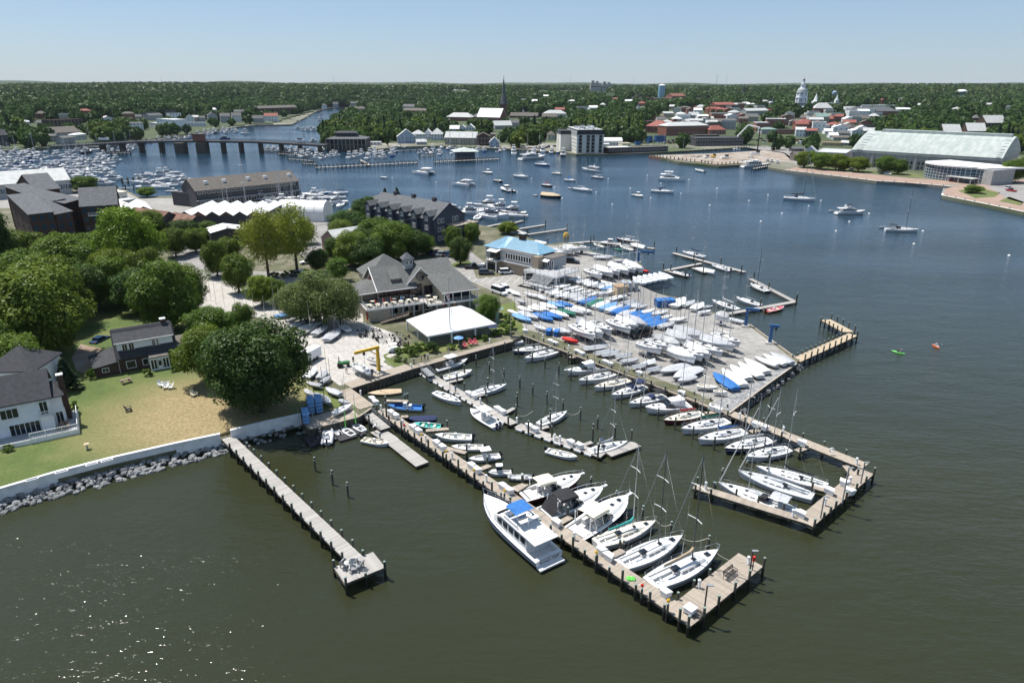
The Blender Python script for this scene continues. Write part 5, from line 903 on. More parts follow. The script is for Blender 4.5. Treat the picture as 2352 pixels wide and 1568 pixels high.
bldg('boat_warehouse','long dark grey sided warehouse with brown roof and a strip of small windows',A,B,16,8,'gable_x',4.8,'sd','rb',extra=wareh)
A,B=eave('A1',(1575,1075),(1790,1095),LZ+6);bldg('boat_warehouse','small dark lean-to block at the left end of the long warehouse',A,B,6,6,'flat',.3,'sd','sd')
def zigzag(tl,tr,ze,n,depth,label,rh=1.6,wall='sd'):
 A,B=P(*tl,LZ+ze),P(*tr,LZ+ze);d=B-A;L=hypot(d.x,d.y);Q_=em('boat_shed',(A.x,A.y,LZ),atan2(d.y,d.x),label,'boat shed');w_=L/n
 MB().b2(0,L,0,depth,-1,ze-.1).b_('wall',M[wall],Q_)
 for i in range(n):
  q=MB();x0=i*w_;q.slab([(x0,depth,ze),(x0,-.5,ze),(x0+w_/2,-.5,ze+rh),(x0+w_/2,depth,ze+rh)],.1);q.slab([(x0+w_,-.5,ze),(x0+w_,depth,ze),(x0+w_/2,depth,ze+rh),(x0+w_/2,-.5,ze+rh)],.1);q.b_('roof',M['rw'],Q_)
  MB().add([(x0,-.05,ze-.1),(x0+w_,-.05,ze-.1),(x0+w_/2,-.05,ze+rh-.15)],[(0,1,2)]).b_('gable',M['roof_rust' if i%2 else wall],Q_)
zigzag(('A1',1640,1290),('A1',2400,1290),6.5,6,26,'white folded roofs of the covered boat sheds in front of the warehouse')
zigzag(('A1',1070,1262),('A1',1400,1235),6,2,22,'white roofed boat shed between the condominium and the tall lime tree')
zigzag(('A1',1930,1450),('A1',2250,1420),5,1,10,'single white roof over the dark shed by the utility poles',1.2)
A,B=eave('A1',(1470,1330),(1640,1300),LZ+6);bldg('boat_shed','rust brown roofed shed left of the white folded roofs',A,B,20,6,'gable_y',2.5,'sd','roof_rust')
A,B=eave('A1',(1720,1370),(1900,1340),LZ+5);bldg('boat_shed','dark shed with rust brown roof under the white folded roofs',A,B,14,5,'gable_y',2.5,'sd','roof_rust')
A,B=P('A2',195,1340,LZ),P('A2',625,1350,LZ);d=B-A;L=hypot(d.x,d.y);Q_=em('boat_tent',(A.x,A.y,LZ),atan2(d.y,d.x),'white arched fabric boat tent behind the yellow trees','tent')
q=MB();rs=[]
for x in(0,L):rs.append([(x,5.5-5.5*cos(pi*i/16),3.2+4.6*sin(pi*i/16))for i in range(17)])
q.rings(rs,False,False,False);q.add(rs[0],[tuple(range(17))]);q.add(rs[1],[tuple(range(16,-1,-1))]);q.b2(0,L,0,11,-1,3.2);q.b_('cover',M['rw'],Q_);q=MB()
for i in range(6):x=L*i/5;q.path([(x,5.5-5.56*cos(pi*k/12),3.2+4.66*sin(pi*k/12))for k in range(13)],.06,4)
q.b_('hoop',M['rp'],Q_)
A,B=eave('B2',(600,115),(755,165),LZ+4.5)
bldg('pink_shed','pinkish brown gabled shed with pale roof beside the boat tent',A,B,14,4.5,'gable_y',3.4,'pinkwall','rp',cat='shed',fw=(1,2),rw=(1,3),ww=1,wh=1.2)
A,B=P('A1',120,1575,LZ+5),P('A1',215,1520,LZ+5);Q_=em('awning',(A.x,A.y,LZ),atan2((B-A).y,(B-A).x),'red fabric awning at the foot of the brick condominium','awning');q=MB();L=(B-A).length
q.slab([(0,-2,3.6),(L,-2,3.6),(L,0,5.2),(0,0,5.2)],.08);q.b_('canvas',M['rr'],Q_);q=MB();[q.cyl((x,-1.9,0),(x,-1.9,3.6),.06)for x in(.1,L-.1)];q.b_('post',M['wp'],Q_)
# ---- big white event tent
t0=P('B2',1580,1020,LZ+2.7);tR=P('B2',2205,905,LZ+2.7);tL=P('B2',1315,880,LZ+2.7);d=tR-t0;L=hypot(d.x,d.y);Q_=em('event_tent',(t0.x,t0.y,LZ),atan2(d.y,d.x),'large white frame tent in front of the clubhouse','tent');Dp=12.4
q=MB();e=2.7;r1,r2=(L*.34,Dp/2,6.1),(L*.66,Dp/2,6.1);s_=lambda p:(*p,e)
c4=[(0,0,e),(L,0,e),(L,Dp,e),(0,Dp,e)]
q.slab([c4[0],c4[1],r2,r1],.06);q.slab([c4[2],c4[3],r1,r2],.06);q.slab([c4[3],c4[0],r1],.06);q.slab([c4[1],c4[2],r2],.06);q.b_('roof',M['rw'],Q_)
q=MB();q.b2(0,L,-.03,0,e-.35,e-.05);q.b2(-.03,0,0,Dp,e-.35,e-.05);q.b2(L,L+.03,0,Dp,e-.35,e-.05);q.b2(0,L,Dp,Dp+.03,e-.35,e-.05);q.b_('valance',M['cw'],Q_)
for x,y in[(.1,.1),(L*.33,.1),(L*.68,.1),(L-.1,.1),(.1,Dp/2),(.1,Dp-.1),(L-.1,Dp/2),(L-.1,Dp-.1),(L/2,Dp-.1)]:MB().b2(x-.05,x+.3,y-.05,y+.1,0,e-.1).b_('leg',M['wp'],Q_)
q=MB();q.b2(.02,.04,.5,Dp-.5,.5,e-.4);q.b2(.4,L-.4,.05,.07,.4,e-.4);q.b_('clear_wall',M['glass_screen'],Q_)
M['glass_screen'].node_tree.nodes['Principled BSDF'].inputs['Alpha'].default_value=.18
# ------- far buildings
def clear(x0,x1,y0,y1,r):CLEAR.append((x0,x1,y0,y1,r))
def fb(label,t,x0,y0,x1,y1,ye,yt,depth=12,roof='gable_x',wall='sg',rm='rg',fl=2,nc=3,name='house',cat=None,ww=1.1,wh=1.4,fm='trim',gm='gd',rw=None,lw=None,extra=None,frac=.3,group=None,mull=1):
 a=D(t,x0,y0);b=D(t,x1,y1);A=GL(*a);B=GL(*b)
 if B.length>A.length*1.25 or A.length>B.length*1.25:B=GL(b[0],a[1])
 zz=min(A.z,B.z);A.z=zz;B.z=zz;dye=D(t,0,ye)[1];dyt=D(t,0,yt)[1];h=max(2.5,top_z(A,dye));M_=(A+B)/2;rh=max(.4,top_z(Vector((M_.x,M_.y+depth*(.5 if roof not in('flat','gable_y')else 0),zz)),dyt)-h)
 if roof=='flat':rh=.5
 rh=min(rh,depth*.8+3);clear(a[0]-1,b[0]+1,dyt-2,dye+(a[1]-dye)*frac,hypot(M_.x,M_.y))
 return bldg(name,label,A,B,depth,h,roof,rh,wall,rm,z=zz,cat=cat or name.replace('_',' '),fw=(fl,nc)if nc else None,rw=rw,lw=lw,ww=ww,wh=wh,fm=fm,gm=gm,extra=extra,group=group,mull=mull)
FB=[('dark brown brick apartment block with flat roof above the left marina','A1',455,490,780,480,418,410,18,'flat','bk','bk',3,10,'apartment_block'),('grey roofed waterfront building under the dark brick apartments','A1',480,590,745,575,535,472,20,'gable_x','sg','rb',1,5,'marina_building'),('small white cottage at the left end of the marina lot','A1',440,615,520,615,560,540,8),('grey house with green trim beside the bridge approach','A1',590,640,700,630,580,555,10),('white porch building on the bridge approach','A1',700,600,800,590,550,530,8,'hip','sw','rw',1,4),('dark roofed house at the left photo edge across the marina','A1',-80,660,95,650,560,500,14,'gable_x','sd','ro',2,5),('grey house half hidden in trees far left','A1',345,480,415,480,440,415,9),('small bright white roof among the far left trees','A1',210,450,275,450,430,408,9,'hip','sw','rw',1,2),('salmon red roofed house above the left trees','A1',938,415,1010,415,395,372,9,'hip','stucco','rr',1,3),('tall blue white waterfront house left of the white apartments','A1',1200,520,1325,515,445,432,10,'gable_x','sw','rg',3,4),('grey house behind the white apartments, far left','A1',1225,405,1312,405,385,362,9),('white four storey apartment building by the bridge marina','A1',1450,505,1612,520,405,395,16,'flat','sw','rw',4,6,'apartment_block'),('lower white wing left of the four storey apartments','A1',1375,480,1450,490,440,430,10,'flat','sw','rw',2,2,'apartment_block'),('white balconied house behind the four storey apartments','A1',1562,420,1672,420,355,345,10,'flat','sw','rp',3,4),('grey gabled house left above the white apartments','A1',1378,420,1500,415,375,350,10),('white gabled boathouse with porch, right of the white apartments','A1',1718,440,1790,440,390,362,10,'gable_y','sw','rg',2,2),('low white row of sheds behind the bridge marina','A1',1700,475,1890,475,440,430,8,'flat','sw','rw',1,7,'shed'),('small grey house between two white gabled ones','A1',1830,435,1892,435,395,375,8),('large grey gabled house at the creek mouth','A1',1918,435,2005,435,370,342,11,'gable_y','sg','rg',2,3),('grey shingled house second from the creek mouth','A1',2030,440,2122,440,380,350,11,'gable_x','sg','rg',2,3),('grey white chimneyed house nearest the creek mouth','A1',2135,430,2222,430,375,345,11,'gable_x','sw','rg',2,3),('long brown brick condominium row on the left creek bank','A2',20,370,385,360,308,280,16,'gable_x','bk','rb',3,14,'apartment_block'),('orange roofed lodge in front of the brick condominium row','A2',78,425,202,425,378,350,10,'gable_x','sw','rr',2,4),('grey house at the point below the orange roofed lodge','A2',-30,440,70,440,400,370,10),('white house at the far creek bend, left','A2',600,300,652,300,280,262,9,'hip','sw','rg',1,3),('brown roofed house at the far creek bend, middle','A2',708,292,758,292,268,248,9),('pale house at the far creek bend, right','A2',868,285,922,285,260,245,9),('brown house on the right creek bank in the trees','A2',925,335,1000,335,310,288,10,'hip','st','rb',1,3),('big brown roofed house in the trees above the cottages','A2',1350,350,1562,345,325,305,14,'gable_x','br','rb',1,6),('grey many gabled house above the cottages','A2',1345,310,1450,308,290,268,12),('white roofed hall far off in the wood, left','A2',1810,162,1878,162,155,135,20,'gable_x','sw','rp',1,0),('white roofed hall far off in the wood, right','A2',1892,165,1958,165,157,138,20,'gable_x','sw','rp',1,0),('pale blue gabled cottage at the left end of the waterside row','A2',1300,630,1472,628,568,500,12,'gable_y','sb','rp',2,5),('white roofed cottage second in the waterside row','A2',1440,600,1560,598,545,505,12,'hip','sw','rp',2,4),('white roofed cottage third in the waterside row','A2',1545,590,1615,590,540,498,12,'gable_y','sw','rw',2,2),('grey white hipped cottage fourth in the waterside row','A2',1605,600,1722,600,545,488,12,'hip','sw','rp',2,4),('small grey gabled boat hut on the waterside','A2',1478,642,1570,640,615,588,9,'gable_x','sg','rp',1,3),('row of tan grey townhouses with skylights on the waterside','A2',1735,640,2022,645,575,520,14,'gable_x','st','rp',3,12,'townhouse_row'),('brown gabled house right of the tan townhouses','A2',2025,650,2150,650,565,530,12,'gable_y','bk','rb',2,4),('pale blue gabled boathouse with dark door','A2',2145,665,2235,665,620,572,12,'gable_y','sb','rp',2,2),('white gabled house behind the tan townhouses, left','A2',1780,515,1865,515,495,462,10,'gable_x','sw','rw',1,3),('white gabled house behind the tan townhouses, middle','A2',1860,510,1932,510,490,460,10,'gable_y','sw','rp',1,2),('white gabled house behind the tan townhouses, right','A2',1928,510,2005,510,485,450,10,'gable_y','sw','rw',1,3),('grey roofed cottages right of the church','A2',2195,500,2352,495,465,420,14,'gable_x','sg','rp',1,6),('brick house behind the pale blue boathouse','A2',2160,590,2200,590,545,530,9,'gable_x','br','rb',2,2),('pale roofed school building with arched dormers by the church','A2',1750,425,1975,425,385,346,16,'hip','br','rp',2,9,'school_building'),('grey roofed wing joining the school to the church','A2',1975,420,2062,420,385,350,14,'hip','br','rg',1,3,'school_building'),('open white pavilion right of the black restaurant','A2',1015,645,1142,645,620,603,8,'flat','sw','rw',1,4,'pavilion'),('pale roofed hall in the trees left of the white hotel, upper','A3',300,390,502,385,355,322,16,'hip','stucco','rp',1,6,'hall'),('brown gabled hall in the trees left of the white hotel, lower','A3',280,405,415,402,385,352,14,'gable_x','bk','rb',1,4,'hall'),('dark roofed long house at the cupola','A3',-20,395,232,395,375,345,12,'gable_x','sd','rb',1,6),('pale house just left of the white hotel','A3',325,600,398,600,550,512,10,'hip','stucco','rb',1,2),('long low dark building between the trees and the white cottages','A3',-30,480,60,480,440,410,10),('white arched pavilion beside the white hotel','A3',835,650,1010,650,618,575,14,'arch','sw','rw',1,6,'pavilion'),('low white flat shop beside the white hotel','A3',830,700,895,700,640,630,10,'flat','stucco','rw',1,2,'shop'),('long low brown quay building right of the white hotel','A3',885,722,1092,715,672,660,12,'flat','bk','stucco',1,8,'quay_building'),('long low grey quay building with open bays','A3',1095,715,1432,702,672,664,12,'flat','sd','rb',1,14,'quay_building'),('tan boxy building on the hotel quay','A3',1010,672,1092,670,632,625,8,'flat','cc','cc',1,2,'shop'),('blue painted hoarding building on the quay, right','A3',1325,620,1412,618,565,560,5,'flat','paint_blue','paint_blue',1,0,'hoarding'),('blue painted hoarding building on the quay, left','A3',1258,625,1290,624,568,560,5,'flat','paint_blue','paint_blue',1,0,'hoarding'),('small bright blue hut above the quay parking','A3',1135,645,1182,645,620,614,6,'flat','paint_blue','paint_blue',1,0,'hut'),('large red brick market hall with grey hipped roof','A3',1415,560,1800,545,470,430,18,'hip','br','rp',2,16,'market_hall'),('red brick hall with salmon hipped roof','A3',1225,530,1402,540,468,415,18,'hip','br','rr',2,6,'market_hall'),('dark long flat roof behind the brick market hall','A3',1250,480,1560,475,425,408,16,'flat','bk','rb',1,0,'market_hall'),('bright red roofed building right of the market hall','A3',1812,550,1962,545,505,463,12,'hip','br','rr',2,6,'shop'),('dark two storey waterfront restaurant with long flat roof','A3',1685,655,2122,650,585,555,22,'flat','sd','sd',2,18,'restaurant'),('upper dark storey of the long flat waterfront restaurant','A3',1690,600,1900,598,555,545,12,'flat','sd','rb',1,9,'restaurant'),('dark brick downtown block, upper of two behind the market','A3',1830,420,2060,420,355,335,18,'flat','br','rp',2,9,'shop_row'),('grey and brown shop row below the dark brick block','A3',1828,480,2052,480,430,400,14,'gable_x','st','rb',2,9,'shop_row'),('tall dark red brick building at the end of main street','A3',1868,335,2045,330,275,250,20,'gable_x','br','rr',3,7,'brick_building'),('white flat roofed shop left of the brick block','A3',1540,400,1640,400,360,350,12,'flat','sw','rp',1,4,'shop_row'),('grey gabled shop beside the white flat roofed shop','A3',1635,400,1722,398,370,340,12,'gable_x','sg','rp',1,3,'shop_row'),('long white ribbed roof on the hill below the blue water tank','A3',1310,245,1475,245,215,196,24,'flat','br','rw',1,8,'hall'),('red brick office block right of the long white ribbed roof','A3',1470,245,1592,240,195,168,20,'gable_x','br','br',3,6,'office_block'),('orange dormered house among trees by the white spire','A3',1168,285,1228,285,262,240,10,'hip','br','rr',1,3),('flat pale roof with red brick below, right of the office block','A3',1700,230,1812,228,215,208,16,'flat','br','stucco',1,6,'office_block'),('long grey pitched shops left of main street','A3',2150,375,2352,365,330,305,14,'gable_x','sg','rp',2,9,'shop_row'),('grey roofed shops right of main street','A3',2150,430,2260,430,385,355,14,'gable_x','st','rg',2,4,'shop_row'),('red brick theatre block with white cornice','A3',2240,520,2352,520,440,408,16,'flat','br','rw',3,5,'shop_row'),('brick building at the head of main street','A3',2240,330,2352,325,300,280,14,'flat','br','rg',2,5,'shop_row'),('red brick hotel with white flat roof rim at the dock','A4',-20,490,155,492,405,392,16,'flat','br','rw',3,8,'brick_building'),('grey green roofed shop at the head of the dock','A4',-60,545,80,543,500,480,12,'hip','sg','roof_green',2,6,'shop'),('low dark brick shop between the dock shops','A4',85,545,240,545,505,495,12,'flat','br','rb',1,6,'shop'),('white three bay shop with pale roof at the dock','A4',250,568,345,570,500,482,12,'shed','sw','rw',2,3,'shop'),('navy shop with red roof at the dock','A4',345,572,450,572,512,490,12,'gable_x','sn','rr',2,3,'shop'),('tan house with stepped chimney uphill of the dock','A4',440,470,555,465,385,350,14,'gable_x','st','roof_green',3,4),('pale green roofed block beside the tan house','A4',570,430,688,425,355,336,14,'flat','stucco','roof_green',2,4,'house'),('white fronted house behind the navy shop','A4',520,545,632,545,515,492,10,'gable_x','sw','rw',1,3),('small white gabled house with blue base','A4',565,580,645,580,555,527,9,'gable_x','sw','rw',1,2),('tan stone fronted shed by the academy gate','A4',495,650,672,655,622,612,10,'flat','cloth_tan','cloth_tan',1,3,'shed'),('brown roofs of the low houses behind the copper hall, left','A4',600,600,745,600,575,555,10,'gable_x','sg','rb',1,4),('grey roofed cottages close to the left copper hall corner','A4',640,560,800,560,535,510,10,'gable_x','sg','rg',1,5),('long low brick house behind the copper hall','A4',780,420,930,420,400,370,12,'gable_x','br','rb',1,5),('small grey house right of the tan fronted shed','A4',660,645,740,650,620,600,9,'gable_x','sg','rp',1,2),('brown gabled hut with two white windows on the building site','A4',240,790,360,790,735,702,9,'gable_x','rb','rb',1,2,'hut'),('blue grey gabled shed beside the brown hut','A4',320,760,432,765,700,655,10,'gable_y','sb','rp',1,2,'shed'),('low dark roofed shed left of the blue grey one','A4',225,705,330,705,690,660,8,'gable_x','sd','rs',1,3,'shed'),('brick legislature building with row of roof dormers','A4',740,375,1195,372,332,292,22,'hip','br','rs',2,16,'government_building'),('pale roofed wing left of the dormered brick building','A4',700,340,850,335,325,288,14,'hip','br','rp',1,5,'government_building'),('white roofs behind the dormered brick building','A4',860,300,1180,298,280,268,20,'flat','sw','rw',1,8,'government_building'),('white roofed building left of the dormered ones','A4',535,275,700,275,258,248,18,'flat','sw','rw',1,6,'government_building'),('white gabled roofs right of the dormered brick building','A4',1190,330,1320,328,315,300,14,'gable_x','sw','rw',1,5,'government_building'),('slate roofed academy hall behind the copper roof, left','A4',1612,560,1772,560,528,452,18,'gable_x','bk','rp',1,5,'academy_hall'),('slate roofed academy hall behind the copper roof, middle','A4',1828,550,2000,550,515,440,18,'gable_x','bk','rp',1,5,'academy_hall'),('tall slate roofed academy hall, rightmost','A4',2000,480,2182,475,440,370,18,'gable_x','bk','rp',2,6,'academy_hall'),('small hip roofed tower behind the academy halls','A4',1885,420,1962,420,395,365,12,'hip','bk','rg',1,2,'academy_hall'),('long white roof far behind, left of the dark hospital','A3',240,158,332,158,150,136,30,'flat','sw','rp',1,0,'warehouse'),('long white building far behind below the hospital','A3',725,172,868,172,152,148,30,'flat','stucco','rw',1,0,'warehouse'),('flat pale roofs far behind left of the white building','A3',440,160,642,160,148,140,30,'flat','sg','rp',1,0,'warehouse'),('pale green roofed building far behind','A3',868,192,942,192,182,175,20,'flat','sg','roof_green',1,0,'warehouse'),('white roofed low building left of the blue water tank','A3',1095,216,1192,216,205,200,20,'flat','sw','rw',1,0,'warehouse'),('wide low building on the horizon left of the dome','A4',85,108,142,108,98,94,40,'flat','pinkwall','rw',1,0,'warehouse'),('white gabled chapel left of the dome','A4',5,268,60,268,262,245,12,'gable_y','sw','rw',1,0,'chapel'),]
for r_ in FB:
 lab,t,x0,y0,x1,y1,ye,yt,*k=r_
 nm=dict(zip(('depth','roof','wall','rm','fl','nc','name'),k))
 fb(lab,t,x0,y0,x1,y1,ye,yt,**nm)
rs2=random.Random(21);ZI=[(1500,1700,250,300,40,'among the trees behind the market halls','roofs behind the market halls'),(1700,1760,240,262,6,'up the brick main street','roofs up main street'),(1850,2000,258,318,34,'between the dome hill and the copper roofed hall','roofs below the dome hill'),(1790,1870,262,300,12,'below the trees of the dome hill','roofs under the dome hill trees'),(1180,1500,225,262,12,'in the trees behind the white hotel','roofs in the trees behind the hotel'),(60,560,262,285,10,'in the wood behind the left marina','roofs in the left wood'),(2000,2330,232,262,8,'in the trees behind the academy halls','roofs behind the academy halls')]
for x0,x1,y0,y1,n,wh_,g in ZI:
 for i in range(n):
  px=x0+(x1-x0)*(i+.5)/n+rs2.uniform(-4,4);py=rs2.uniform(y0,y1);A=GL(px,py);dist=A.length;wpx=rs2.uniform(11,17)*1568/dist
  wl,rm_=rs2.choice((('br','rb'),('sw','rw'),('sg','rp'),('br','rr'),('stucco','rg'),('st','rp')))
  nm_={'br':'red brick','sw':'white','sg':'grey','stucco':'cream','st':'tan'}[wl];rn_={'rb':'brown','rw':'white','rp':'pale grey','rr':'red','rg':'dark grey'}[rm_]
  B=GL(px+wpx,py+rs2.uniform(-.5,.5));B=A+(B-A).normalized()*rs2.uniform(11,17);h=rs2.uniform(5,9)
  bldg('house',f'small {nm_} house with {rn_} roof {wh_}',A,B,10,h,rs2.choice(('gable_x','gable_x','gable_y','hip','flat')),rs2.uniform(2,3.5),wl,rm_,z=A.z,cat='house',group=g+f', {nm_} with {rn_} roofs',fw=(2,3))
  e=proj((A.x,A.y,A.z+h+3));clear(px-1,px+wpx,e[1],py-(py-e[1])*.6,dist)
# ---- black restaurant at the bridge
def rest(Q_,L,Dp,h,ro):
 q=MB();q.b2(L*.2,L*.75,Dp*.3,Dp*.7,h+2.2,h+4.6);q.b_('monitor',M['sd'],Q_);q=MB();q.slab([(L*.16,Dp*.24,h+4.6),(L*.79,Dp*.24,h+4.6),(L*.7,Dp/2,h+6),(L*.25,Dp/2,h+6)]);q.b_('monitor_roof',M['ro'],Q_)
 for i in range(11):MB().b2(L*i/10-.2,L*i/10+.2,-.5,-.1,0,h).b_('column',M['st'],Q_)
 q=MB();q.b2(.2,L-.2,-.06,-.02,h*.12,h*.42);q.b2(.2,L-.2,-.06,-.02,h*.55,h*.9);q.b_('glazing',M['gd'],Q_)
fb('black glazed three storey restaurant with hipped roof at the bridge end','A2',650,690,1012,690,588,545,24,'hip','sd','rs',0,0,'restaurant',extra=rest)
# ---- teal roofed harbour office on its pier
A,B=P('A2',1850,768,1.4),P('A2',2012,765,1.4);bldg('harbour_office','harbour office with teal hipped roof standing on the pier',A,B,14,5.2,'hip',2.6,'sn','copper',z=1.4,fw=(1,6),ww=1.6,wh=1.8,gm='glass_blue',ov=3.0,fm='sn')
# ---- white hotel
A,B=P('A3',592,722,LZ),P('A3',838,720,LZ);L=(B-A).length;h=top_z(A,172.3+550/4);ho=em('hotel',(A.x,A.y,LZ),atan2((B-A).y,(B-A).x),'white seven storey waterfront hotel with dark mansard top','hotel');SD=46
MB().b2(0,L,0,SD,-2,h).b_('wall',M['stucco'],ho);q=MB();q.rings([[(-.1,-.1,h),(L+.1,-.1,h),(L+.1,SD+.1,h),(-.1,SD+.1,h)],[(.7,.7,h+3.8),(L-.7,.7,h+3.8),(L-.7,SD-.7,h+3.8),(.7,SD-.7,h+3.8)]]);q.b_('mansard',M['ro'],ho);q=MB();q.b2(.6,L-.6,.6,SD-.6,h+3.8,h+4.0);q.b_('roof',M['rp'],ho)
q=MB();q.b2(-.3,L+.3,-.3,SD+.3,h-.3,h);q.b_('cornice',M['stucco'],ho)
for i in range(5):
 for j,x in enumerate((.13,.42,.6,.88)):
  q=MB();q.b2(L*x-1.3,L*x+1.3,-.08,-.02,1.2+i*h/5.2,3.4+i*h/5.2);q.b_('balcony_window',M['gd'],ho);q=MB();q.b2(L*x-1.4,L*x+1.4,-.9,0,1.0+i*h/5.2,1.12+i*h/5.2);[q.b2(L*x-1.4+k*.35,L*x-1.36+k*.35,-.9,-.86,1.1+i*h/5.2,2.1+i*h/5.2)for k in range(9)];q.b2(L*x-1.4,L*x+1.4,-.92,-.86,2.1+i*h/5.2,2.2+i*h/5.2);q.b_('balcony',M['cb'],ho)
 for j in range(11):window(ho,-.02,2.5+j*(SD-5)/10,1.6+i*h/5.2,-pi/2,1.1,1.5,'stucco')
for j in range(11):q=MB();q.b2(-.1,.9,1.8+j*(SD-5)/10,3.2+j*(SD-5)/10,h+.6,h+2.6);q.b_('dormer',M['rw'],ho)
for x in(.13,.42,.6,.88):window(ho,L*x,.1,h+.7,0,1.8,2.0,'ro')
for k in range(26):q=MB();s=rs2.uniform(.8,2.6);q.box((rs2.uniform(2,L-2),rs2.uniform(2,SD-2),h+4+s*.4),(s,s*1.2,s*.8),rs2.random());q.b_('roof_unit',M[rs2.choice(('rp','rw','galv'))],ho)
MB().b2(-9,0,SD*.55,SD,-2,h*.92).b_('rear_wing',M['stucco'],ho);MB().b2(-9.2,0,SD*.55-.2,SD+.2,h*.92,h*.92+3).b_('rear_mansard',M['ro'],ho)
clear(1270,1388,280,350,590)
# ---- church with dark spire
a=GL(*D('A2',2247,412));b=GL(*D('A2',2303,412));w_=(b-a).length;h=top_z(a,172.3+268/4);sp=em('church_tower',(a.x,a.y,a.z),0,'dark brick church tower with tall slim spire','church tower');q=MB();q.b2(0,w_,0,w_,-1,h);[q.b2(x-.6,x+.6,y-.6,y+.6,-1,h*1.02)for x in(0,w_)for y in(0,w_)];q.b_('tower',M['bk'],sp)
th=top_z(a,172.3+22/4);q=MB();q.lathe((w_/2,w_/2,0),((w_*.56,h),(w_*.5,h+2),(w_*.3,h+(th-h)*.35),(w_*.1,h+(th-h)*.85),(.1,th)),8);[q.lathe((x,y,0),((1.0,h),(.6,h+3),(.05,h+(th-h)*.3)),6)for x in(0,w_)for y in(0,w_)];q.b_('spire',M['rs'],sp);q=MB();q.b2(w_/2-.15,w_/2+.15,w_/2-.15,w_/2+.15,th,th+2.4);q.b2(w_/2-.9,w_/2+.9,w_/2-.12,w_/2+.12,th+1.3,th+1.6);q.b_('cross',M['cb'],sp)
for z_ in(h*.45,h*.78):window(sp,w_/2,-.05,z_,0,w_*.28,h*.16,'bk');
clear(1138,1168,178,262,a.length)
fb('white roofed church nave beside the dark spire','A2',2030,420,2240,425,385,305,18,'gable_x','br','rw',1,6,'church',ww=1.2,wh=4)
def spire(t,x,yb,yt,wpx,label,wall='sw',m='rs',hfrac=.5,name='steeple',far=None):
 a=GL(*D(t,x,yb))if far is None else far;w_=wpx*.25*a.length/1568;h=top_z(a,D(t,x,yt)[1]);Q_=em(name,a,0,label,'steeple');q=MB();q.box((0,0,h*hfrac/2-1),(w_,w_,h*hfrac+2));q.b_('tower',M[wall],Q_);q=MB();q.lathe((0,0,h*hfrac),((w_*.55,0),(w_*.4,h*.05),(w_*.28,h*.2),(.08,h*(1-hfrac))),8);q.b_('spire',M[m],Q_);X_,Y_=D(t,x,yb);clear(X_-wpx/6,X_+wpx/6,D(t,x,yt)[1],Y_-(Y_-D(t,x,yt)[1])*.35,a.length);return Q_
spire('A3',1160,325,252,26,'small white steeple with dark tip behind the white hotel');spire('A3',2120,215,78,30,'tall dark pointed church spire left of the dome','rs','ro',.4);spire('A3',103,352,310,18,'white cupola on the long dark roofed house',hfrac=.6);spire('A4',430,300,170,50,'white domed cupola right of the great dome',m='sw',hfrac=.45);spire('A4',625,275,178,26,'white tiered cupola between the domes and the dormered building',m='sw',hfrac=.5);spire('A4',38,268,215,14,'small pointed chapel spire left of the dome','sb','sb',.3)
# ---- state house dome
a=GL(*D('A4',335,350));k_=.25*a.length/1568;Q_=em('domed_statehouse',a,0,'white tiered wooden dome rising over the old town trees','statehouse')
zz=lambda y:top_z(a,172.3+y/4)
q=MB();q.box((12*k_,30,zz(300)/2-2),(130*k_,40,zz(300)+4));q.b_('wall',M['br'],Q_);q=MB();q.lathe((5*k_,20,0),((75*k_,zz(300)),(30*k_,zz(250))),4);q.b_('roof',M['rp'],Q_)
def drum(n,prof,m,nm):q=MB();q.lathe((0,20,0),tuple((r*k_,zz(y))for r,y in prof),16 if n==0 else n);q.b_(nm,M[m],Q_)
drum(8,((50,262),(50,215),(53,213),(53,208)),'sw','lower_drum');drum(8,((47,208),(45,165),(49,163),(49,158)),'sw','upper_drum');drum(0,((42,158),(40,142),(34,128),(22,116)),'copper_dome','dome');drum(8,((22,118),(21,92),(24,91),(24,88)),'sw','lantern');drum(0,((19,88),(16,78),(9,70)),'copper_dome','lantern_dome');drum(8,((9,72),(9,52),(11,51)),'sw','upper_lantern');drum(0,((10,51),(8,42),(3,36),(.8,34),(.8,18)),'ro','finial')
for i in range(8):
 t=(i+.5)*pi/4
 for r_,y_ in((47,245),(43,190)):window(Q_,r_*k_*cos(t),20+r_*k_*sin(t),zz(y_),t+pi/2,7*k_,zz(y_-26)-zz(y_),'sw')
clear(1764+68,1764+104,178,240,a.length-30)
fb('long grey roofed wing of the domed statehouse','A4',420,350,590,350,305,255,16,'hip','br','rp',1,6,'government_building')
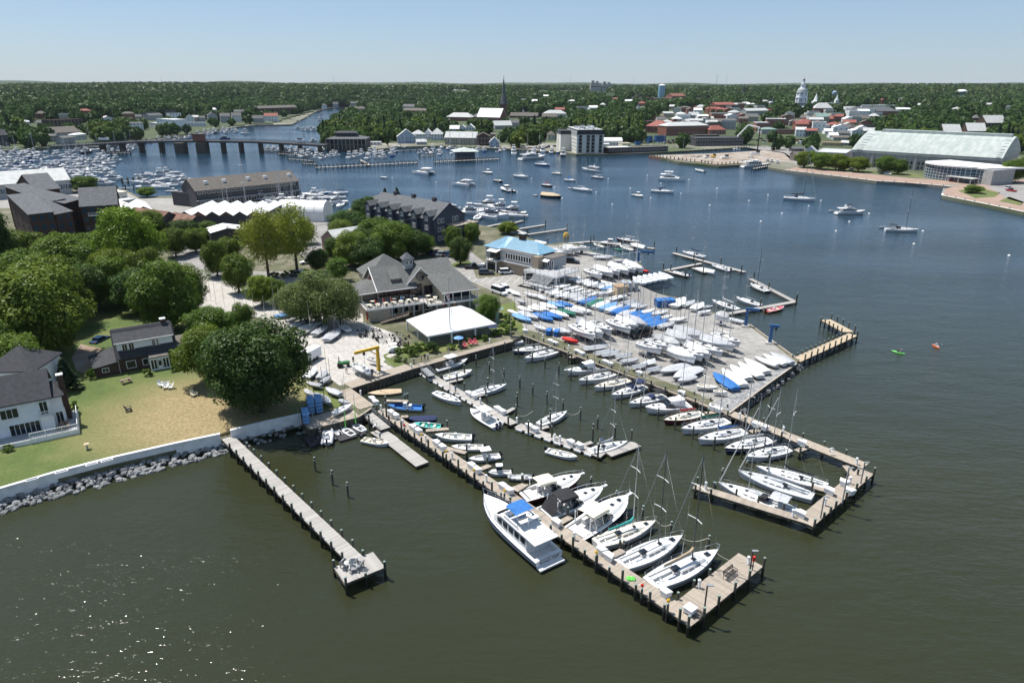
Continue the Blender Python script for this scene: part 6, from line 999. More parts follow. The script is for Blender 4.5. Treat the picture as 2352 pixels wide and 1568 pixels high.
# ---- water tanks, masts, far towers
def at_r(px,r,z=None):
 d=ray(px,200);n=hypot(d.x,d.y);x,y=d.x/n*r,d.y/n*r;return Vector((x,y,float(hland(x,y))if z is None else z))
a=at_r(*(D('A3',1377,0)[0],1900));k_=.25*a.length/1568;z1,z0=top_z(a,172.3+96/4),top_z(a,172.3+185/4);Q_=em('water_tank',a,0,'light blue cylindrical water standpipe with white top on the wooded hill','water tank');q=MB();q.cyl((0,0,-2),(0,0,z1),28*k_,n=24);q.b_('tank',M['blue_metal'],Q_);q=MB();q.lathe((0,0,z1),((28.5*k_,0),(20*k_,6*k_),(2*k_,10*k_)),24);q.b_('top',M['rw'],Q_);clear(1176+1340/4,1176+1412/4,172+86/4,172+180/4,1900)
a=at_r(1764+1790/4,2300);k_=.25*a.length/1568;Q_=em('water_tower',a,0,'white mushroom shaped water tower above the trees at the right','water tower');z=lambda y:top_z(a,172.3+y/4);q=MB();q.lathe((0,0,0),((34*k_,z(155)),(33*k_,z(148)),(25*k_,z(138)),(8*k_,z(134))),20);q.b_('tank',M['wp'],Q_);q=MB();q.lathe((0,0,0),((13*k_,-4),(9*k_,z(190)),(12*k_,z(172)),(30*k_,z(160)),(34*k_,z(155))),16);q.b_('stem',M['blue_metal'],Q_);clear(1764+1750/4,1764+1830/4,172+133/4,172+212/4,2300)
a=at_r(1764+620/4,1900);k_=.25*a.length/1568;Q_=em('water_tower',a,0,'small dark blue water tower behind the white cupola','water tower');z=lambda y:top_z(a,172.3+y/4);q=MB();q.lathe((0,0,0),((6*k_,z(190)),(18*k_,z(178)),(18*k_,z(158)),(8*k_,z(146))),12);q.b_('tank',M['sb'],Q_);q=MB();[q.cyl((x*k_*9,y*k_*9,-3),(x*k_*9,y*k_*9,z(178)),.5)for x in(-1,1)for y in(-1,1)];q.b_('leg',M['galv'],Q_);clear(1764+598/4,1764+645/4,172+143/4,172+200/4,1900)
for(x0,x1,yt,l)in((722,812,52,'left'),(828,920,62,'right')):
 a=at_r(1176+x0/4,3000);k_=.25*a.length/1568;w_=(x1-x0)*k_;hh=top_z(a,172.3+yt/4);Q_=em('tower_block',a,0,f'grey hospital tower block on the horizon, {l} of the pair','tower block');q=MB();q.b2(0,w_,0,30,0,hh*.8);q.b2(w_*.1,w_*.35,2,25,hh*.8,hh);q.b2(w_*.5,w_*.75,2,25,hh*.8,hh*.95);q.b_('block',M['sy'],Q_);MB().b2(0,w_,-.3,0,hh*.5,hh*.55).b_('window_band',M['gd'],Q_);clear(1176+x0/4,1176+x1/4,172+yt/4,172+110/4,3000)
for t,x,yt,yb,l in[('A2',717,-5,62,'left of the church spire'),('A3',533,-12,70,'above the white hotel'),('A3',1110,20,78,'right of the hospital blocks'),('A3',1875,-10,88,'left of the dome, left lattice one'),('A3',1965,-12,86,'left of the dome, right one'),('A4',597,28,102,'right of the dome'),('A1',1690,35,72,'right one of two leaning over the left wood'),('A1',1490,22,75,'left one of two leaning over the left wood')]:
 px,py=D(t,x,yt);a=at_r(px,5200,40);hh=top_z(a,py)if top_z(a,py)<149 else 149;a=at_r(px,4200,40);hh=min(148,top_z(a,py));Q_=em('radio_mast',a,0,'thin radio mast on the horizon '+l,'radio mast');w2=1.6 if 'lattice' in l else .9;q=MB();q.cyl((0,0,0),(0,0,hh),w2,w2*.5,4);q.b_('mast',M['sb'],Q_)
# ---- copper roofed field house and glass rotunda
A,B=P('A4',780,686,LZ+11),P('A4',2150,766,LZ+11);d=B-A;L=hypot(d.x,d.y);fh=em('sports_hall',(A.x,A.y,LZ),atan2(d.y,d.x),'huge sports hall with pale green copper barrel roof and grey stone walls','sports hall');Dp=62;h=11
r1_=11.5
MB().b2(0,L,0,Dp,-2,h-.3).b_('wall',M['sy'],fh);q=MB();n=20;rsx=[[(x,Dp/2-(Dp/2+1)*cos(pi*i/n),h+r1_*(1-abs(cos(pi*i/n))**1.5))for i in range(n+1)]for x in[L*k/12 for k in range(13)]];rsx[0]=[(3 if False else-.5,p[1],p[2])for p in rsx[0]];rsx[-1]=[(L+.5,p[1],p[2])for p in rsx[-1]]
q.rings(rsx,False,False,False);q.b_('roof',M['copper'],fh);q=MB();q.add(rsx[0],[tuple(range(n+1))]);q.add(rsx[-1],[tuple(range(n,-1,-1))]);q.b_('end_wall',M['copper'],fh)
q=MB();q.b2(L*.1,L*.98,Dp/2-3,Dp/2+3,h+r1_-.6,h+r1_+1.4);q.b_('ridge_vent',M['copper'],fh)
ribs=MB()
for k in range(70):
 x=L*(k+.5)/70;ribs.path([(x,Dp/2-(Dp/2+1.02)*cos(pi*i/n),h+.08+r1_*(1-abs(cos(pi*i/n))**1.5))for i in range(0,n//2+1,2)],.14,3)
ribs.b_('roof_seam',M['copper'],fh)
for e0_,e1_ in((.03,.07),(.965,.99)):
 for i in range(1,9):t=pi*i/n;q=MB();q.box((L*(e0_+e1_)/2,Dp/2-(Dp/2+1.05)*cos(t),h+.16+r1_*(1-abs(cos(t))**1.5)),(L*(e1_-e0_),1.0,.3));q.b_('roof_ladder_panel',M['rw'],fh)
nb=13
for i in range(nb+1):MB().b2(L*i/nb-.7,L*i/nb+.7,-.7,0,-1,h-.4).b_('pier',M['sy'],fh)
MB().b2(-.5,L+.5,-.9,0,h-1.6,h-.3).b_('cornice',M['rp'],fh)
for i in range(nb):
 q=MB();q.b2(L*(i+.15)/nb,L*(i+.85)/nb,-.1,-.02,h-4.6,h-2.0);q.b_('panel',M['sg'],fh)
 for f in(.8,3.6):
  for s in(.33,.67):window(fh,L*(i+s)/nb,-.02,f,0,1.1,1.9,'sy','gd',1)
for i in range(6):
 q=MB();q.b2(L,L+.12,Dp*(i+.2)/6,Dp*(i+.8)/6,2,8);q.b_('end_window',M['gd'],fh)
clear(1764+760/4,2400,172+520/4,172+880/4,415)
C0=P('A4',1430,935,LZ);C1=P('A4',1965,1003,LZ);d=C1-C0;L2=hypot(d.x,d.y);ro=em('glass_rotunda',(C0.x,C0.y,LZ),atan2(d.y,d.x),'curved glass fronted entrance building with white flat roof before the copper roofed hall','glass building')
hh=top_z(C1,172.3+868/4);arc=[(L2*t,-(5.5*sin(pi*min(1,t*1.15))**.8)if t<.87 else-.0-(5.5*sin(pi*min(1,t*1.15))**.8 if t*1.15<1 else 0))for t in[i/16 for i in range(17)]]
q=MB();q.prism([(L2,22),(0,22)]+[(x,y)for x,y in arc],0,hh);q.b_('glass_wall',M['glass_blue'],ro)
q=MB();q.prism([(L2+8,24),(-2,24),(-2.5,2)]+[(x*1.02,y-1.2)for x,y in arc]+[(L2+2,-1)],hh,hh+.9);q.b_('roof',M['rw'],ro)
for k in range(5):q=MB();q.path([(x,y-.08,hh*(k+.5)/5)for x,y in arc],.13,4);q.b_('mullion',M['rp'],ro)
for x,y in arc:MB().b2(x-.12,x+.12,y-.2,y,0,hh).b_('mullion',M['rp'],ro)
q=MB();q.b2(L2,L2+5.5,-1,18,0,hh);q.b_('side_wall',M['sy'],ro);q=MB();q.b2(L2*.55,L2*.98,-8,-2,hh*.35,hh*.4);q.b_('canopy',M['rp'],ro)
for x in(.58,.75,.95):MB().cyl((L2*x,-7.6,0),(L2*x,-7.6,hh*.35),.2).b_('column',M['rp'],ro)
A_,B_=P('A4',715,738,LZ+8),P('A4',775,700,LZ+8);bldg('stone_block','pale stone corner block at the left end of the copper roofed hall',A_,B_,20,9,'flat',.5,'sy','rp')
# ---- bridge
A,B=P('F',215,330,7.0),P('F',750,333,7.0);A0=P('A1',480,655,6.5);pts=[P('A1',480,650,7),P('A1',830,632,8),P('A1',1280,606,9.5),P('A1',1650,600,10),P('A1',2350,606,9.8),P('A2',300,622,9),P('A2',640,640,8)]
Q_=em('bridge',(pts[0].x,pts[0].y,0),0,'long low road bridge on dark piers crossing the river mouth','bridge');o0=Vector((pts[0].x,pts[0].y,0));dk,rl,cu_=MB(),MB(),MB()
for a,b in zip(pts,pts[1:]):
 a=a-o0;b=b-o0;d=(b-a);n=Vector((-d.y,d.x,0)).normalized()*5.5;dk.slab([a-n,b-n,b+n,a+n],1.5)
 for s in(-1,1):
  rl.cyl(a+n*s+Vector((0,0,1.1)),b+n*s+Vector((0,0,1.1)),.14,n=4);rl.cyl(a+n*s+Vector((0,0,.4)),b+n*s+Vector((0,0,.4)),.12,n=4)
  for i in range(int(d.length/3)):q=a.lerp(b,i*3/d.length)+n*s;rl.box((q.x,q.y,q.z+.55),(.2,.2,1.1))
dk.b_('deck',M['sd'],Q_);rl.b_('railing',M['alu_dark'],Q_)
for t,x in[('A1',940),('A1',1115),('A1',1296),('A1',1475),('A1',2035),('A1',2216),('A2',42),('A2',225),('A2',402),('A2',580)]:
 px=D(t,x,0)[0];best=min(((abs(proj(a.lerp(b,k/30))[0]-px),a.lerp(b,k/30))for a,b in zip(pts,pts[1:])for k in range(31)),key=lambda q:q[0])[1]-o0;MB().box((best.x,best.y,best.z/2-1.7),(2.0,7,best.z+.6)).b_('pier',M['td'],Q_)
for x0,x1 in((1615,1705),(1810,1905)):
 p0=P('A1',x0,605,10)-o0;p1=P('A1',x1,605,10)-o0;q=MB();q.box(((p0.x+p1.x)/2,p0.y-1,3.5),((p1-p0).length*.9,9,10));q.b_('bascule_pier',M['td'],Q_)
p0=P('A1',1860,600,10)-o0;MB().box((p0.x,p0.y-6,12.5),(9,5,5.5)).b_('bridge_house',M['br'],Q_);MB().box((p0.x,p0.y-6,15.5),(10.5,6.5,.6)).b_('bridge_house_roof',M['rb'],Q_)
for t,x in[('A1',1030),('A1',1690),('A1',2090),('A1',2330),('A2',30),('A2',300)]:
 px=D(t,x,0)[0];best=min(((abs(proj(a.lerp(b,k/30))[0]-px),a.lerp(b,k/30))for a,b in zip(pts,pts[1:])for k in range(31)),key=lambda q:q[0])[1]-o0;q=MB();q.cyl(best+Vector((0,5,0)),best+Vector((0,5,9)),.14,n=5);q.cyl(best+Vector((0,5,9)),best+Vector((1.6,4,9.3)),.1,n=4);q.b_('lamp_post',M['galv'],Q_)
BRP=pts
clear(235,790,300,345,560)
# ------- boats, bow towards +x, water line at z = 0, length 1 unit scaled on placing
def hullf(L,B,z0,z1,tr=.75,p=2.2,mid=.42):
 def f(t):
  hb=B/2*(tr+(1-tr)*sin(pi/2*min(t/mid,1)))if t<mid else B/2*(1-((t-mid)/(1-mid))**p)
  return-L/2+L*t,max(hb,.015*B),z0+(z1-z0)*t*t
 return f
TS=[0,.06,.14,.24,.34,.44,.54,.64,.73,.81,.88,.94,.98,1.0]
def hull_mesh(f,dr=.35,rake=.05,L=1,flare=.86):
 mb=MB();rs=[]
 for t in TS:
  x,h,z=f(t);k=1-max(0,t-.6)*1.6;w_=flare*h;xb=x-rake*L*max(0,(t-.7)/.3)-.0;rs.append([(x,h,z),(x-(x-xb)*.5,(h+w_)/2*1.01,z*.5),(xb,w_*.9,-.02),(xb,w_*.45*k,-dr*.7),(xb,0,-dr*(1-.6*max(0,t-.5))),(xb,-w_*.45*k,-dr*.7),(xb,-w_*.9,-.02),(x-(x-xb)*.5,-(h+w_)/2*1.01,z*.5),(x,-h,z)])
 mb.rings(rs,False,False,False);mb.add(rs[0],[tuple(range(8,-1,-1))]);return mb
def deck_mesh(f,c0=None,c1=None,cw=.5,cd=.4,rim=.03,inset=.0,cam=.04):
 mb=MB();ts=sorted(set(TS+([c0,c0+.001,c1,c1+.001]if c0 is not None else[])));rs=[]
 for t in ts:
  x,h,z=f(t);h-=inset;z+=rim;inn=c0 is not None and c0+.0005<=t<=c1+.0005;w_=min(cw,h*.86);d=cd if inn else 0;c_=cam*h
  rs.append([(x,-h,z-rim),(x,-h*.985,z),(x,-w_,z+c_*.6),(x,-w_*.97,z+c_*.6-d),(x,0,z+(c_ if not inn else 0)-d),(x,w_*.97,z+c_*.6-d),(x,w_,z+c_*.6),(x,h*.985,z),(x,h,z-rim)])
 return mb.rings(rs,False,False,False)
def cabin_mesh(f,a,b,wf,h,fr=.5,bk=.9,top=.72,n=6,wmax=9):
 mb=MB();rs=[]
 for i in range(n+1):
  t=a+(b-a)*i/n;x,hb,z=f(t);w_=min(hb*wf,wmax);q=i/n;hh=h*min(1,(bk if i==0 else 1))*(1 if q<.6 else 1-(1-fr)*((q-.6)/.4)**1.5)
  rs.append([(x,w_,z),(x,w_*.97,z+hh*.45),(x-.0,w_*top,z+hh),(x,0,z+hh*1.08),(x,-w_*top,z+hh),(x,-w_*.97,z+hh*.45),(x,-w_,z)])
 mb.rings(rs,False,False,False);mb.add(rs[0],[tuple(range(6,-1,-1))]);mb.add(rs[-1],[tuple(range(7))]);return mb
def arc_tube(mb,pts,r,n=4):return mb.path(pts,r,n)
def sailboat(hullm='gel',deckm='dw',cover=None,bimini=None,dodger=None,mastm='alu',boom=True,keel=False,tarp=None,L=10,B=3.1,mh=13.0,rails=True,stripe=None,jib=False,wheel=True,mast=True,name='sailboat'):
 Q_=em(name);f=hullf(L,B,.95,1.25,.68 if L>9 else .6,2.0);o=hull_mesh(f,L=L).b_('hull',M[hullm],Q_,smooth=True)
 q=MB()
 for s in(-1,1):q.path([(f(t)[0],s*(f(t)[1]*.965+.02),f(t)[2]*.62)for t in TS[:-1]],.035,4)
 q.b_('stripe',M[stripe or('gn' if hullm!='gn' else 'gel')],Q_)
 deck_mesh(f,.06,.36,B*.27,.42).b_('deck',M[deckm],Q_);z=.97
 if tarp:
  mb=MB();rs=[]
  for t in(0.0,.1,.22,.34,.46,.58,.7,.82,.93):x,h,zz=f(t);rg=1.15 if t<.6 else 1.15-(t-.6)*2.6;rs.append([(x,h*1.03,zz-.12),(x,h*1.02,zz+.04),(x,h*.5,zz+rg*.55+.05*sin(t*50)),(x,0,zz+rg),(x,-h*.5,zz+rg*.55+.05*cos(t*40)),(x,-h*1.02,zz+.04),(x,-h*1.03,zz-.12)])
  mb.rings(rs,False,False,False);mb.add(rs[0],[tuple(range(6,-1,-1))]);mb.b_('tarp',M[tarp],Q_)
 else:
  c=cabin_mesh(f,.37,.76,.58,.42).b_('cabin',M[deckm],Q_)
  for s in(-1,1):
   for k in range(3):x=-L*.08+k*L*.09;w_=f((x+L/2)/L)[1]*.56;MB().b2(x-.38,x+.38,s*w_-.02,s*w_+.02,1.2,1.34).b_('cabin_window',M['gd'],c)
  for x,s in((L*.33,.3),(L*.12,.26)):MB().b2(x-s,x+s,-s,s,1.36 if x<L*.2 else 1.28,1.52 if x<L*.2 else 1.33).b_('hatch',M['gd'],c)
  MB().b2(-L*.13-.5,-L*.13+.3,-.35,.35,1.2,1.5).b_('companionway',M['gd' if not dodger else 'cn'],c)
  q=MB();[q.b2(-L*.43,-L*.15,s*B*.17-.22,s*B*.17+.22,.6,.9)for s in(-1,1)];q.b_('cockpit_seat',M['nonskid'],Q_)
  if wheel:q=MB();q.path([(-L*.36,.45*cos(i*pi/6),1.15+.45*sin(i*pi/6))for i in range(13)],.03);q.cyl((-L*.36,0,.6),(-L*.36+.1,0,1.2),.09);q.b_('wheel',M['steel'],Q_)
 mx=L*.1
 if mast:
  m_=MB();m_.cyl((mx,0,1.2),(mx,0,1.2+mh),.085,.06,8);m=m_.b_('mast',M[mastm],Q_)
  for k in(.42,.72):q=MB();q.cyl((mx,0,1.2+mh*k),(mx-.25,1.0,1.25+mh*k),.04,n=4);q.cyl((mx,0,1.2+mh*k),(mx-.25,-1.0,1.25+mh*k),.04,n=4);q.b_('spreader',M['wp'],m)
  q=MB();q.cyl((mx,0,1.2+mh),(mx-.5,0,1.35+mh),.03,n=4);q.cyl((mx,0,1.2+mh),(mx,0,1.7+mh),.015,n=4);q.b_('masthead',M['alu_dark'],m)
  q=MB();q.cyl((L*.49,0,1.28),(mx,0,1.1+mh*.95),.018,n=3);q.cyl((-L*.49,0,1.0),(mx,0,1.2+mh),.016,n=3)
  for s in(-1,1):q.cyl((mx-.2,s*B*.42,1.05),(mx-.25,s*1.0,1.25+mh*.42),.014,n=3);q.cyl((mx-.25,s*1.0,1.25+mh*.42),(mx-.25,s*1.0,1.25+mh*.72),.014,n=3);q.cyl((mx-.25,s,1.25+mh*.72),(mx,0,1.2+mh*.97),.014,n=3)
  q.b_('rigging',M['steel'],Q_)
  if jib:MB().cyl((L*.48,0,1.5),(mx+.2,0,1.0+mh*.9),.11,.06,6).b_('furled_jib',M['cw'],Q_)
  if boom:
   b_=MB().cyl((mx-.1,0,2.25),(mx-L*.42,0,2.2),.075,.065,6).b_('boom',M['alu'],Q_)
   if cover:q=MB();q.rings([[(mx+.1-L*.43*t,r*.6*cos(a),2.42+k+r*sin(a))for a in[i*pi/4 for i in range(8)]]for t,r,k in((0,.2,.75),(.03,.26,.5),(.12,.24,.18),(.5,.2,.04),(.97,.13,0))]);q.b_('sail_cover',M[cover],b_)
 if rails:
  q=MB()
  for s in(-1,1):
   P_=[(f(t)[0],s*f(t)[1]*.94,f(t)[2]+.62)for t in(.03,.16,.3,.44,.58,.72,.86)]
   for p in P_:q.cyl((p[0],p[1],p[2]-.62),p,.02,n=4)
   q.path(P_,.012,3);q.path([(p[0],p[1],p[2]-.3)for p in P_],.01,3)
  e=f(.86);q.path([(e[0],e[1]*.94,e[2]+.62),(L*.49,.18,1.95),(L*.5,-.18,1.95),(e[0],-e[1]*.94,e[2]+.62)],.025,4);q.cyl((L*.49,.15,1.2),(L*.49,.18,1.95),.025,n=4);q.cyl((L*.49,-.15,1.2),(L*.49,-.18,1.95),.025,n=4)
  e=f(.03);q.path([(e[0],e[1]*.94,e[2]+.62),(-L*.49,e[1]*.8,1.6),(-L*.49,-e[1]*.8,1.6),(e[0],-e[1]*.94,e[2]+.62)],.025,4);q.b_('guard_rail',M['steel'],Q_)
 if dodger:q=MB();q.rings([[(x,w_,1.25),(x,w_*.95,z1_),(x,0,z1_+.1),(x,-w_*.95,z1_),(x,-w_,1.25)]for x,w_,z1_ in((-L*.06,1.0,1.5),(-L*.1,1.05,1.95),(-L*.16,1.05,2.0))],False,False,False);q.b_('dodger',M[dodger],Q_)
 if bimini:q=MB();q.rings([[(x,1.15,2.65),(x,.7,2.85+d),(x,0,2.92+d),(x,-.7,2.85+d),(x,-1.15,2.65)]for x,d in((-L*.2,-.08),(-L*.3,0),(-L*.42,-.08))],False,False,False);[q.cyl((x,s*1.15,2.65),(-L*.32,s*1.2,1.0),.02,n=4)for x in(-L*.2,-L*.42)for s in(-1,1)];q.b_('bimini',M[bimini],Q_)
 if keel:
  q=MB();q.rings([[(-.7,.05,-1.1),(.5,.05,-1.1),(.5,-.05,-1.1),(-.7,-.05,-1.1)],[(-.4,.1,-.1),(.9,.1,-.1),(.9,-.1,-.1),(-.4,-.1,-.1)]]);q.b_('keel',M['hull_bottom'],Q_)
  t=MB();zb=-1.25;t.b2(-L*.4,L*.55,-.08,.08,zb,zb+.14);[t.b2(-L*.35,L*.3,s*.8-.05,s*.8+.05,zb,zb+.12)for s in(-1,1)];[t.b2(x-.05,x+.05,-1.0,1.0,zb,zb+.12)for x in(-L*.35,-L*.05,L*.3)];[t.cyl((x,s*.85,zb),(x,s*.75,.1),.05,n=4)for x in(-L*.3,-L*.02,L*.25)for s in(-1,1)];tr=t.b_('trailer',M['galv'],Q_)
  for x in(-L*.12,-L*.02):
   for s in(-1,1):MB().cyl((x,s*1.0,zb-.02),(x,s*1.18,zb-.02),.3,n=10).b_('wheel',M['rubber'],tr)
 return Q_
def outboard(Q_,x,y=0,z=.8,m='gel_dark',s=1):
 q=MB();q.box((x-.25*s,y,z+.45*s),(.6*s,.38*s,.5*s),0,.8);q.box((x-.2*s,y,z-.2*s),(.22*s,.16*s,.9*s));q.b_('outboard_motor',M[m],Q_)
def motorboat(kind='cruiser',hullm='gel',deckm='dw',top='cb',L=10.5,B=3.5,rails=True,ob='gel_dark'):
 Q_=em({'cruiser':'cabin_cruiser','console':'centre_console_boat','skiff':'skiff','pilot':'pilothouse_boat','hardtop':'cabin_cruiser'}[kind]);big=kind in('cruiser','hardtop')
 f=hullf(L,B,1.0 if big else .62,1.75 if big else .95,.88,2.5,.5);hull_mesh(f,.3,.09,L,.8).b_('hull',M[hullm],Q_,smooth=True)
 if hullm!='gel':q=MB();[q.path([(f(t)[0],s*(f(t)[1]*1.0),f(t)[2])for t in TS],.05,4)for s in(-1,1)];q.b_('rub_rail',M['wp'],Q_)
 c1=.42 if big else .8 if kind!='pilot' else .42;deck_mesh(f,.05,c1,B*.4,.55 if big else .42).b_('deck',M[deckm],Q_)
 if big:
  c=cabin_mesh(f,.43,.9,.62,.38,.3).b_('foredeck_cabin',M[deckm],Q_);q=MB();a,b=f(.42),f(.56)
  q.rings([[(a[0],a[1]*.86,a[2]+.1),(a[0],a[1]*.8,a[2]+1.05),(a[0],-a[1]*.8,a[2]+1.05),(a[0],-a[1]*.86,a[2]+.1)],[(b[0]+.25,b[1]*.72,b[2]+.3),(a[0]+.55,a[1]*.7,a[2]+1.1),(a[0]+.55,-a[1]*.7,a[2]+1.1),(b[0]+.25,-b[1]*.72,b[2]+.3)]],True,False,True);q.b_('windscreen',M['gd'],Q_)
  for x in(L*.2,L*.32):MB().b2(x-.25,x+.25,-.25,.25,f((x+L/2)/L)[2]+.38,f((x+L/2)/L)[2]+.44).b_('hatch',M['gd'],c)
  if kind=='hardtop':
   q=MB();q.rings([[(-L*.02,1.2,2.0),(-L*.02,.9,2.75),(-L*.02,-.9,2.75),(-L*.02,-1.2,2.0)],[(-L*.34,1.35,1.2),(-L*.34,1.15,2.8),(-L*.34,-1.15,2.8),(-L*.34,-1.35,1.2)]],False,False,False);q.b_('hardtop',M['wp'],Q_)
  elif top:
   q=MB();z_=2.85;q.rings([[(x,1.35,z_-.28+d),(x,1.2,z_+d),(x,0,z_+.12+d),(x,-1.2,z_+d),(x,-1.35,z_-.28+d)]for x,d in((L*.0,-.1),(-L*.1,0),(-L*.27,0))],False,False,False)
   if top=='cb':q.rings([[(-L*.27,1.35,z_-.28),(-L*.27,0,z_+.12),(-L*.27,-1.35,z_-.28)],[(-L*.4,1.3,1.1),(-L*.4,0,1.15),(-L*.4,-1.3,1.1)]],False,False,False)
   q.b_('canopy',M[top],Q_);q=MB();[q.cyl((x,s*1.32,z_-.25),(x+.3,s*1.5,1.1),.03,n=4)for x in(-L*.02,-L*.14,-L*.26)for s in(-1,1)];q.b_('canopy_frame',M['steel'],Q_)
  q=MB();q.b2(-L*.42,-L*.3,-1.2,1.2,.75,1.0);q.b2(-L*.2,-L*.12,.3,1.2,.75,1.2);q.b2(-L*.2,-L*.12,-1.2,-.5,.75,1.2);q.b_('seat',M['cw'],Q_);MB().b2(-L*.56,-L*.5,-B*.4,B*.4,.2,.34).b_('swim_platform',M[deckm if hullm!='gel_maroon' else 'teak'],Q_)
  q=MB();[q.box((-L*.3-.1,s*1.15,2.1),(.12,.1,1.5))for s in(-1,1)];q.b2(-L*.33,-L*.28,-1.2,1.2,2.85,2.95)if not top else None;q.b_('radar_arch',M['wp'],Q_)
 if kind=='console':
  MB().box((0,0,1.05),(.9,.8,1.1),0,.8).b_('console',M['dw'],Q_);MB().b2(-1.4,-.8,-.55,.55,.5,1.15).b_('leaning_seat',M['cw'],Q_)
  if top:q=MB();q.rings([[(x,1.0,2.65),(x,0,2.75),(x,-1.0,2.65)]for x in(-1.4,1.0)],False,False,False);q.slab([(-1.5,-1.05,2.66),(1.05,-1.05,2.66),(1.05,1.05,2.66),(-1.5,1.05,2.66)],.08);q.b_('t_top',M['wp'],Q_);q=MB();[q.cyl((x,s*.8,2.6),(x*.5,s*.5,.5),.035,n=4)for x in(-1.1,.7)for s in(-1,1)];q.b_('t_top_frame',M['alu'],Q_)
  for s in(-.4,.4):outboard(Q_,-L/2,s,.7,ob)
 if kind=='skiff':MB().box((-L*.05,0,.85),(.55,.6,.8),0,.8).b_('console',M['dw'],Q_);[MB().b2(L*a,L*(a+.08),-.6,.6,.4,.68).b_('thwart',M['cc'],Q_)for a in(-.3,.12)];outboard(Q_,-L/2,0,.55,ob)
 if kind=='pilot':MB().box((0,0,1.5),(1.9,1.7,1.6),0,.8).b_('pilothouse',M['dw'],Q_);MB().box((.02,0,1.75),(1.85,1.62,.5),0,.95).b_('pilothouse_window',M['gd'],Q_);MB().box((0,0,2.34),(2.0,1.6,.1)).b_('pilothouse_roof',M['wp'],Q_);cabin_mesh(f,.6,.86,.7,.4).b_('cabin',M[deckm],Q_);outboard(Q_,-L/2,0,.7,ob)
 if rails and big:
  q=MB();T_=(.55,.68,.8,.9,.97)
  for s in(-1,1):q.path([(f(t)[0]+.15*t,s*f(t)[1]*.95,f(t)[2]+.6)for t in T_]+[(L*.53,0,2.45)],.028,4);[q.cyl((f(t)[0],s*f(t)[1]*.93,f(t)[2]),(f(t)[0]+.15*t,s*f(t)[1]*.95,f(t)[2]+.6),.02,n=4)for t in T_]
  q.b_('bow_rail',M['steel'],Q_);MB().b2(L*.46,L*.55,-.18,.18,1.72,1.84).b_('anchor_pulpit',M['wp'],Q_)
 return Q_
def rib(L=6,B=2.3,m='tube_rubber',console=True,trailer=False):
 Q_=em('inflatable_boat');q=MB();P_=[(-L/2-.2,B/2-.25,.5),(L*.18,B/2-.25,.55),(L*.38,B*.3,.68),(L*.48,B*.1,.8),(L*.48,-B*.1,.8),(L*.38,-B*.3,.68),(L*.18,-B/2+.25,.55),(-L/2-.2,-B/2+.25,.5)];q.path(P_,.26,10);[q.lathe((p[0],p[1],p[2]),((.0,-.26),(.2,-.17),(.26,0),(.2,.17),(.0,.26)),8)for p in P_];q.b_('tube',M[m],Q_,smooth=True)
 f=hullf(L*.94,B*.72,.45,.6,.9,2.4,.5);hull_mesh(f,.25,.06,L,.8).b_('hull',M['gel'],Q_);deck_mesh(f).b_('deck',M['dw'],Q_)
 if console:MB().box((-L*.08,0,.95),(.7,.6,.9),0,.8).b_('console',M['dw'],Q_);MB().b2(-L*.3,-L*.2,-.4,.4,.5,.9).b_('seat',M['cg'],Q_)
 outboard(Q_,-L/2,0,.6)
 if trailer:q=MB();q.b2(-L*.4,L*.6,-.08,.08,-.6,-.48);[q.b2(-L*.3,L*.2,s*.7-.05,s*.7+.05,-.6,-.48)for s in(-1,1)];[q.cyl((-L*.1,s*.9,-.55),(-L*.1,s*1.08,-.55),.3,n=10)for s in(-1,1)];q.b_('trailer',M['galv'],Q_)
 return Q_
def dinghy(style='cover',m='cg',mast=True,L=4.8,B=1.75,hullm='gel',mh=6.5,dolly=True,inner='nonskid'):
 Q_=em('covered_dinghy' if style=='cover' else 'hull_upside_down' if style=='flip' else 'dinghy');f=hullf(L,B,.42,.52,.7,2.1)
 if style=='flip':
  mb=hull_mesh(hullf(L,B,.05,.05,.6,2.0),.5,.02,L);mb.v=[(x,y,.3-z)for x,y,z in mb.v];mb.f=[q[::-1]for q in mb.f];mb.b_('hull',M[m],Q_,smooth=True)
 else:
  hull_mesh(f,.12,.03,L).b_('hull',M[m if style=='cover' else hullm],Q_,smooth=True)
  if style=='cover':
   mb=MB();rs=[]
   for t in TS:x,h,z=f(t);rg=.34*sin(pi*min(1,t*1.05+.12))**.7+.03;rs.append([(x,h*1.04,z-.14),(x,h*1.03,z+.02),(x,h*.55,z+rg*.6+.02*sin(t*60)),(x,0,z+rg),(x,-h*.55,z+rg*.6+.02*cos(t*50)),(x,-h*1.03,z+.02),(x,-h*1.04,z-.14)])
   mb.rings(rs,False,False,False);mb.add(rs[0],[tuple(range(6,-1,-1))]);mb.b_('cover',M[m],Q_)
  else:deck_mesh(f,.08,.62,B*.3,.26).b_('deck',M[m],Q_);MB().b2(-L*.4,L*.1,-B*.25,B*.25,.16,.2).b_('cockpit_floor',M[inner],Q_);MB().b2(-L*.12,-L*.06,-B*.3,B*.3,.4,.46).b_('thwart',M['wp'],Q_)
 if mast:MB().cyl((L*.12,0,.3),(L*.12-.1,0,mh),.055,.04,5).b_('mast',M['alu_dark' if style=='cover' else 'alu'],Q_)
 if dolly:q=MB();q.b2(-L*.3,L*.55,-.04,.04,-.3,-.2);q.b2(-L*.12,-L*.04,-.8,.8,-.3,-.2);[q.cyl((-L*.08,s*.75,-.28),(-L*.08,s*.9,-.28),.22,n=8)for s in(-1,1)];q.b_('dolly',M['galv'],Q_)
 return Q_
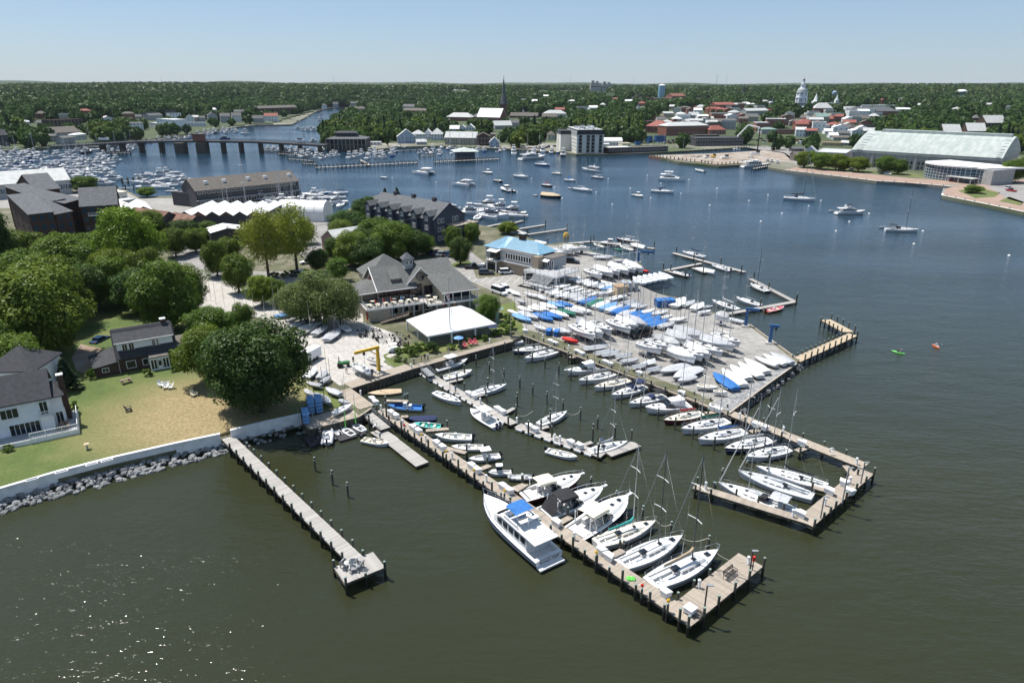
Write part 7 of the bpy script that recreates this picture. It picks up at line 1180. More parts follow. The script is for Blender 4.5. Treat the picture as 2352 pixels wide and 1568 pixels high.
def yacht(L=16,B=4.8,fly='cl',hullm='gel'):
 Q_=em('flybridge_yacht');f=hullf(L,B,1.3,2.3,.92,2.6,.5);hull_mesh(f,.4,.07,L,.84).b_('hull',M[hullm],Q_,smooth=True);deck_mesh(f,.04,.16,B*.4,.7).b_('deck',M['dw'],Q_)
 q=MB();[q.path([(f(t)[0],s*(f(t)[1]*.99),f(t)[2]*.78)for t in TS],.06,4)for s in(-1,1)];q.b_('rub_rail',M['gn'],Q_);MB().b2(-L*.55,-L*.5,-B*.42,B*.42,.3,.5).b_('swim_platform',M['dw'],Q_)
 c=cabin_mesh(f,.17,.66,.8,1.75,.55,1,.92,8).b_('saloon',M['dw'],Q_)
 for s in(-1,1):
  for k in range(5):x=-L*.28+k*L*.085;w_=f((x+L/2)/L)[1]*.8;MB().b2(x-.45,x+.45,s*w_-.06,s*w_+.03,2.2,2.95).b_('saloon_window',M['gd'],c)
 a=f(.64);q=MB();q.slab([(a[0]+.55,-a[1]*.66,a[2]+.55),(a[0]+.55,a[1]*.66,a[2]+.55),(a[0]-.6,a[1]*.7,a[2]+1.75),(a[0]-.6,-a[1]*.7,a[2]+1.75)],.04);q.b_('windscreen',M['gd'],c)
 b=MB();b.b2(-L*.46,L*.07,-B*.4,B*.4,3.3,3.42);b.b_('flybridge_deck',M['dw'],Q_);b=MB();b.box((0,0,3.85),(.2,B*.7,.9));b.b2(-L*.2,L*.0,-B*.38,-B*.35,3.4,4.0);b.b2(-L*.2,L*.0,B*.35,B*.38,3.4,4.0);b.b_('flybridge_coaming',M['wp'],Q_);MB().b2(-L*.14,-L*.1,-.8,.8,3.4,4.1).b_('helm_seat',M['cw'],Q_)
 if fly:q=MB();q.rings([[(x,1.5,5.15),(x,1.2,5.45+d),(x,0,5.5+d),(x,-1.2,5.45+d),(x,-1.5,5.15)]for x,d in((0,-.1),(-L*.08,0),(-L*.17,-.1))],False,False,False);[q.cyl((x,s*1.5,5.15),(-L*.08,s*1.6,3.9),.03,n=4)for x in(0,-L*.17)for s in(-1,1)];q.b_('bimini',M[fly],Q_)
 q=MB();q.cyl((-L*.2,0,3.4),(-L*.21,0,5.6),.1);q.lathe((-L*.21,0,5.0),((.0,0),(.4,.03),(.4,.2),(0,.3)),10);q.b2(-L*.23,-L*.19,-1.5,1.5,4.4,4.5);q.b_('radar_mast',M['wp'],Q_)
 q=MB();T_=(.4,.5,.6,.7,.8,.9,.97)
 for s in(-1,1):q.path([(f(t)[0],s*f(t)[1]*.96,f(t)[2]+.8)for t in T_]+[(L*.52,0,3.2)],.03,4);q.path([(f(t)[0],s*f(t)[1]*.96,f(t)[2]+.4)for t in T_],.02,4);[q.cyl((f(t)[0],s*f(t)[1]*.94,f(t)[2]),(f(t)[0],s*f(t)[1]*.96,f(t)[2]+.8),.022,n=4)for t in T_];q.path([(-L*.45,s*B*.39,4.2),(-L*.2,s*B*.39,4.2)],.03,4)
 q.cyl((-L*.45,-B*.39,4.2),(-L*.45,B*.39,4.2),.03,n=4);q.b_('rail',M['steel'],Q_);return Q_
def catamaran(L=13,mast=True,power=False):
 Q_=em('catamaran');B=L*.5;q=MB()
 for s in(-1,1):h=hull_mesh(hullf(L,L*.13,1.1,1.6,.8,2.2),.3,.05,L);q.add([(x,y+s*B*.37,z)for x,y,z in h.v],h.f)
 q.b_('hull',M['gel'],Q_);q=MB();q.prism([(-L*.45,-B*.43),(L*.25,-B*.4),(L*.25,B*.4),(-L*.45,B*.43)],1.05,1.35);q.b_('bridge_deck',M['dw'],Q_)
 q=MB();q.rings([[(x,w_,1.35),(x,w_*.85,1.35+h),(x,-w_*.85,1.35+h),(x,-w_,1.35)]for x,w_,h in((-L*.3,B*.3,1.3),(0,B*.3,1.3),(L*.16,B*.2,.5))],False);q.b_('saloon',M['dw'],Q_);q=MB();q.rings([[(x,w_,1.7),(x,w_*.97,2.25),(x,-w_*.97,2.25),(x,-w_,1.7)]for x,w_ in((-L*.28,B*.29),(0,B*.29),(L*.09,B*.245))],False);q.b_('saloon_window',M['gd'],Q_)
 MB().b2(-L*.44,-L*.05,-B*.28,B*.28,3.1,3.2).b_('hardtop',M['wp'],Q_)
 if power:MB().b2(-L*.3,L*.02,-B*.2,B*.2,4.6,4.7).b_('fly_top',M['wp'],Q_);q=MB();[q.cyl((x,y,3.2),(x,y,4.6),.05)for x in(-L*.28,0)for y in(-B*.18,B*.18)];q.b_('fly_post',M['alu'],Q_)
 if mast:m=MB().cyl((L*.05,0,1.5),(L*.05,0,L*1.35),.1,.07,6).b_('mast',M['alu_dark'],Q_);MB().cyl((0,0,3.6),(-L*.4,0,3.6),.12).b_('boom',M['cn'],Q_);q=MB();q.cyl((L*.45,0,1.4),(L*.05,0,L*1.25),.05,n=4);[q.cyl((-.3,s*B*.4,1.4),(L*.05,0,L*1.2),.02,n=3)for s in(-1,1)];q.b_('rigging',M['alu_dark'],Q_)
 return Q_
def farboat(kind,hm='gel'):
 Q_=MB();L=10
 if kind=='m':
  f=hullf(L,3.4,1.1,1.7,.85,2.3,.5);h=hull_mesh(f);Q_.mi=0;Q_.add(h.v,h.f);d=deck_mesh(f);Q_.mi=1;Q_.add(d.v,d.f);Q_.box((-.3,0,1.9),(4.2,2.5,1.3),0,.82);Q_.mi=2;Q_.box((-.3,0,2.1),(4.22,2.42,.45),0,.95);Q_.mi=1;Q_.box((-.9,0,2.95),(3.2,2.3,.12));Q_.b2(-1.4,-.9,-.9,.9,3.0,3.6);Q_.b2(-1.9,.2,-1,1,4.3,4.38);[Q_.cyl((x,y,3),(x,y,4.3),.04,n=3)for x in(-1.8,.1)for y in(-.9,.9)]
 elif kind=='c':
  f=hullf(L,3.2,.9,1.4,.85,2.3,.5);h=hull_mesh(f);Q_.mi=0;Q_.add(h.v,h.f);d=deck_mesh(f,.05,.45,1.3,.5);Q_.mi=1;Q_.add(d.v,d.f);Q_.box((1,0,1.5),(3.6,2.2,.7),0,.7);Q_.mi=2;Q_.box((-.6,0,1.9),(.9,2.2,.6),0,.8);Q_.mi=3;Q_.box((-2.2,0,2.5),(2.4,2.4,.12))
 else:
  f=hullf(L,3.0,.95,1.25,.68,2.0);h=hull_mesh(f);Q_.mi=0;Q_.add(h.v,h.f);d=deck_mesh(f,.06,.36,.8,.4);Q_.mi=1;Q_.add(d.v,d.f);c=cabin_mesh(f,.37,.76,.58,.42);Q_.add(c.v,c.f);Q_.mi=4;Q_.cyl((1,0,1.2),(1,0,14.5),.12,.09,5);Q_.cyl((1,-1,7),(1,1,7),.05,n=3);Q_.cyl((1,-.9,11),(1,.9,11),.05,n=3);Q_.cyl((4.9,0,1.3),(1,0,14),.03,n=3);Q_.cyl((-4.9,0,1.1),(1,0,14.4),.03,n=3);Q_.mi=3;Q_.cyl((.9,0,2.4),(-3.4,0,2.3),.2,.15,6)
 cv={'gel':'cn','gn':'cloth_tan','gel_blue':'cw'}.get(hm,'cl')
 return Q_.mesh({'m':'motor_yacht','c':'motorboat','s':'sailboat'}[kind],[M[hm],M['dw'],M['gd'],M[cv],M['alu']])
# ------- placing
PR={}
BASE={'sailboat':sailboat,'motor':motorboat,'rib':rib,'dinghy':dinghy,'yacht':yacht,'cat':catamaran}
def get(fn,kw,L):
 k=(fn,)+tuple(sorted(kw.items()))
 if k not in PR:PR[k]=BASE[fn](**kw);return PR[k]
 return copy_tree(PR[k])
L0={'sailboat':10,'rib':6,'dinghy':4.8,'yacht':16,'cat':13,'motor':10.5}
def put(fn,kw,t,s,b,label,cat,z=0.0,zd=1.0,group=None,zs=None):
 L=kw.get('L',L0[fn]);S,Bw=P(t,*s,z+zd),P(t,*b,z+zd);d=Bw-S;sc=hypot(d.x,d.y)/L;o=get(fn,kw,L);m=(S+Bw)/2
 o.location=(m.x,m.y,z);o.rotation_euler=(0,0,atan2(d.y,d.x));o.scale=(sc,sc,zs or min(max(sc,.75),1.25))
 for k in('group',):
  if k in o:del o[k]
 tag(o,label,cat,group);return o
W_='sailboat'
NB=[('yacht',{},'H',(700,880),(85,340),'white flybridge trawler with blue bimini lying outside the main pier','trawler',1.3),('motor',dict(kind='cruiser',hullm='gel_maroon',top='cc'),'H',(440,300),(1000,130),'maroon hulled express cruiser with long tan stern curtain and hardtop','motorboat',1.2),('motor',dict(kind='cruiser'),'H',(610,480),(1210,255),'white express cruiser with black canvas canopy','motorboat',1.2),('motor',dict(kind='cruiser',hullm='gn',top='cc'),'H',(900,680),(1440,345),'dark hulled express cruiser with cream canvas top','motorboat',1.2),(W_,dict(deckm='gel_cream',cover='cloth_aqua'),'H',(1140,740),(1700,545),'cream decked sloop with green sail draped from its boom','sailboat',1.1),(W_,dict(mastm='alu_dark',jib=False),'H',(1360,950),(1950,690),'white sloop with navy wheel cover, middle of the three end sloops','sailboat',1.1),(W_,dict(mastm='alu_dark',cover='cloth_tan'),'H',(1640,1130),(2285,830),'white sloop with tan folded sail nearest the end platform','sailboat',1.1),('rib',dict(L=6.5),'H',(540,120),(310,125),'grey inflatable with white T top on the lift above the maroon cruiser','inflatable boat',.7),('motor',dict(kind='pilot',L=7,B=2.5),'C2',(2345,870),(2125,880),'small white boat with pilot house beside the main pier','motorboat',.8),('motor',dict(kind='console',L=7.5,B=2.6),'C2',(2240,720),(1955,760),'white centre console with square white top lying by the main pier','motorboat',.8),('motor',dict(kind='skiff',L=6,B=2.1),'C2',(2090,650),(1795,655),'open white skiff with brown seat beside the centre console','skiff',.7),('motor',dict(kind='skiff',L=6,B=2.1,ob='gel_dark'),'C2',(1985,565),(1645,555),'open white skiff with blue console cover','skiff',.7),('motor',dict(kind='skiff',L=6,B=2.1,deckm='cloth_aqua',hullm='cloth_aqua'),'C2',(1700,460),(1450,440),'aqua coloured open skiff below the navy covered boat','skiff',.7),('dinghy',dict(style='cover',m='cn',mast=False,dolly=False,L=6.5,B=2.4),'C2',(1655,365),(1360,375),'powerboat under a navy blue cover beside the main pier','motorboat',.9),('motor',dict(kind='console',L=7.5,B=2.6,top=None,deckm='cl'),'C2',(1530,285),(1210,270),'white powerboat with bright blue deck cover on its lift','motorboat',.8),('dinghy',dict(style='cover',m='cloth_tan',mast=True,dolly=False,L=6.5,B=2.4),'C2',(1335,120),(1025,145),'navy hulled launch under a tan cover at the basin corner','launch',.9),('motor',dict(kind='console',L=9,B=3,top='x'),'B2',(1640,1310),(1945,1220),'large white centre console below the blue umbrella','motorboat',.9),('motor',dict(kind='skiff',L=7,B=2.6),'B2',(1715,1395),(1985,1330),'white open powerboat with twin outboards by the gangway','motorboat',.8),(W_,dict(deckm='gel',rails=False,wheel=False,mh=11),'B2',(1995,1535),(2300,1460),'white racing keelboat on the upper side of the floating dock','sailboat',.9),(W_,dict(rails=False,wheel=False,boom=False),'C2',(1640,145),(1885,245),'white racing keelboat on the lower side of the floating dock','sailboat',.9),('motor',dict(kind='console',L=9,B=3,top='x',ob='gn'),'C2',(2220,450),(1970,300),'large white centre console with dark outboards at the floating dock','motorboat',.9),(W_,dict(mh=11,rails=False,wheel=False,boom=True),'C3',(245,440),(505,330),'small white sloop tied stern to in the middle of the basin','sailboat',.9),(W_,dict(mh=11,rails=False,cover='cw',tarp=None,boom=True),'C3',(710,690),(1060,605),'keelboat with white sails heaped on deck and two handlers','sailboat',.9),('motor',dict(kind='skiff',L=6.5,B=2.2),'C3',(320,675),(600,750),'small white skiff outside the floating dock','skiff',.7),('motor',dict(kind='skiff',L=6,B=2.1,deckm='gel_cream'),'C2',(980,575),(1220,625),'white skiff with two men at the low launch dock','skiff',.7),('rib',dict(L=6),'C2',(650,605),(665,475),'grey inflatable on the black block float, left one','inflatable boat',.7),('rib',dict(console=False),'C2',(770,530),(690,465),'grey inflatable on the black block float, upper one','inflatable boat',.7),('dinghy',dict(style='open',m='gel',mh=6.5,dolly=False,L=4.3,B=1.6),'C2',(895,535),(780,460),'white laser dinghy with lime mast sleeve, left one','dinghy',.7),('dinghy',dict(style='open',m='gel',mh=6.5,dolly=False,L=4.3,B=1.6),'C2',(995,495),(870,420),'white laser dinghy with lime mast sleeve, right one','dinghy',.7),(W_,{},'B3',(430,1135),(115,1220),'white sloop third from the basin corner','sailboat',1.1),(W_,dict(hullm='gn'),'B3',(310,1105),(5,1145),'dark hulled white decked sloop second from the basin corner','sailboat',1.1),(W_,dict(cover='cn'),'B3',(100,1050),(-90,1070),'sloop nearest the basin corner with navy boom cover','sailboat',1.1),('motor',dict(kind='hardtop',top=None),'B3',(790,1275),(497,1330),'white cruiser with rounded hardtop and dark windows on the walkway row','motorboat',1.3),(W_,dict(cover='cg'),'B3',(950,1345),(612,1420),'white sloop right of the hardtop cruiser','sailboat',1.1),(W_,dict(deckm='gel_cream'),'B3',(1075,1405),(755,1480),'cream decked sloop second right of the hardtop cruiser','sailboat',1.1),(W_,dict(dodger='cn',cover='cn',bimini='cn',jib=True),'C3',(1225,85),(915,175),'white sloop with navy boom cover left of the navy bimini one','sailboat',1.1),(W_,dict(bimini='cb',dodger='cn',jib=True),'C3',(1400,170),(1075,250),'white sloop with large navy bimini and dodger','sailboat',1.1),('motor',dict(kind='hardtop',top=None,rails=False),'C3',(1630,250),(1222,300),'white sport cruiser with folded windscreen left of the red covered sloop','motorboat',1.2),(W_,dict(hullm='gel_maroon',deckm='gel_cream',cover='cloth_red'),'C3',(1750,330),(1395,405),'dark hulled cream decked sloop with red boom cover','sailboat',1.1),(W_,dict(cover='cloth_green'),'C3',(1985,405),(1555,490),'white sloop with green boom cover','sailboat',1.1),(W_,dict(cover='cl'),'C3',(2140,500),(1712,585),'white sloop with bright blue boom cover','sailboat',1.1),(W_,dict(hullm='gn',cover='cw'),'E',(1000,395),(520,500),'navy hulled white decked sloop by the pen','sailboat',1.1),(W_,dict(cover='cn',mastm='cb'),'E',(1195,485),(742,580),'white sloop with black mast nearest the pen','sailboat',1.1),(W_,dict(L=12.5,B=3.6,mh=17,bimini='cg',dodger='cb',jib=True),'E',(1260,1140),(455,845),'largest white racing sloop with grey bimini inside the pen','sailboat',1.2),(W_,dict(hullm='gel',deckm='nonskid',L=12.5,B=3.6,mh=17,cover='cg',jib=True),'E',(1450,980),(660,720),'grey decked racing sloop, middle of the three in the pen','sailboat',1.2),(W_,dict(L=12.5,B=3.6,mh=17,cover='cb'),'E',(1600,870),(850,670),'white racing sloop numbered 22 with black sail, uppermost in the pen','sailboat',1.2),(W_,dict(mh=13,cover='cn'),'B3',(1770,285),(1565,240),'white sloop at the tip of the outer grey dock','sailboat',1),(W_,dict(tarp='cw',rails=False),'B3',(1865,430),(1675,390),'white sloop at the short finger of the grey dock','sailboat',1),('rib',dict(m='gel_grey',L=7),'B3',(2005,415),(1845,365),'grey inflatable at the outer grey dock','inflatable boat',.7),('rib',dict(m='gel',L=7),'B3',(1625,460),(1485,425),'white inflatable at the grey finger dock','inflatable boat',.7),(W_,dict(hullm='gn',mastm='cb',mh=13),'B3',(2350,600),(2190,530),'white sloop with black mast and dark boot top by the outer dock','sailboat',1),(W_,dict(mh=11,rails=False,wheel=False),'B3',(2285,730),(2060,660),'small white keelboat drifting below the outer dock','sailboat',.9),(W_,dict(mh=11,rails=False,cover='cw',wheel=False),'B3',(2080,770),(1840,690),'white keelboat with loose sail close to the big blue crane','sailboat',.9),('motor',dict(kind='skiff',hullm='varnish',deckm='pinkchair',L=7,B=2),'B4',(-20,790),(145,755),'maroon varnished launch at the inner dock leg','launch',.6),('motor',dict(kind='skiff',L=6,B=2.1),'B3',(850,200),(748,172),'small white skiff in the corner of the north dock','skiff',.7),('motor',dict(kind='pilot',L=9,B=3),'B3',(1000,160),(810,150),'white cabin boat at the north dock','motorboat',.9),(W_,dict(hullm='gel_maroon',cover='cw',mh=13),'B3',(1165,145),(960,120),'red hulled white decked sloop at the north dock','sailboat',1),('dinghy',dict(style='cover',m='cloth_green',mast=False,dolly=False,L=6.5,B=2.4),'B3',(1015,215),(930,205),'boat under a green cover at the north dock','motorboat',.8),('motor',dict(kind='skiff',L=7,B=2.6),'B3',(1120,225),(990,190),'white open boat right of the green covered one','motorboat',.8),(W_,dict(tarp='cw',rails=False,boom=False),'B3',(1225,210),(1085,170),'white tarped keelboat at the outer end of the north dock','sailboat',.9),('motor',dict(kind='skiff',L=6,B=2.1),'A3',(150,1452),(65,1440),'white skiff at the three short grey docks','skiff',.6),('cat',dict(L=9,mast=False),'A2',(1610,900),(1465,880),'small white powered catamaran moored left of centre','catamaran',1.2),(W_,dict(cover='cloth_green',mh=12),'A2',(1150,930),(1210,940),'little white sloop moored alone left of the catamaran','sailboat',1),('cat',{},'A2',(1985,1005),(1820,985),'white sailing catamaran moored above the dark townhouses','catamaran',1.2),('motor',dict(kind='pilot',hullm='gn',L=9,B=3),'A2',(2352,1060),(2255,1030),'black hulled cabin boat moored near the catamaran','motorboat',1),(W_,dict(hullm='gel_dark',cover='cloth_green',mh=12),'A2',(2190,960),(2270,975),'black hulled sloop moored above the black cabin boat','sailboat',1),('motor',dict(kind='pilot',L=10,B=3.4),'A2',(2090,880),(2175,895),'white trawler moored behind the catamaran masts','motorboat',1.1),(W_,dict(hullm='gel_dark',mh=12),'A3',(-25,1050),(38,1065),'dark sloop moored right of the black cabin boat','sailboat',1),(W_,dict(hullm='gel_blue'),'A3',(220,815),(352,830),'blue hulled sloop moored before the large motor yachts','sailboat',1),(W_,dict(deckm='gel_cream'),'A3',(370,895),(462,905),'cream sloop moored left of the white motor yacht','sailboat',1),(W_,{},'A3',(25,920),(148,940),'white sloop moored at left with tall twin masts behind','sailboat',1),(W_,dict(hullm='gel_maroon',cover='cloth_red',mh=12),'A3',(280,1000),(372,1015),'dark sloop with red sail cover moored in mid river','sailboat',1),(W_,dict(cover='cl',dodger='cl'),'A3',(485,955),(592,968),'white sloop with sky blue covers moored in mid river','sailboat',1),(W_,dict(L=13,B=3.6,mh=15),'A3',(570,1035),(742,1060),'long white ketch moored in mid river','sailboat',1.1),(W_,dict(cover='cg',hullm='gel_grey'),'A3',(840,940),(722,930),'grey sloop with raked bow moored right of the white motor yacht','sailboat',1),(W_,dict(hullm='gel_dark',tarp='cloth_tan',rails=False,boom=False,mast=False),'A3',(272,1100),(455,1120),'low black hull with beige deck moored without mast','sailboat',1),('yacht',dict(fly=None),'A3',(800,875),(640,860),'large white motor yacht moored in front of the hotel','motor yacht',1.3),('motor',dict(kind='pilot',L=9,B=3),'A3',(1112,1085),(1210,1105),'white sportfisherman moored alone near the centre','motorboat',1.2),('cat',dict(mast=False,power=True,L=15),'A3',(1350,940),(1598,950),'big white power catamaran moored right of centre','catamaran',1.3),(W_,dict(L=12.5,B=3.6,mh=17,cover='cn',dodger='cn',jib=True),'A3',(1282,1055),(1495,1070),'large white sloop with navy sail cover before the power catamaran','sailboat',1.1),('motor',dict(kind='skiff',L=6.5,B=2.2),'A3',(1770,885),(1683,868),'small white motorboat running with a thin wake','motorboat',.7),('rib',dict(console=False),'A3',(235,1105),(198,1100),'tiny white tender floating by the black hull','tender',.5),('rib',dict(console=False),'A3',(550,1040),(512,1035),'tiny white tender behind the white ketch','tender',.5),(W_,dict(L=12.5,B=3.6,mh=18,dodger='cn',cover='cb',mastm='alu_dark',jib=True),'A4',(145,1120),(445,1140),'large white sloop with dark furled sail moored at right','sailboat',1.2),('yacht',dict(fly='cb',hullm='gel'),'A4',(630,1250),(895,1250),'white motor yacht with black flybridge cover moored at right','motor yacht',1.4),('rib',dict(console=False),'A4',(560,1243),(612,1248),'small tender tied behind the black covered motor yacht','tender',.5),(W_,dict(L=12.5,B=3.6,mh=17,dodger='cb',bimini='cb',mastm='alu_dark'),'A4',(1078,1405),(1390,1415),'white sloop with black bimini, the rightmost moored boat','sailboat',1.2),('rib',dict(console=False,m='cg'),'A4',(1025,1392),(1078,1395),'grey tender tied to the rightmost moored sloop','tender',.5),('yacht',dict(fly=None,hullm='gel'),'A3',(75,765),(310,750),'huge white motor yacht at the left of the hotel quay','motor yacht',1.5),('yacht',dict(fly=None),'A1',(885,985),(1035,990),'white power catamaran style yacht left of the long warehouse','motor yacht',1.4),('yacht',dict(fly='cw'),'A1',(1240,960),(1370,950),'white flybridge yacht at the short pale pier','motor yacht',1.4),('motor',dict(kind='pilot',L=10,B=3.4),'A1',(1530,1050),(1650,1055),'white trawler with tender on top by the warehouse','motorboat',1.2),('motor',dict(kind='cruiser'),'A2',(545,1170),(760,1165),'white express cruiser behind the boat tent','motorboat',1.2),('motor',dict(kind='cruiser',top='cn'),'A2',(15,1160),(200,1150),'grey express cruiser in front of the warehouse','motorboat',1.2),('motor',dict(kind='hardtop',hullm='gel_maroon',top=None),'A2',(555,1110),(675,1110),'maroon hulled flybridge boat behind the boat tent','motorboat',1.2),]
cnt=0
for fn,kw,t,s,b,lab,cat,zd in NB:put(fn,kw,t,s,b,lab,cat,0 if not lab.endswith('float, left one')else .25,zd)
def text_on(txt,size,loc,rot,m,name,parent=None,ext=.01):
 c=bpy.data.curves.new(name,'FONT');c.body=txt;c.size=size;c.extrude=ext;c.align_x='CENTER';c.align_y='CENTER';o=bpy.data.objects.new(name,c);COL.objects.link(o)
 dg=bpy.context.evaluated_depsgraph_get();me=bpy.data.meshes.new_from_object(o.evaluated_get(dg));bpy.data.objects.remove(o);me.materials.clear();me.materials.append(M[m]);o=mo(name,me,parent,loc);o.rotation_euler=rot;return o
for o in list(bpy.data.objects):
 l=o.get('label','')
 if 'trawler with blue bimini' in l:text_on('ROAD-TRIP',.62,(-8.04,0,.95),(pi/2,0,-pi/2),'gn','boat_name',o)
 if 'numbered 22' in l:text_on('22',.55,(4.5,-.77,.75),(pi/2-.1,0,.48),'gn','sail_number',o)
 if 'lime mast sleeve' in l:
  for c in o.children:
   if c.name.startswith('mast'):MB().cyl((.5,0,1.0),(.42,0,4.6),.11,.05,6).b_('sail_sleeve',M['lime'],c)
# ---- boats on trailers and dollies in the yard, rows read from the picture (stern x, y, bow x, y, kind)
KM={'g':('cover','cg','grey covered'),'w':('cover','cw','white covered'),'b':('cover','cl','bright blue covered'),'s':('cover','cloth_sky','pale blue covered'),'n':('cover','cloth_green','green covered'),'r':('cover','cloth_red','red covered'),'o':('open','gel','open white'),'q':('open','gel_cream','open beige'),'a':('open','cloth_aqua','open green and white'),'f':('flip','gel','upturned white'),'F':('flip','gel_grey','upturned grey'),'k':('kb',None,'white keelboat'),'K':('kb','cw','white tarped keelboat'),'G':('kb','cg','grey tarped keelboat')}
OR_=['first','second','third','fourth','fifth','sixth','seventh','eighth','ninth','tenth','eleventh','twelfth','thirteenth','fourteenth','fifteenth','sixteenth','seventeenth','eighteenth']
def yard(t,row,txt,mast=True):
 E_=[e.split(',')for e in txt.split()];seen={}
 for e in E_:
  k=e[4];x0,y0,x1,y1=map(float,e[:4]);st,m,w_=KM[k];seen[k]=seen.get(k,0)+1;n=sum(1 for q in E_ if q[4]==k);od='' if n==1 else f', {OR_[seen[k]-1]} from left'
  if st=='kb':put('sailboat',dict(L=7.2,B=2.5,mh=9.5,keel=True,rails=False,wheel=False,boom=(m is None),**({'tarp':m}if m else{})),t,(x0,y0),(x1,y1),f'{w_} on its trailer {row}{od}','sailboat',LZ+1.55,.9,'keelboats on trailers',1)
  else:
   kw=dict(style=st,m=m,mast=mast and st!='flip' and rnd.random()<.9,mh=rnd.choice((5.8,6.6)),dolly=True)
   if k=='a':kw['inner']='cloth_green';kw['m']='gel';kw['mast']=False
   put('dinghy',kw,t,(x0,y0),(x1,y1),f'{w_} {"hull" if st == "flip" else "dinghy"} {row}{od}','dinghy',LZ+.5,.45,'dinghies parked in the boatyard',1)
yard('B3','beside the blue roofed building','150,158,230,185,f 190,150,260,175,f 215,145,320,165,f 310,237,500,258,K 400,215,560,235,k 470,203,620,223,K 560,195,720,213,k')
yard('B3','by the north waterside','750,288,910,300,g 705,255,830,275,g 820,275,930,290,o 930,325,1060,318,g 1070,345,1150,350,r 1205,415,1262,428,r')
yard('B3','in the front north row','675,405,830,465,k 765,390,935,450,K 850,385,995,435,k 900,362,1080,430,K 975,358,1140,415,k 1040,345,1210,410,K')
yard('B3','in the flat hull row','525,500,640,472,f 565,515,670,487,F 600,522,720,497,o 650,538,750,510,f 680,552,800,520,f 730,562,850,532,F 790,573,905,545,f 830,585,950,558,s 880,597,980,572,f 970,565,815,512,o',False)
yard('B3','in the upper dinghy row','320,522,440,506,f 185,560,300,530,w 232,578,322,542,g 360,558,480,535,o 255,592,380,572,o 400,572,540,546,w 310,612,440,585,o 480,590,620,562,o 345,634,480,598,w 550,605,660,583,o 405,652,530,612,o 470,662,640,615,g 540,675,690,630,g 580,695,700,655,g')
yard('B3','in the middle dinghy row','635,620,750,598,w 690,645,800,615,o 800,625,940,605,o 635,712,780,655,b 700,737,840,675,n 755,752,895,690,w 820,768,970,705,s 870,788,1020,732,g 930,803,1085,735,b 995,822,1140,772,g 1055,847,1210,780,b 1150,868,1285,805,b 1210,897,1370,830,b 1255,922,1430,862,b 1350,932,1495,890,g')
yard('B3','behind the middle row','905,682,1010,645,o 980,662,1060,645,o 1000,715,1140,690,F 1050,737,1200,713,F 1090,747,1190,725,f 1130,757,1245,735,g 1190,802,1315,770,w 1285,812,1435,785,o 1375,852,1475,822,w 1440,872,1610,850,w')
yard('B3','in the left dinghy block','130,617,235,655,o 235,638,330,688,g -5,605,80,635,f 60,690,128,712,g 265,712,420,768,w 340,705,490,753,s 425,700,565,745,b 200,730,345,785,w 65,748,195,795,w 150,745,290,788,w 365,780,525,842,w 430,770,590,822,n 500,757,660,808,g 570,747,735,800,w 75,790,240,855,g 20,815,180,880,s 215,805,380,872,b 300,797,465,853,b -30,780,60,815,w')
yard('B3','in the lower keelboat row','545,915,765,1020,k 635,905,840,1005,K 730,882,920,975,k 590,890,720,915,G 885,870,1095,960,k 960,862,1160,935,K 1040,850,1245,925,G')
yard('B3','below the lower keelboat row','430,945,550,990,g 470,1030,610,1068,r 355,950,490,985,g 215,915,310,960,o')
yard('B3','in the southern keelboat cluster','1425,992,1665,1065,G 1490,958,1800,1030,G 1845,992,2100,1085,k 1310,1040,1450,1065,K 1400,1060,1545,1105,K 1150,1078,1380,1145,k 1240,1050,1465,1125,k 1730,1042,2050,1115,G 1600,1100,1830,1200,K 1680,1078,1940,1175,k 1440,1140,1690,1230,K 1510,1120,1760,1210,k')
yard('B3','near the yard point','1630,1275,1360,1345,g 1730,1305,1480,1400,g 1685,1385,1520,1430,g 1700,1470,1895,1488,q 1850,1520,1980,1532,q 2345,1345,2135,1220,w 2285,1385,2080,1255,w 2180,1405,2005,1278,w 2130,1465,1930,1315,w 2055,1495,1850,1350,b',False)
yard('F','under tarps at the pale jetty','1785,838,1733,818,w 1803,835,1752,812,w 1820,832,1768,808,g',False)
yard('B3','by the blue racks','1480,742,1590,660,w 1580,735,1680,690,g 1660,770,1760,708,w 1715,800,1830,782,a 1750,752,1850,742,g 1990,850,1865,822,K 2130,885,1980,850,o',True)
yard('B3','in the flat rack rows beside the walkway','650,1130,890,1100,F 770,1172,950,1140,F 820,1192,1000,1155,F 950,1207,1110,1180,F 1000,1250,1170,1225,g 1310,1237,1170,1280,f 1100,1302,1250,1275,F 1240,1330,1380,1300,F',False)
yard('B3','on the green float','1215,533,1112,472,a 1260,523,1155,462,a 1308,513,1205,453,a 1358,503,1255,446,a 1405,498,1302,438,a 1462,487,1348,430,a')
yard('B2','parked on the left of the club yard','170,832,350,808,s 280,882,400,840,g 310,932,480,862,g 395,942,600,892,o 400,985,560,930,q 530,1000,660,912,g 645,1050,770,942,g 850,960,760,895,o')
yard('B2','beside the huge dark tree','455,1400,550,1300,w 575,1405,650,1320,g 600,1442,690,1380,g 600,1472,460,1440,g 775,1550,640,1490,g',True)
yard('C2','near the kayak racks','530,170,690,255,g 455,130,520,180,g 710,345,880,265,o 765,225,865,255,g',True)
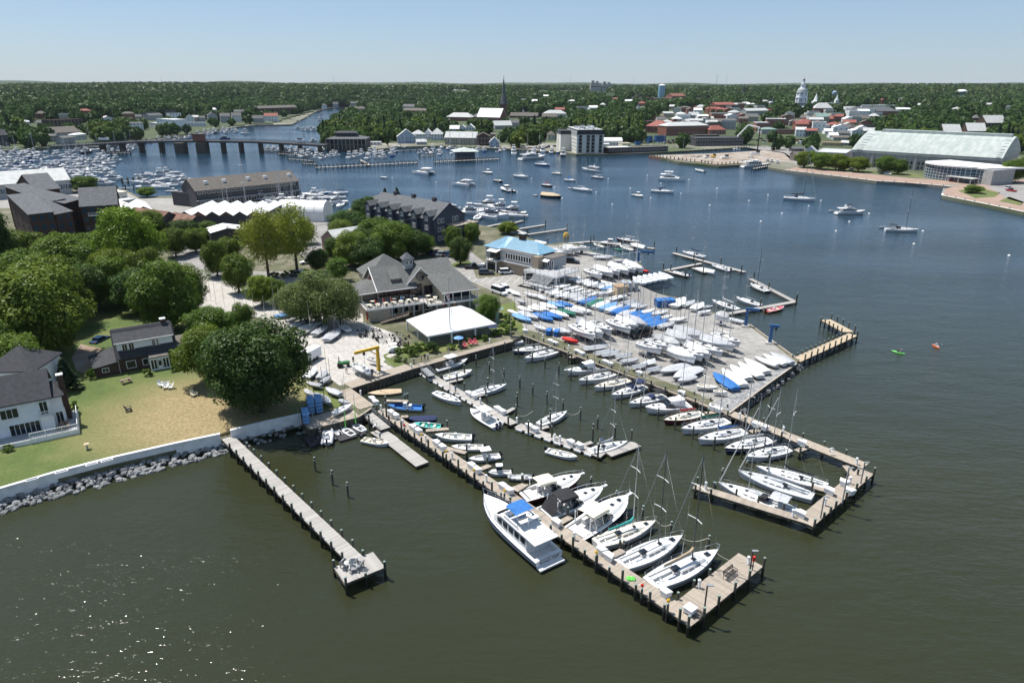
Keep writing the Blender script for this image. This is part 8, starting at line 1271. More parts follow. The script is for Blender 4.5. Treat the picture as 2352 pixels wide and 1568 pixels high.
# ---- crowded marinas: every boat a thing, too small for parts
FBM={k:farboat(*k)for k in[(a,b)for a in 'mcs' for b in('gel','gn','gel_blue')]}
rsb=random.Random(4);nfar=0
def marina(poly,n,ang,where,grp,mix='mmmcs',big=(.9,1.25),z=0.0):
 global nfar
 X=[p[0]for p in poly];Y=[p[1]for p in poly];k=0;pts=[];tries=0
 while k<n and tries<n*120:
  tries+=1;px,py=rsb.uniform(min(X),max(X)),rsb.uniform(min(Y),max(Y))
  if not bool(inpoly(np.array([px]),np.array([py]),poly)[0]):continue
  p=G(px,py,z)
  if any((p-q).length<(5.2 if tries<n*60 else 4)for q in pts):continue
  pts.append(p);k+=1;kd=rsb.choice(mix);hm=rsb.choice(('gel',)*12+('gn','gel_blue'));me=FBM[(kd,hm)];s=rsb.uniform(*big)
  o=mo(me.name.split('.')[0],me,None,(p.x,p.y,z),ang+rsb.choice((0,pi))+rsb.uniform(-.06,.06));o.scale=(s,s*rsb.uniform(.85,1),s)
  hn={'gel':'white','gn':'navy','gel_blue':'blue'}[hm];kn={'m':'motor yacht','c':'motorboat','s':'sailboat'}[kd]
  tag(o,f'{hn} hulled {kn} {where}',kn,f'{hn} {kn}s {grp}');nfar+=1
marina([(-10,348),(120,348),(190,345),(260,355),(268,375),(215,395),(200,420),(-10,395)],104,1.3,'in the crowded marina at the left edge','in the left marina')
marina([(200,398),(262,378),(275,400),(250,428),(228,432),(160,410)],12,.3,'at the right end of the left marina','at the end of the left marina','mmc')
marina([(330,326),(430,313),(500,300),(545,295),(550,306),(470,312),(400,324),(330,330)],42,1.5,'in the marina just behind the bridge','behind the bridge','mmmc')
marina([(240,341),(330,340),(330,352),(255,354)],14,1.4,'under the left end of the bridge','under the bridge','mmcs')
marina([(305,402),(420,398),(432,425),(340,437),(318,430)],14,.2,'in the slips left of the long warehouse','left of the warehouse','mscs')
marina([(595,343),(740,341),(770,350),(780,366),(720,366),(650,352),(595,350)],26,1.35,'in the slips right of the bridge','right of the bridge','mmmc')
marina([(785,345),(860,348),(930,345),(940,362),(850,368),(790,366)],15,1.45,'in front of the black restaurant','by the black restaurant','mmm',(1.0,1.35))
marina([(900,338),(1160,342),(1170,350),(1060,350),(1020,358),(960,352)],36,1.5,'among the slips below the waterside cottages','below the cottages','mcccs')
marina([(1176,345),(1300,349),(1315,356),(1300,360),(1176,358)],14,1.5,'left of the white hotel','left of the white hotel','mmms',(1.0,1.5))
marina([(675,292),(745,296),(742,304),(690,302)],8,.1,'at the creek point beyond the bridge','at the creek point','mm')
marina([(560,280),(600,284),(640,284),(700,274),(735,266),(738,272),(700,280),(600,290)],7,.4,'along the left creek bank','along the creek','mcs')
marina([(700,440),(778,445),(775,485),(705,480)],9,.5,'in the slips behind the boat tent','behind the boat tent','mms')
marina([(1075,480),(1185,478),(1190,500),(1090,508)],9,-.15,'in the slips beyond the dark townhouses','beyond the dark townhouses','sssm',(1.1,1.5))
marina([(590,455),(700,458),(700,476),(590,470)],9,.4,'laid up on the ground before the warehouse','before the warehouse','ssmc',(.8,1.1),LZ+.6)
marina([(1440,336),(1500,338),(1600,345),(1590,349),(1440,346)],9,1.4,'along the town dock','along the town dock','mcs',(.7,1.0))
marina([(1765,372),(1800,372),(1790,382),(1755,380)],3,1.4,'beside the building site','beside the building site','m')
for px,py,l in((1245,290,'x'),):pass
MD_=em
for t,x,y,kd,s,l in[('A2',800,415,'s',.9,'white sloop moored in the middle of the creek'),('A2',475,400,'s',1.0,'white ketch anchored at the creek mouth'),('A2',583,425,'m',.9,'white motor yacht running out of the creek'),('A2',440,560,'c',.7,'small boat moored below the creek point'),('A2',525,610,'m',.8,'dark motor launch passing the bridge end'),('A1',2262,545,'m',1.5,'large white motor yacht at the end of the bridge marina'),('A2',425,620,'c',.8,'white cabin boat at the bridge end'),('A2',725,320,'m',.9,'white motor yacht far up the creek'),('A2',600,370,'m',.9,'white motor yacht beside the creek trees'),('A3',2060,690,'m',.8,'white boat at the inner harbour mouth')]:
 p=P(t,x,y,0);o=mo('moored_boat',FBM[(kd,'gel')],None,p,rsb.uniform(0,6));o.scale=(s,s,s);tag(o,l,'boat')
p=P('A3',2240,850,0);o=get('yacht',dict(fly=None),16);o.location=p;o.rotation_euler=(0,0,.2);o.scale=(1.3,1.3,1.3);tag(o,'white two decked tour boat at the dark pier by the building site','tour boat')
ball=MB().lathe((0,0,0),((.02,-.3),(.36,-.15),(.42,.08),(.3,.32),(.1,.42),(.05,.6)),10).mesh('mooring_buoy',M['wp'])
for i,(t,x,y)in enumerate([('A2',1253,948),('A2',1655,988),('A3',180,955),('A3',885,955),('A3',1243,924),('A3',1628,964),('A3',390,1035),('A3',775,1080),('A3',1087,1043),('A3',1368,1000),('A3',1885,1045),('A3',1553,1092),('A3',1275,1132),('A3',48,1078),('A3',463,1135),('A3',922,1190),('A3',1818,1200),('A3',2177,1158),('A3',2286,1348),('A4',0,1105),('A4',486,1156),('A4',374,1206),('A4',128,1274),('A4',928,1276),('A4',747,1350),('A4',625,1436),('A4',1422,1437),('B4',1340,177),('B4',2214,284)]):
 o=mo('mooring_buoy',ball,None,P(t,x,y,0));tag(o,'white round mooring buoy floating on the open river','buoy','white mooring buoys');o.scale=(1.1,)*3
Q_=em('channel_buoy',P('A3',497,1490,0),0,'yellow cylindrical buoy beyond the blue roofed building','buoy');MB().lathe((0,0,0),((1.1,-.4),(1.1,1.1),(.8,1.2),(.8,1.7),(.2,1.8)),14).b_('body',M['py'],Q_)
# ------- vehicles
def car(kind='suv',m='car_white'):
 Q_=em({'suv':'suv','sedan':'sedan','van':'van','pickup':'pickup_truck'}[kind]);L,H={'suv':(4.7,1.7),'sedan':(4.7,1.42),'van':(5.4,2.1),'pickup':(5.6,1.8)}[kind];W=1.85;b=.95 if kind!='van' else 1.1
 q=MB();q.rings([[(x,y*W/2*k,z)for y,z in((1,.35),(1.0,b*.75*zf),(.93,b*zf),(-.93,b*zf),(-1.0,b*.75*zf),(-1,.35))]for x,k,zf in((-L/2,.9,.86),(-L*.44,1,1),(-L*.1,1,1.0),(L*.22,1,.98),(L*.42,.97,.85),(L/2,.86,.7))]);bd=q.b_('body',M[m],Q_)
 r0,r1={'suv':(-.47,.2),'sedan':(-.32,.2),'van':(-.48,.34),'pickup':(-.1,.22)}[kind]
 MB().rings([[(x,y*W/2*k,z)for y,z in((.92,b-.02),(.76,H),(-.76,H),(-.92,b-.02))]for x,k in((L*r0,1),(L*(r0+.04),1),(L*(r1-.1),1),(L*r1,1))]if 0 else[[(L*r0,.85,b-.02),(L*(r0+.05),.7,H),(L*(r0+.05),-.7,H),(L*r0,-.85,b-.02)],[(L*r1,.85,b-.02),(L*(r1-.12),.7,H),(L*(r1-.12),-.7,H),(L*r1,-.85,b-.02)]]).b_('window',M['gd'],Q_)
 MB().b2(L*(r0+.04),L*(r1-.11),-.72,.72,H-.02,H+.05).b_('roof',M[m],Q_)
 if kind=='pickup':MB().b2(-L*.46,-L*.12,-.75,.75,b-.02,b+.02).b_('bed',M['rubber'],Q_)
 for x in(-L*.3,L*.31):
  for s in(-1,1):MB().cyl((x,s*(W/2-.22),.34),(x,s*(W/2+.02),.34),.34,n=12).b_('wheel',M['rubber'],Q_)
 for s in(-1,1):MB().b2(L*.485,L*.5,s*.62-.16,s*.62+.16,.62,.78).b_('headlight',M['glass_screen' if 0 else 'wp'],Q_);MB().b2(-L*.505,-L*.49,s*.68-.12,s*.68+.12,.68,.86).b_('tail_light',M['paint_red'],Q_)
 return Q_
CP={}
def pcar(kind,m,t,x,y,x2,y2,label,z=LZ+.03,s=1.0):
 k=(kind,m)
 if k not in CP:CP[k]=o=car(*k)
 else:o=copy_tree(CP[k])
 a,b=P(t,x,y,z),P(t,x2,y2,z);o.location=((a+b)/2);o.rotation_euler=(0,0,atan2(b.y-a.y,b.x-a.x));o.scale=(s,)*3;tag(o,label,{'suv':'car','sedan':'car','van':'van','pickup':'pickup truck'}[kind])
 if 'group' in o:del o['group']
for a in[('suv','car_grey','B2',2050,455,2180,450,'dark blue grey estate car in the car park, nearest one'),('suv','car_black','B2',2200,405,2070,395,'black car parked under the balcony'),('sedan','car_white','B2',2185,385,2075,375,'white car behind the black one'),('pickup','car_black','B2',1950,400,2050,400,'black car in the shade of the lollipop tree'),('suv','car_white','B2',2255,450,2352,445,'white estate car in front of the blue roofed building'),('suv','car_silver','B3',100,495,238,485,'silver estate car beside the deck stair'),('suv','car_black','B3',485,345,625,355,'black pickup with boat gear in the boatyard'),('van','car_white','B2',2165,610,2305,655,'white van beside the clubhouse'),('suv','car_white','B2',2245,580,2345,640,'white car with open tailgate beside the van'),('van','car_black','B3',1240,1010,1130,1035,'black covered vehicle among the trailers'),('suv','car_grey','B2',440,470,320,470,'grey car under the birches by the road'),('suv','car_white','B2',525,350,425,360,'white car on the road by the yellow trees'),('sedan','car_blue','B1',870,1105,985,1050,'shiny blue car parked behind the brick cottage'),('sedan','car_blue','B1',1500,120,1590,100,'dark blue car left in the row by the tented sheds'),('sedan','car_white','B1',1525,140,1610,115,'white car second in the row by the tented sheds'),('suv','car_silver','B1',1560,155,1640,135,'silver car third in the row by the tented sheds'),('sedan','car_black','B1',1625,205,1700,190,'black car fourth in the row by the tented sheds'),('pickup','car_white','B1',1655,225,1755,205,'white pickup at the end of the row by the sheds'),('suv','car_white','A4',2170,1052,2245,1040,'white car on the plaza road'),('pickup','car_red','A4',2265,1075,2200,1065,'red pickup on the plaza road'),('suv','car_red','A4',1665,975,1740,980,'red car before the curved glass front'),('sedan','car_white','A4',735,880,800,870,'white car between the quay trees'),('suv','car_black','A4',640,870,700,865,'black car between the quay trees'),('sedan','car_silver','A4',1000,895,1060,900,'silver car by the fifth quay tree'),('suv','car_white','A4',1070,912,1130,918,'white car right of the fifth quay tree')]:pcar(*a)
for i in range(9):pcar(('suv','sedan')[i%2],('car_white','car_silver','car_black','car_blue','car_grey')[i%5],'B2',1540+i*28,270+i*3,1560+i*28,255+i*3,f'{("white","silver","black","blue","grey")[i%5]} car {OR_[i]} from left in the row behind the clubhouse')
def tinycar(m):q=MB();q.box((0,0,.7),(4.5,1.8,.8));q.mi=1;q.box((-.2,0,1.3),(2.6,1.6,.55),0,.8);return q.mesh('parked_car',[M[m],M['gd']])
TC={m:tinycar(m)for m in('car_white','car_silver','car_black','car_red','car_blue')}
def lots(poly,n,where):
 X=[p[0]for p in poly];Y=[p[1]for p in poly];k=0;pts=[];tr=0
 while k<n and tr<4000:
  tr+=1;px,py=rsb.uniform(min(X),max(X)),rsb.uniform(min(Y),max(Y))
  if not bool(inpoly(np.array([px]),np.array([py]),poly)[0]):continue
  p=GL(px,py)
  if any((p-q).length<3.2 for q in pts):continue
  pts.append(p);m=rsb.choice(list(TC));o=mo('parked_car',TC[m],None,p+Vector((0,0,.08)),rsb.choice((.1,1.6))+rsb.uniform(-.05,.05));k+=1;tag(o,f'{m[4:]} parked car {where}','car',f'{m[4:]} cars {where}')
lots([(1455,322),(1590,322),(1590,332),(1455,330)],34,'in the car park above the brown quay building');lots([(1695,264),(1712,264),(1730,318),(1700,325)],22,'on the brick main street');lots([(1730,318),(1860,322),(1850,334),(1730,332)],26,'round the inner harbour');lots([(1175,335),(1290,338),(1290,342),(1175,340)],8,'left of the white hotel')
lay('brick_street',[(1694,262),(1714,262),(1742,322),(1700,326)],.12,'brick_paving')
def mtruck(px_t,m,l):
 a=px_t;o=mo('truck',TC[m],None,a,.03);o.scale=(1.7,1.4,2.2);tag(o,l,'truck')
mtruck(BRP[4]+Vector((-26,0,.2)),'car_blue','dark box truck crossing the bridge');mtruck(BRP[5]+Vector((10,0,.2)),'car_white','white van crossing the right half of the bridge');mtruck(BRP[2]+Vector((-30,0,.1)),'car_white','white car on the left ramp of the bridge')
for i,(x,y,m,s)in enumerate(((2230,735,'wp',1.2),(1950,770,'wp',1),(1780,765,'wp',.8),(1850,760,'py',.9))):p=P('A3',x,y,LZ);Q_=em('excavator' if i==3 else 'work_truck',p,.3*i,['white crane carrier at the corner of the building site','white pickup on the building site','small white truck at the left of the building site','yellow digger on the building site'][i],'truck');MB().box((0,0,1.2*s),(6*s,2.4*s,1.2*s)).b_('body',M[m],Q_);MB().box((2*s,0,2.4*s),(2*s,2.2*s,1.4*s)).b_('cab',M['gd'],Q_)
p=P('A3',2250,730,LZ);Q_=em('mobile_crane',p,0,'black crane mast with white boom leaning left over the building site','crane');MB().cyl((0,0,1),(0,0,22),.5,.4,6).b_('mast',M['cb'],Q_);MB().path([(0,0,21),(-10,0,23),(-18,0,14)],.55,5).b_('boom',M['wp'],Q_)
for i in range(26):p=P('A3',rsb.uniform(1500,2250),rsb.uniform(745,800),LZ);o=mo('material_pile',SM[i%9],None,p,i);o.scale=(rsb.uniform(2,5),rsb.uniform(2,3),rsb.uniform(1,2.2));tag(o,'heap of building material on the sandy site across the water','heap','heaps on the building site')
# ------- people
def person_mesh(pose,shirt,trou):
 J={'stand':[(0,0,.93),(0,0,1.15),(0,0,1.42),(0,0,1.53),(0,.02,1.66),(.19,0,1.4),(.26,.03,1.13),(.24,.14,.9),(-.19,0,1.4),(-.26,.03,1.13),(-.24,.12,.9),(.1,0,.9),(.12,.03,.5),(.12,-.02,.08),(.12,.14,.03),(-.1,0,.9),(-.12,.03,.5),(-.12,-.04,.08),(-.12,.12,.03)],'bend':[(0,-.1,.9),(0,.06,1.08),(0,.32,1.2),(0,.42,1.24),(0,.54,1.22),(.19,.3,1.18),(.22,.42,.92),(.18,.6,.78),(-.19,.3,1.18),(-.22,.42,.92),(-.18,.58,.74),(.1,-.1,.88),(.13,.0,.48),(.13,-.08,.08),(.13,.08,.03),(-.1,-.1,.88),(-.13,.05,.48),(-.13,.02,.08),(-.13,.18,.03)],'sit':[(0,0,.15),(0,-.04,.38),(0,-.02,.64),(0,0,.75),(0,.03,.88),(.19,0,.62),(.3,.18,.45),(.22,.4,.5),(-.19,0,.62),(-.3,.18,.45),(-.22,.4,.5),(.1,.05,.14),(.13,.5,.3),(.1,.85,.1),(.1,.98,.14),(-.1,.05,.14),(-.13,.5,.3),(-.1,.85,.1),(-.1,.98,.14)]}[pose]
 E=[(0,1),(1,2),(2,3),(3,4),(2,5),(5,6),(6,7),(2,8),(8,9),(9,10),(0,11),(11,12),(12,13),(13,14),(0,15),(15,16),(16,17),(17,18)];Rr=[.14,.13,.15,.06,.11,.07,.05,.04,.07,.05,.04,.1,.07,.05,.045,.1,.07,.05,.045]
 me=bpy.data.meshes.new('sk');me.from_pydata(J,E,[]);o=bpy.data.objects.new('sk',me);COL.objects.link(o);sm=o.modifiers.new('s','SKIN');o.modifiers.new('b','SUBSURF').levels=1
 for i,v in enumerate(me.skin_vertices[0].data):v.radius=(Rr[i],Rr[i]);v.use_root=i==0
 dg=bpy.context.evaluated_depsgraph_get();m2=bpy.data.meshes.new_from_object(o.evaluated_get(dg));bpy.data.objects.remove(o);m2.name='person';m2.materials.clear()
 for m in(shirt,trou,'skin','hair'):m2.materials.append(M[m])
 hd,hip=Vector(J[4]),Vector(J[0]);ha=[Vector(J[7]),Vector(J[10])]
 for p in m2.polygons:
  c=p.center;up=(Vector(J[2])-hip).normalized();t=(c-hip).dot(up)
  if(c-hd).length<.17:p.material_index=3 if c.z>hd.z+.02 else 2
  elif min((c-h).length for h in ha)<.2:p.material_index=2
  else:p.material_index=0 if t>.02 else 1
  p.use_smooth=True
 return m2
PM={}
def person(pose,shirt,trou,p,rz,label):
 k=(pose,shirt,trou)
 if k not in PM:PM[k]=person_mesh(*k)
 o=mo('person',PM[k],None,p,rz);tag(o,label,'person');return o
for t,x,y,z,pose,sh,tr,rz,l in[('B2',833,1362,LZ+.03,'stand','shirt_white','khaki',0,'person in pale shirt standing behind the green tractor'),('B2',897,1275,LZ+.03,'stand','shirt_dark','khaki',1,'person in black shirt beside the inflatable on its trailer'),('B2',1552,1250,1.74,'stand','shirt_dark','khaki',.5,'person in dark top walking on the boardwalk, left of the pair'),('B2',1580,1245,1.74,'stand','shirt_white','trouser',.4,'person in white shirt walking on the boardwalk, right of the pair'),('B2',1522,1252,1.74,'stand','khaki','khaki',2,'person at the head of the gangway'),('B2',1282,885,LZ+.03,'stand','shirt_blue','trouser',2,'person in light blue shirt on the clubhouse ramp'),('C2',1085,520,.65,'bend','shirt_white','trouser',-1,'person in white shirt stepping down the launch ramp'),('C2',1140,580,.6,'bend','shirt_white','trouser',2.4,'person bending over the white skiff'),('C2',1835,165,.62,'stand','shirt_blue','khaki',1,'person in blue on the floating dock'),('C3',805,665,1.0,'stand','gel_grey','trouser',1.2,'person in grey handling sails on the keelboat'),('C3',830,640,1.0,'bend','shirt_blue','trouser',2.8,'person in blue bending over the sails on the keelboat'),('B3',75,440,LZ+.03,'stand','shirt_white','khaki',0,'person under the deck of the blue roofed building, left'),('B3',122,440,LZ+.03,'stand','shirt_white','trouser',0,'person under the deck of the blue roofed building, right'),('B3',1590,475,.75,'stand','shirt_dark','trouser',0,'person by the white inflatable on the grey finger'),('A2',1510,885,2.0,'stand','shirt_white','trouser',0,'person on the small powered catamaran')]:person(pose,sh,tr,P(t,x,y,z),rz,l)
for t,x0,y0,x1,y1,m,sh,l in(('B4',1135,1150,1262,1183,'lime','shirt_dark','green kayak'),('B4',1508,1093,1580,1132,'orange','shirt_white','orange kayak')):
 a,b=P(t,x0,y0,.2),P(t,x1,y1,.2);L=(b-a).length;an=atan2(b.y-a.y,b.x-a.x);Q_=em('kayak',(a+b)/2-Vector((0,0,.2)),an,l+' on the open water at right','kayak');q=MB();n=12;q.rings([[(L*(i/n-.5),.36*sin(pi*min(.98,max(.02,i/n)))*cos(c),.12+.17*sin(c)*sin(pi*min(.98,max(.05,i/n)))**.5+.12*abs(i/n-.5))for c in[k*pi/4 for k in range(8)]]for i in range(n+1)]);q.b_('hull',M[m],Q_,smooth=True);q=MB();q.cyl((-.1,0,.27),(-.1,0,.34),.3,n=12);q.b_('cockpit',M['cb'],Q_)
 c=(a+b)/2;person('sit',sh,'shirt_dark',Vector((c.x,c.y,.15)),an-pi/2,'paddler sitting in the '+l);pd=em('paddle',Vector((c.x,c.y,.72)),an+.2,'double paddle held over the '+l,'paddle');MB().cyl((.35,-1.1,.15),(.35,1.1,-.15),.02,n=5).b_('shaft',M['cb'],pd)
 for s in(-1,1):MB().box((.35,s*1.2,-s*.16),(.04,.4,.16)).b_('blade',M['wp'],pd)
# ------- furniture and yard gear
def adir(m):
 Q_=em('adirondack_chair');q=MB();q.slab([(-.3,-.35,.4),(.3,-.35,.4),(.3,.25,.28),(-.3,.25,.28)],.05);q.b_('seat',M[m],Q_)
 for i in range(5):x=-.24+i*.12;MB().slab([(x-.05,.22,.28),(x+.05,.22,.28),(x+.05,.6,1.1-abs(i-2)*.05),(x-.05,.6,1.1-abs(i-2)*.05)],.04).b_('slat',M[m],Q_)
 for s in(-1,1):q=MB();q.b2(s*.36-.06,s*.36+.06,-.4,.4,.58,.62);q.b_('armrest',M[m],Q_);MB().b2(s*.34-.04,s*.34+.04,-.36,-.28,0,.58).b_('leg',M[m],Q_);MB().b2(s*.34-.04,s*.34+.04,.3,.38,0,.5).b_('leg',M[m],Q_)
 return Q_
AD={}
for t,x,y,z,m,rz,l in[('F',793,1300,1.52,'galv',2.8,'weathered chair on the pier head, left'),('F',815,1293,1.52,'galv',3.5,'weathered chair on the pier head, upper'),('F',812,1310,1.52,'galv',.3,'weathered chair on the pier head, lower'),('F',825,1303,1.52,'galv',4.3,'weathered chair on the pier head, right'),('C1',1483,105,LW,'wp',1.0,'white lawn lounger, leftmost of four'),('C1',1540,100,LW,'wp',2.0,'white lawn lounger, upper of four'),('C1',1525,125,LW,'wp',.5,'white lawn lounger, lower of four'),('C1',1567,125,LW,'wp',-1,'white lawn lounger, rightmost of four'),('C1',1785,195,LW,'cc',1,'cream lawn chair by the brown turf'),('C1',1185,330,LW,'cb',2,'dark lawn chair in the middle of the lawn'),('B2',1920,1125,1.74,'pinkchair',.3,'pink chair by the boardwalk, leftmost of three'),('B2',1972,1100,1.74,'pinkchair',.3,'pink chair by the boardwalk, middle of three'),('B2',2015,1095,1.74,'pinkchair',.3,'pink chair by the boardwalk, rightmost of three'),('B2',1885,1130,1.74,'cb',.3,'black chair beside the pink ones'),('C1',560,500,LW+.78,'wood_old',0,'chair on the white house terrace, left'),('C1',610,490,LW+.78,'wood_old',0,'chair on the white house terrace, right')]:
 if m not in AD:AD[m]=o=adir(m)
 else:o=copy_tree(AD[m])
 o.location=P(t,x,y,z);o.rotation_euler=(0,0,rz);o.scale=(1.15,)*3;tag(o,l,'chair')
p=P('C1',1160,70,LW);Q_=em('picnic_table',p,.8,'weathered picnic table on the lawn before the cottage','table');MB().b2(-.9,.9,-.35,.35,.7,.76).b_('tabletop',M['wood_old'],Q_);[MB().b2(-.9,.9,s*.7-.13,s*.7+.13,.4,.45).b_('bench',M['wood_old'],Q_)for s in(-1,1)];[MB().b2(x-.05,x+.05,-.75,.75,0,.7).b_('leg',M['wood_old'],Q_)for x in(-.6,.6)]
p=P('C1',805,680,LW);Q_=em('bird_bath',p,0,'stone bird bath on the lawn near the seawall','bird bath');MB().cyl((0,0,0),(0,0,.8),.16,.1).b_('pedestal',M['sy'],Q_);MB().lathe((0,0,.8),((.1,0),(.42,.12),(.4,.16),(.05,.1)),14).b_('basin',M['cloth_tan'],Q_)
Q_=em('bench',P('D',1425,700,1.42),atan2(dd.y,dd.x),'black metal bench on the outer end platform','bench');L=1.9
for i in range(5):MB().b2(-L/2,L/2,-.3+i*.12,-.22+i*.12,.44,.47).b_('slat',M['cb'],Q_)
for i in range(4):MB().b2(-L/2,L/2,.34+i*.03,.37+i*.03,.56+i*.12,.64+i*.12).b_('slat',M['cb'],Q_)
for s in(-1,1):MB().path([(s*L/2,-.3,0),(s*L/2,-.3,.66),(s*L/2,.3,.66),(s*L/2,.42,1.0),(s*L/2,.3,.44),(s*L/2,.3,0)],.03).b_('leg',M['cb'],Q_)
Q_=em('hose_box',P('D',1055,1035,1.42),anM,'white square service box on the end platform','box');MB().b2(-.5,.5,-.5,.5,.25,.75).b_('body',M['box_white'],Q_);MB().b2(-.56,.56,-.56,.56,.75,.82).b_('lid',M['wp'],Q_);[MB().b2(x-.05,x+.05,y-.05,y+.05,0,.25).b_('leg',M['galv'],Q_)for x in(-.45,.45)for y in(-.45,.45)]
q=MB();[q.path([((.45+.05*k)*cos(a*pi/8)+.03*k,(.45+.05*k)*sin(a*pi/8),.05+.04*k)for a in range(17)],.03,4)for k in range(4)];o=q.b_('hose',M['rubber'],None,P('D',1120,1050,1.42));tag(o,'coiled black hose beside the white service box','hose')
def lamp(p,h,label,m='td'):Q_=em('lamp_post',p,0,label,'lamp post');MB().box((0,0,h/2),(.14,.14,h)).b_('post',M[m],Q_);MB().box((.28,0,h),(.7,.3,.1)).b_('lamp_head',M['galv'],Q_)
lamp(P('D',1185,1030,1.42),3.6,'dark wooden lamp post near the coiled hose');lamp(P('D',1600,690,1.42),3.4,'dark lamp post at the far tip of the end platform');lamp(P('E',1520,1230,1.42),3.2,'slim lamp post at the lower pen corner','galv');lamp(P('E',1745,1080,1.42),5.5,'tall lamp post on the pen head pier','galv');lamp(P('E',1940,870,1.42),3.4,'slim lamp post at the upper pen corner','galv')
Q_=em('fire_extinguisher_box',P('D',1628,640,1.42),0,'red extinguisher box on a post at the platform tip','box');MB().box((0,0,1.6),(.3,.25,.6)).b_('cabinet',M['paint_red'],Q_);MB().box((0,0,.65),(.1,.1,1.3)).b_('post',M['td'],Q_)
q=MB();[q.lathe((random.Random(i).uniform(-.3,.3),random.Random(i+9).uniform(-.3,.3),0),((.3,0),(.33,.15),(.1,.4)),6)for i in range(4)];o=q.b_('rope_heap',M['lime'],None,P('D',510,725,1.42));tag(o,'bright green heap of rope on the main pier','rope')
for t,x,y,z,l in(('E',1640,520,2.3,'on the long walkway near the pen'),('C3',385,590,1.2,'on the floating dock pedestal')):
 q=MB();q.path([(.33*cos(a*pi/8),0,.33*sin(a*pi/8))for a in range(17)],.08,6);o=q.b_('life_ring',M['wp'],None,P(t,x,y,z));tag(o,'white life ring '+l,'life ring')
def hoist(p,rz,h,arm,m,label,w_=.35):
 Q_=em('hoist',p,rz,label,'crane');MB().b2(-.9,.9,-.9,.9,0,.3).b_('base',M['concrete'],Q_);q=MB();q.box((0,0,h/2+.3),(w_*1.6,w_*1.6,h),0,.75);q.b_('column',M[m],Q_);q=MB();q.b2(-arm,w_,-w_/2,w_/2,h-.1,h+w_*1.1);q.cyl((0,0,h*.7),(-arm*.35,0,h),.12,n=4);q.b_('boom',M[m],Q_);q=MB();q.box((-arm*.6,0,h-.45),(.4,.3,.5));q.cyl((-arm*.6,0,h-.6),(-arm*.6,0,h*.5),.03,n=4);q.b_('chain_hoist',M['cb'],Q_)
a=P('B2',1130,1350,LZ+.02);b=P('B2',905,1180,LZ+5.0);hz=top_z(a,516.8+1130/4);hoist(a,atan2((a-P('B2',905,1185,LZ+hz)).y,(a-P('B2',905,1185,LZ+hz)).x),hz,(P('B2',905,1185,LZ+hz)-a).to_2d().length,'py','yellow jib hoist over the inflatable on its trailer',.38)
for t,x,y,xt,yt,l in(('B3',2145,930,2275,790,'largest blue jib crane at the yard edge'),('B4',15,1085,105,940,'second blue jib crane by the pale jetty'),('B3',1160,345,1310,255,'blue jib crane by the north dock')):
 a=P(t,x,y,LZ+.02);hz=top_z(a,D(t,x,y)[1]-(38 if x>2000 or t=='B4' else 24));e=P(t,xt,yt,LZ+hz);v=a-e;hoist(a,atan2(v.y,v.x),hz,v.to_2d().length,'paint_blue',l,.45)
put('rib',dict(L=6,trailer=True),'B2',(1060,1360),(895,1290),'grey inflatable on a trailer under the yellow hoist','inflatable boat',LZ+.9,.4);put('motor',dict(kind='skiff',L=6,B=2.1),'B2',(1130,1240),(1010,1215),'white skiff on a stand behind the yellow hoist','skiff',LZ+.8,.5)
Q_=em('tractor',P('B2',800,1300,LZ+.03),.2,'small green tractor with roll bar towing the inflatable','tractor');MB().box((.7,0,.8),(1.3,.7,.6)).b_('bonnet',M['paint_green'],Q_);MB().box((-.4,0,.7),(1.0,1.0,.5)).b_('seat_platform',M['paint_green'],Q_);MB().path([(-.7,-.5,.8),(-.7,-.5,2.1),(-.7,.5,2.1),(-.7,.5,.8)],.05).b_('roll_bar',M['cb'],Q_);[MB().cyl((-.6,s*.5,.5),(-.6,s*.75,.5),.5,n=12).b_('wheel',M['rubber'],Q_)for s in(-1,1)];[MB().cyl((1.0,s*.4,.32),(1.0,s*.6,.32),.32,n=10).b_('wheel',M['rubber'],Q_)for s in(-1,1)]
Q_=em('golf_cart',P('B2',1260,1165,LZ+.03),.5,'white golf cart beside the hedge mounds','cart');MB().box((0,0,.6),(2.2,1.1,.5),0,.9).b_('body',M['car_white'],Q_);MB().box((0,0,1.85),(1.6,1.1,.07)).b_('canopy',M['wp'],Q_);MB().path([(-.7,.5,.8),(-.7,.5,1.85),(-.7,-.5,1.85),(-.7,-.5,.8)],.03).b_('canopy_post',M['cb'],Q_);[MB().cyl((x,s*.45,.22),(x,s*.6,.22),.22,n=10).b_('wheel',M['rubber'],Q_)for x in(-.75,.75)for s in(-1,1)]
Q_=em('box_truck',P('B2',510,1240,LZ+.03),1.2,'white box trailer half hidden behind the huge dark tree','trailer');MB().box((0,0,1.5),(4.4,2.0,2.0)).b_('body',M['box_white'],Q_);[MB().cyl((x,s*.9,.4),(x,s*1.05,.4),.4,n=10).b_('wheel',M['rubber'],Q_)for x in(-.5,.5)for s in(-1,1)]
Q_=em('crate',P('B3',990,635,LZ+.03),.3,'tan wooden crate shed among the dinghies','crate');MB().b2(-1.5,1.5,-1.5,1.5,0,2.4).b_('box',M['cloth_tan'],Q_);MB().b2(-1.6,1.6,-1.6,1.6,2.4,2.5).b_('lid',M['teak'],Q_)
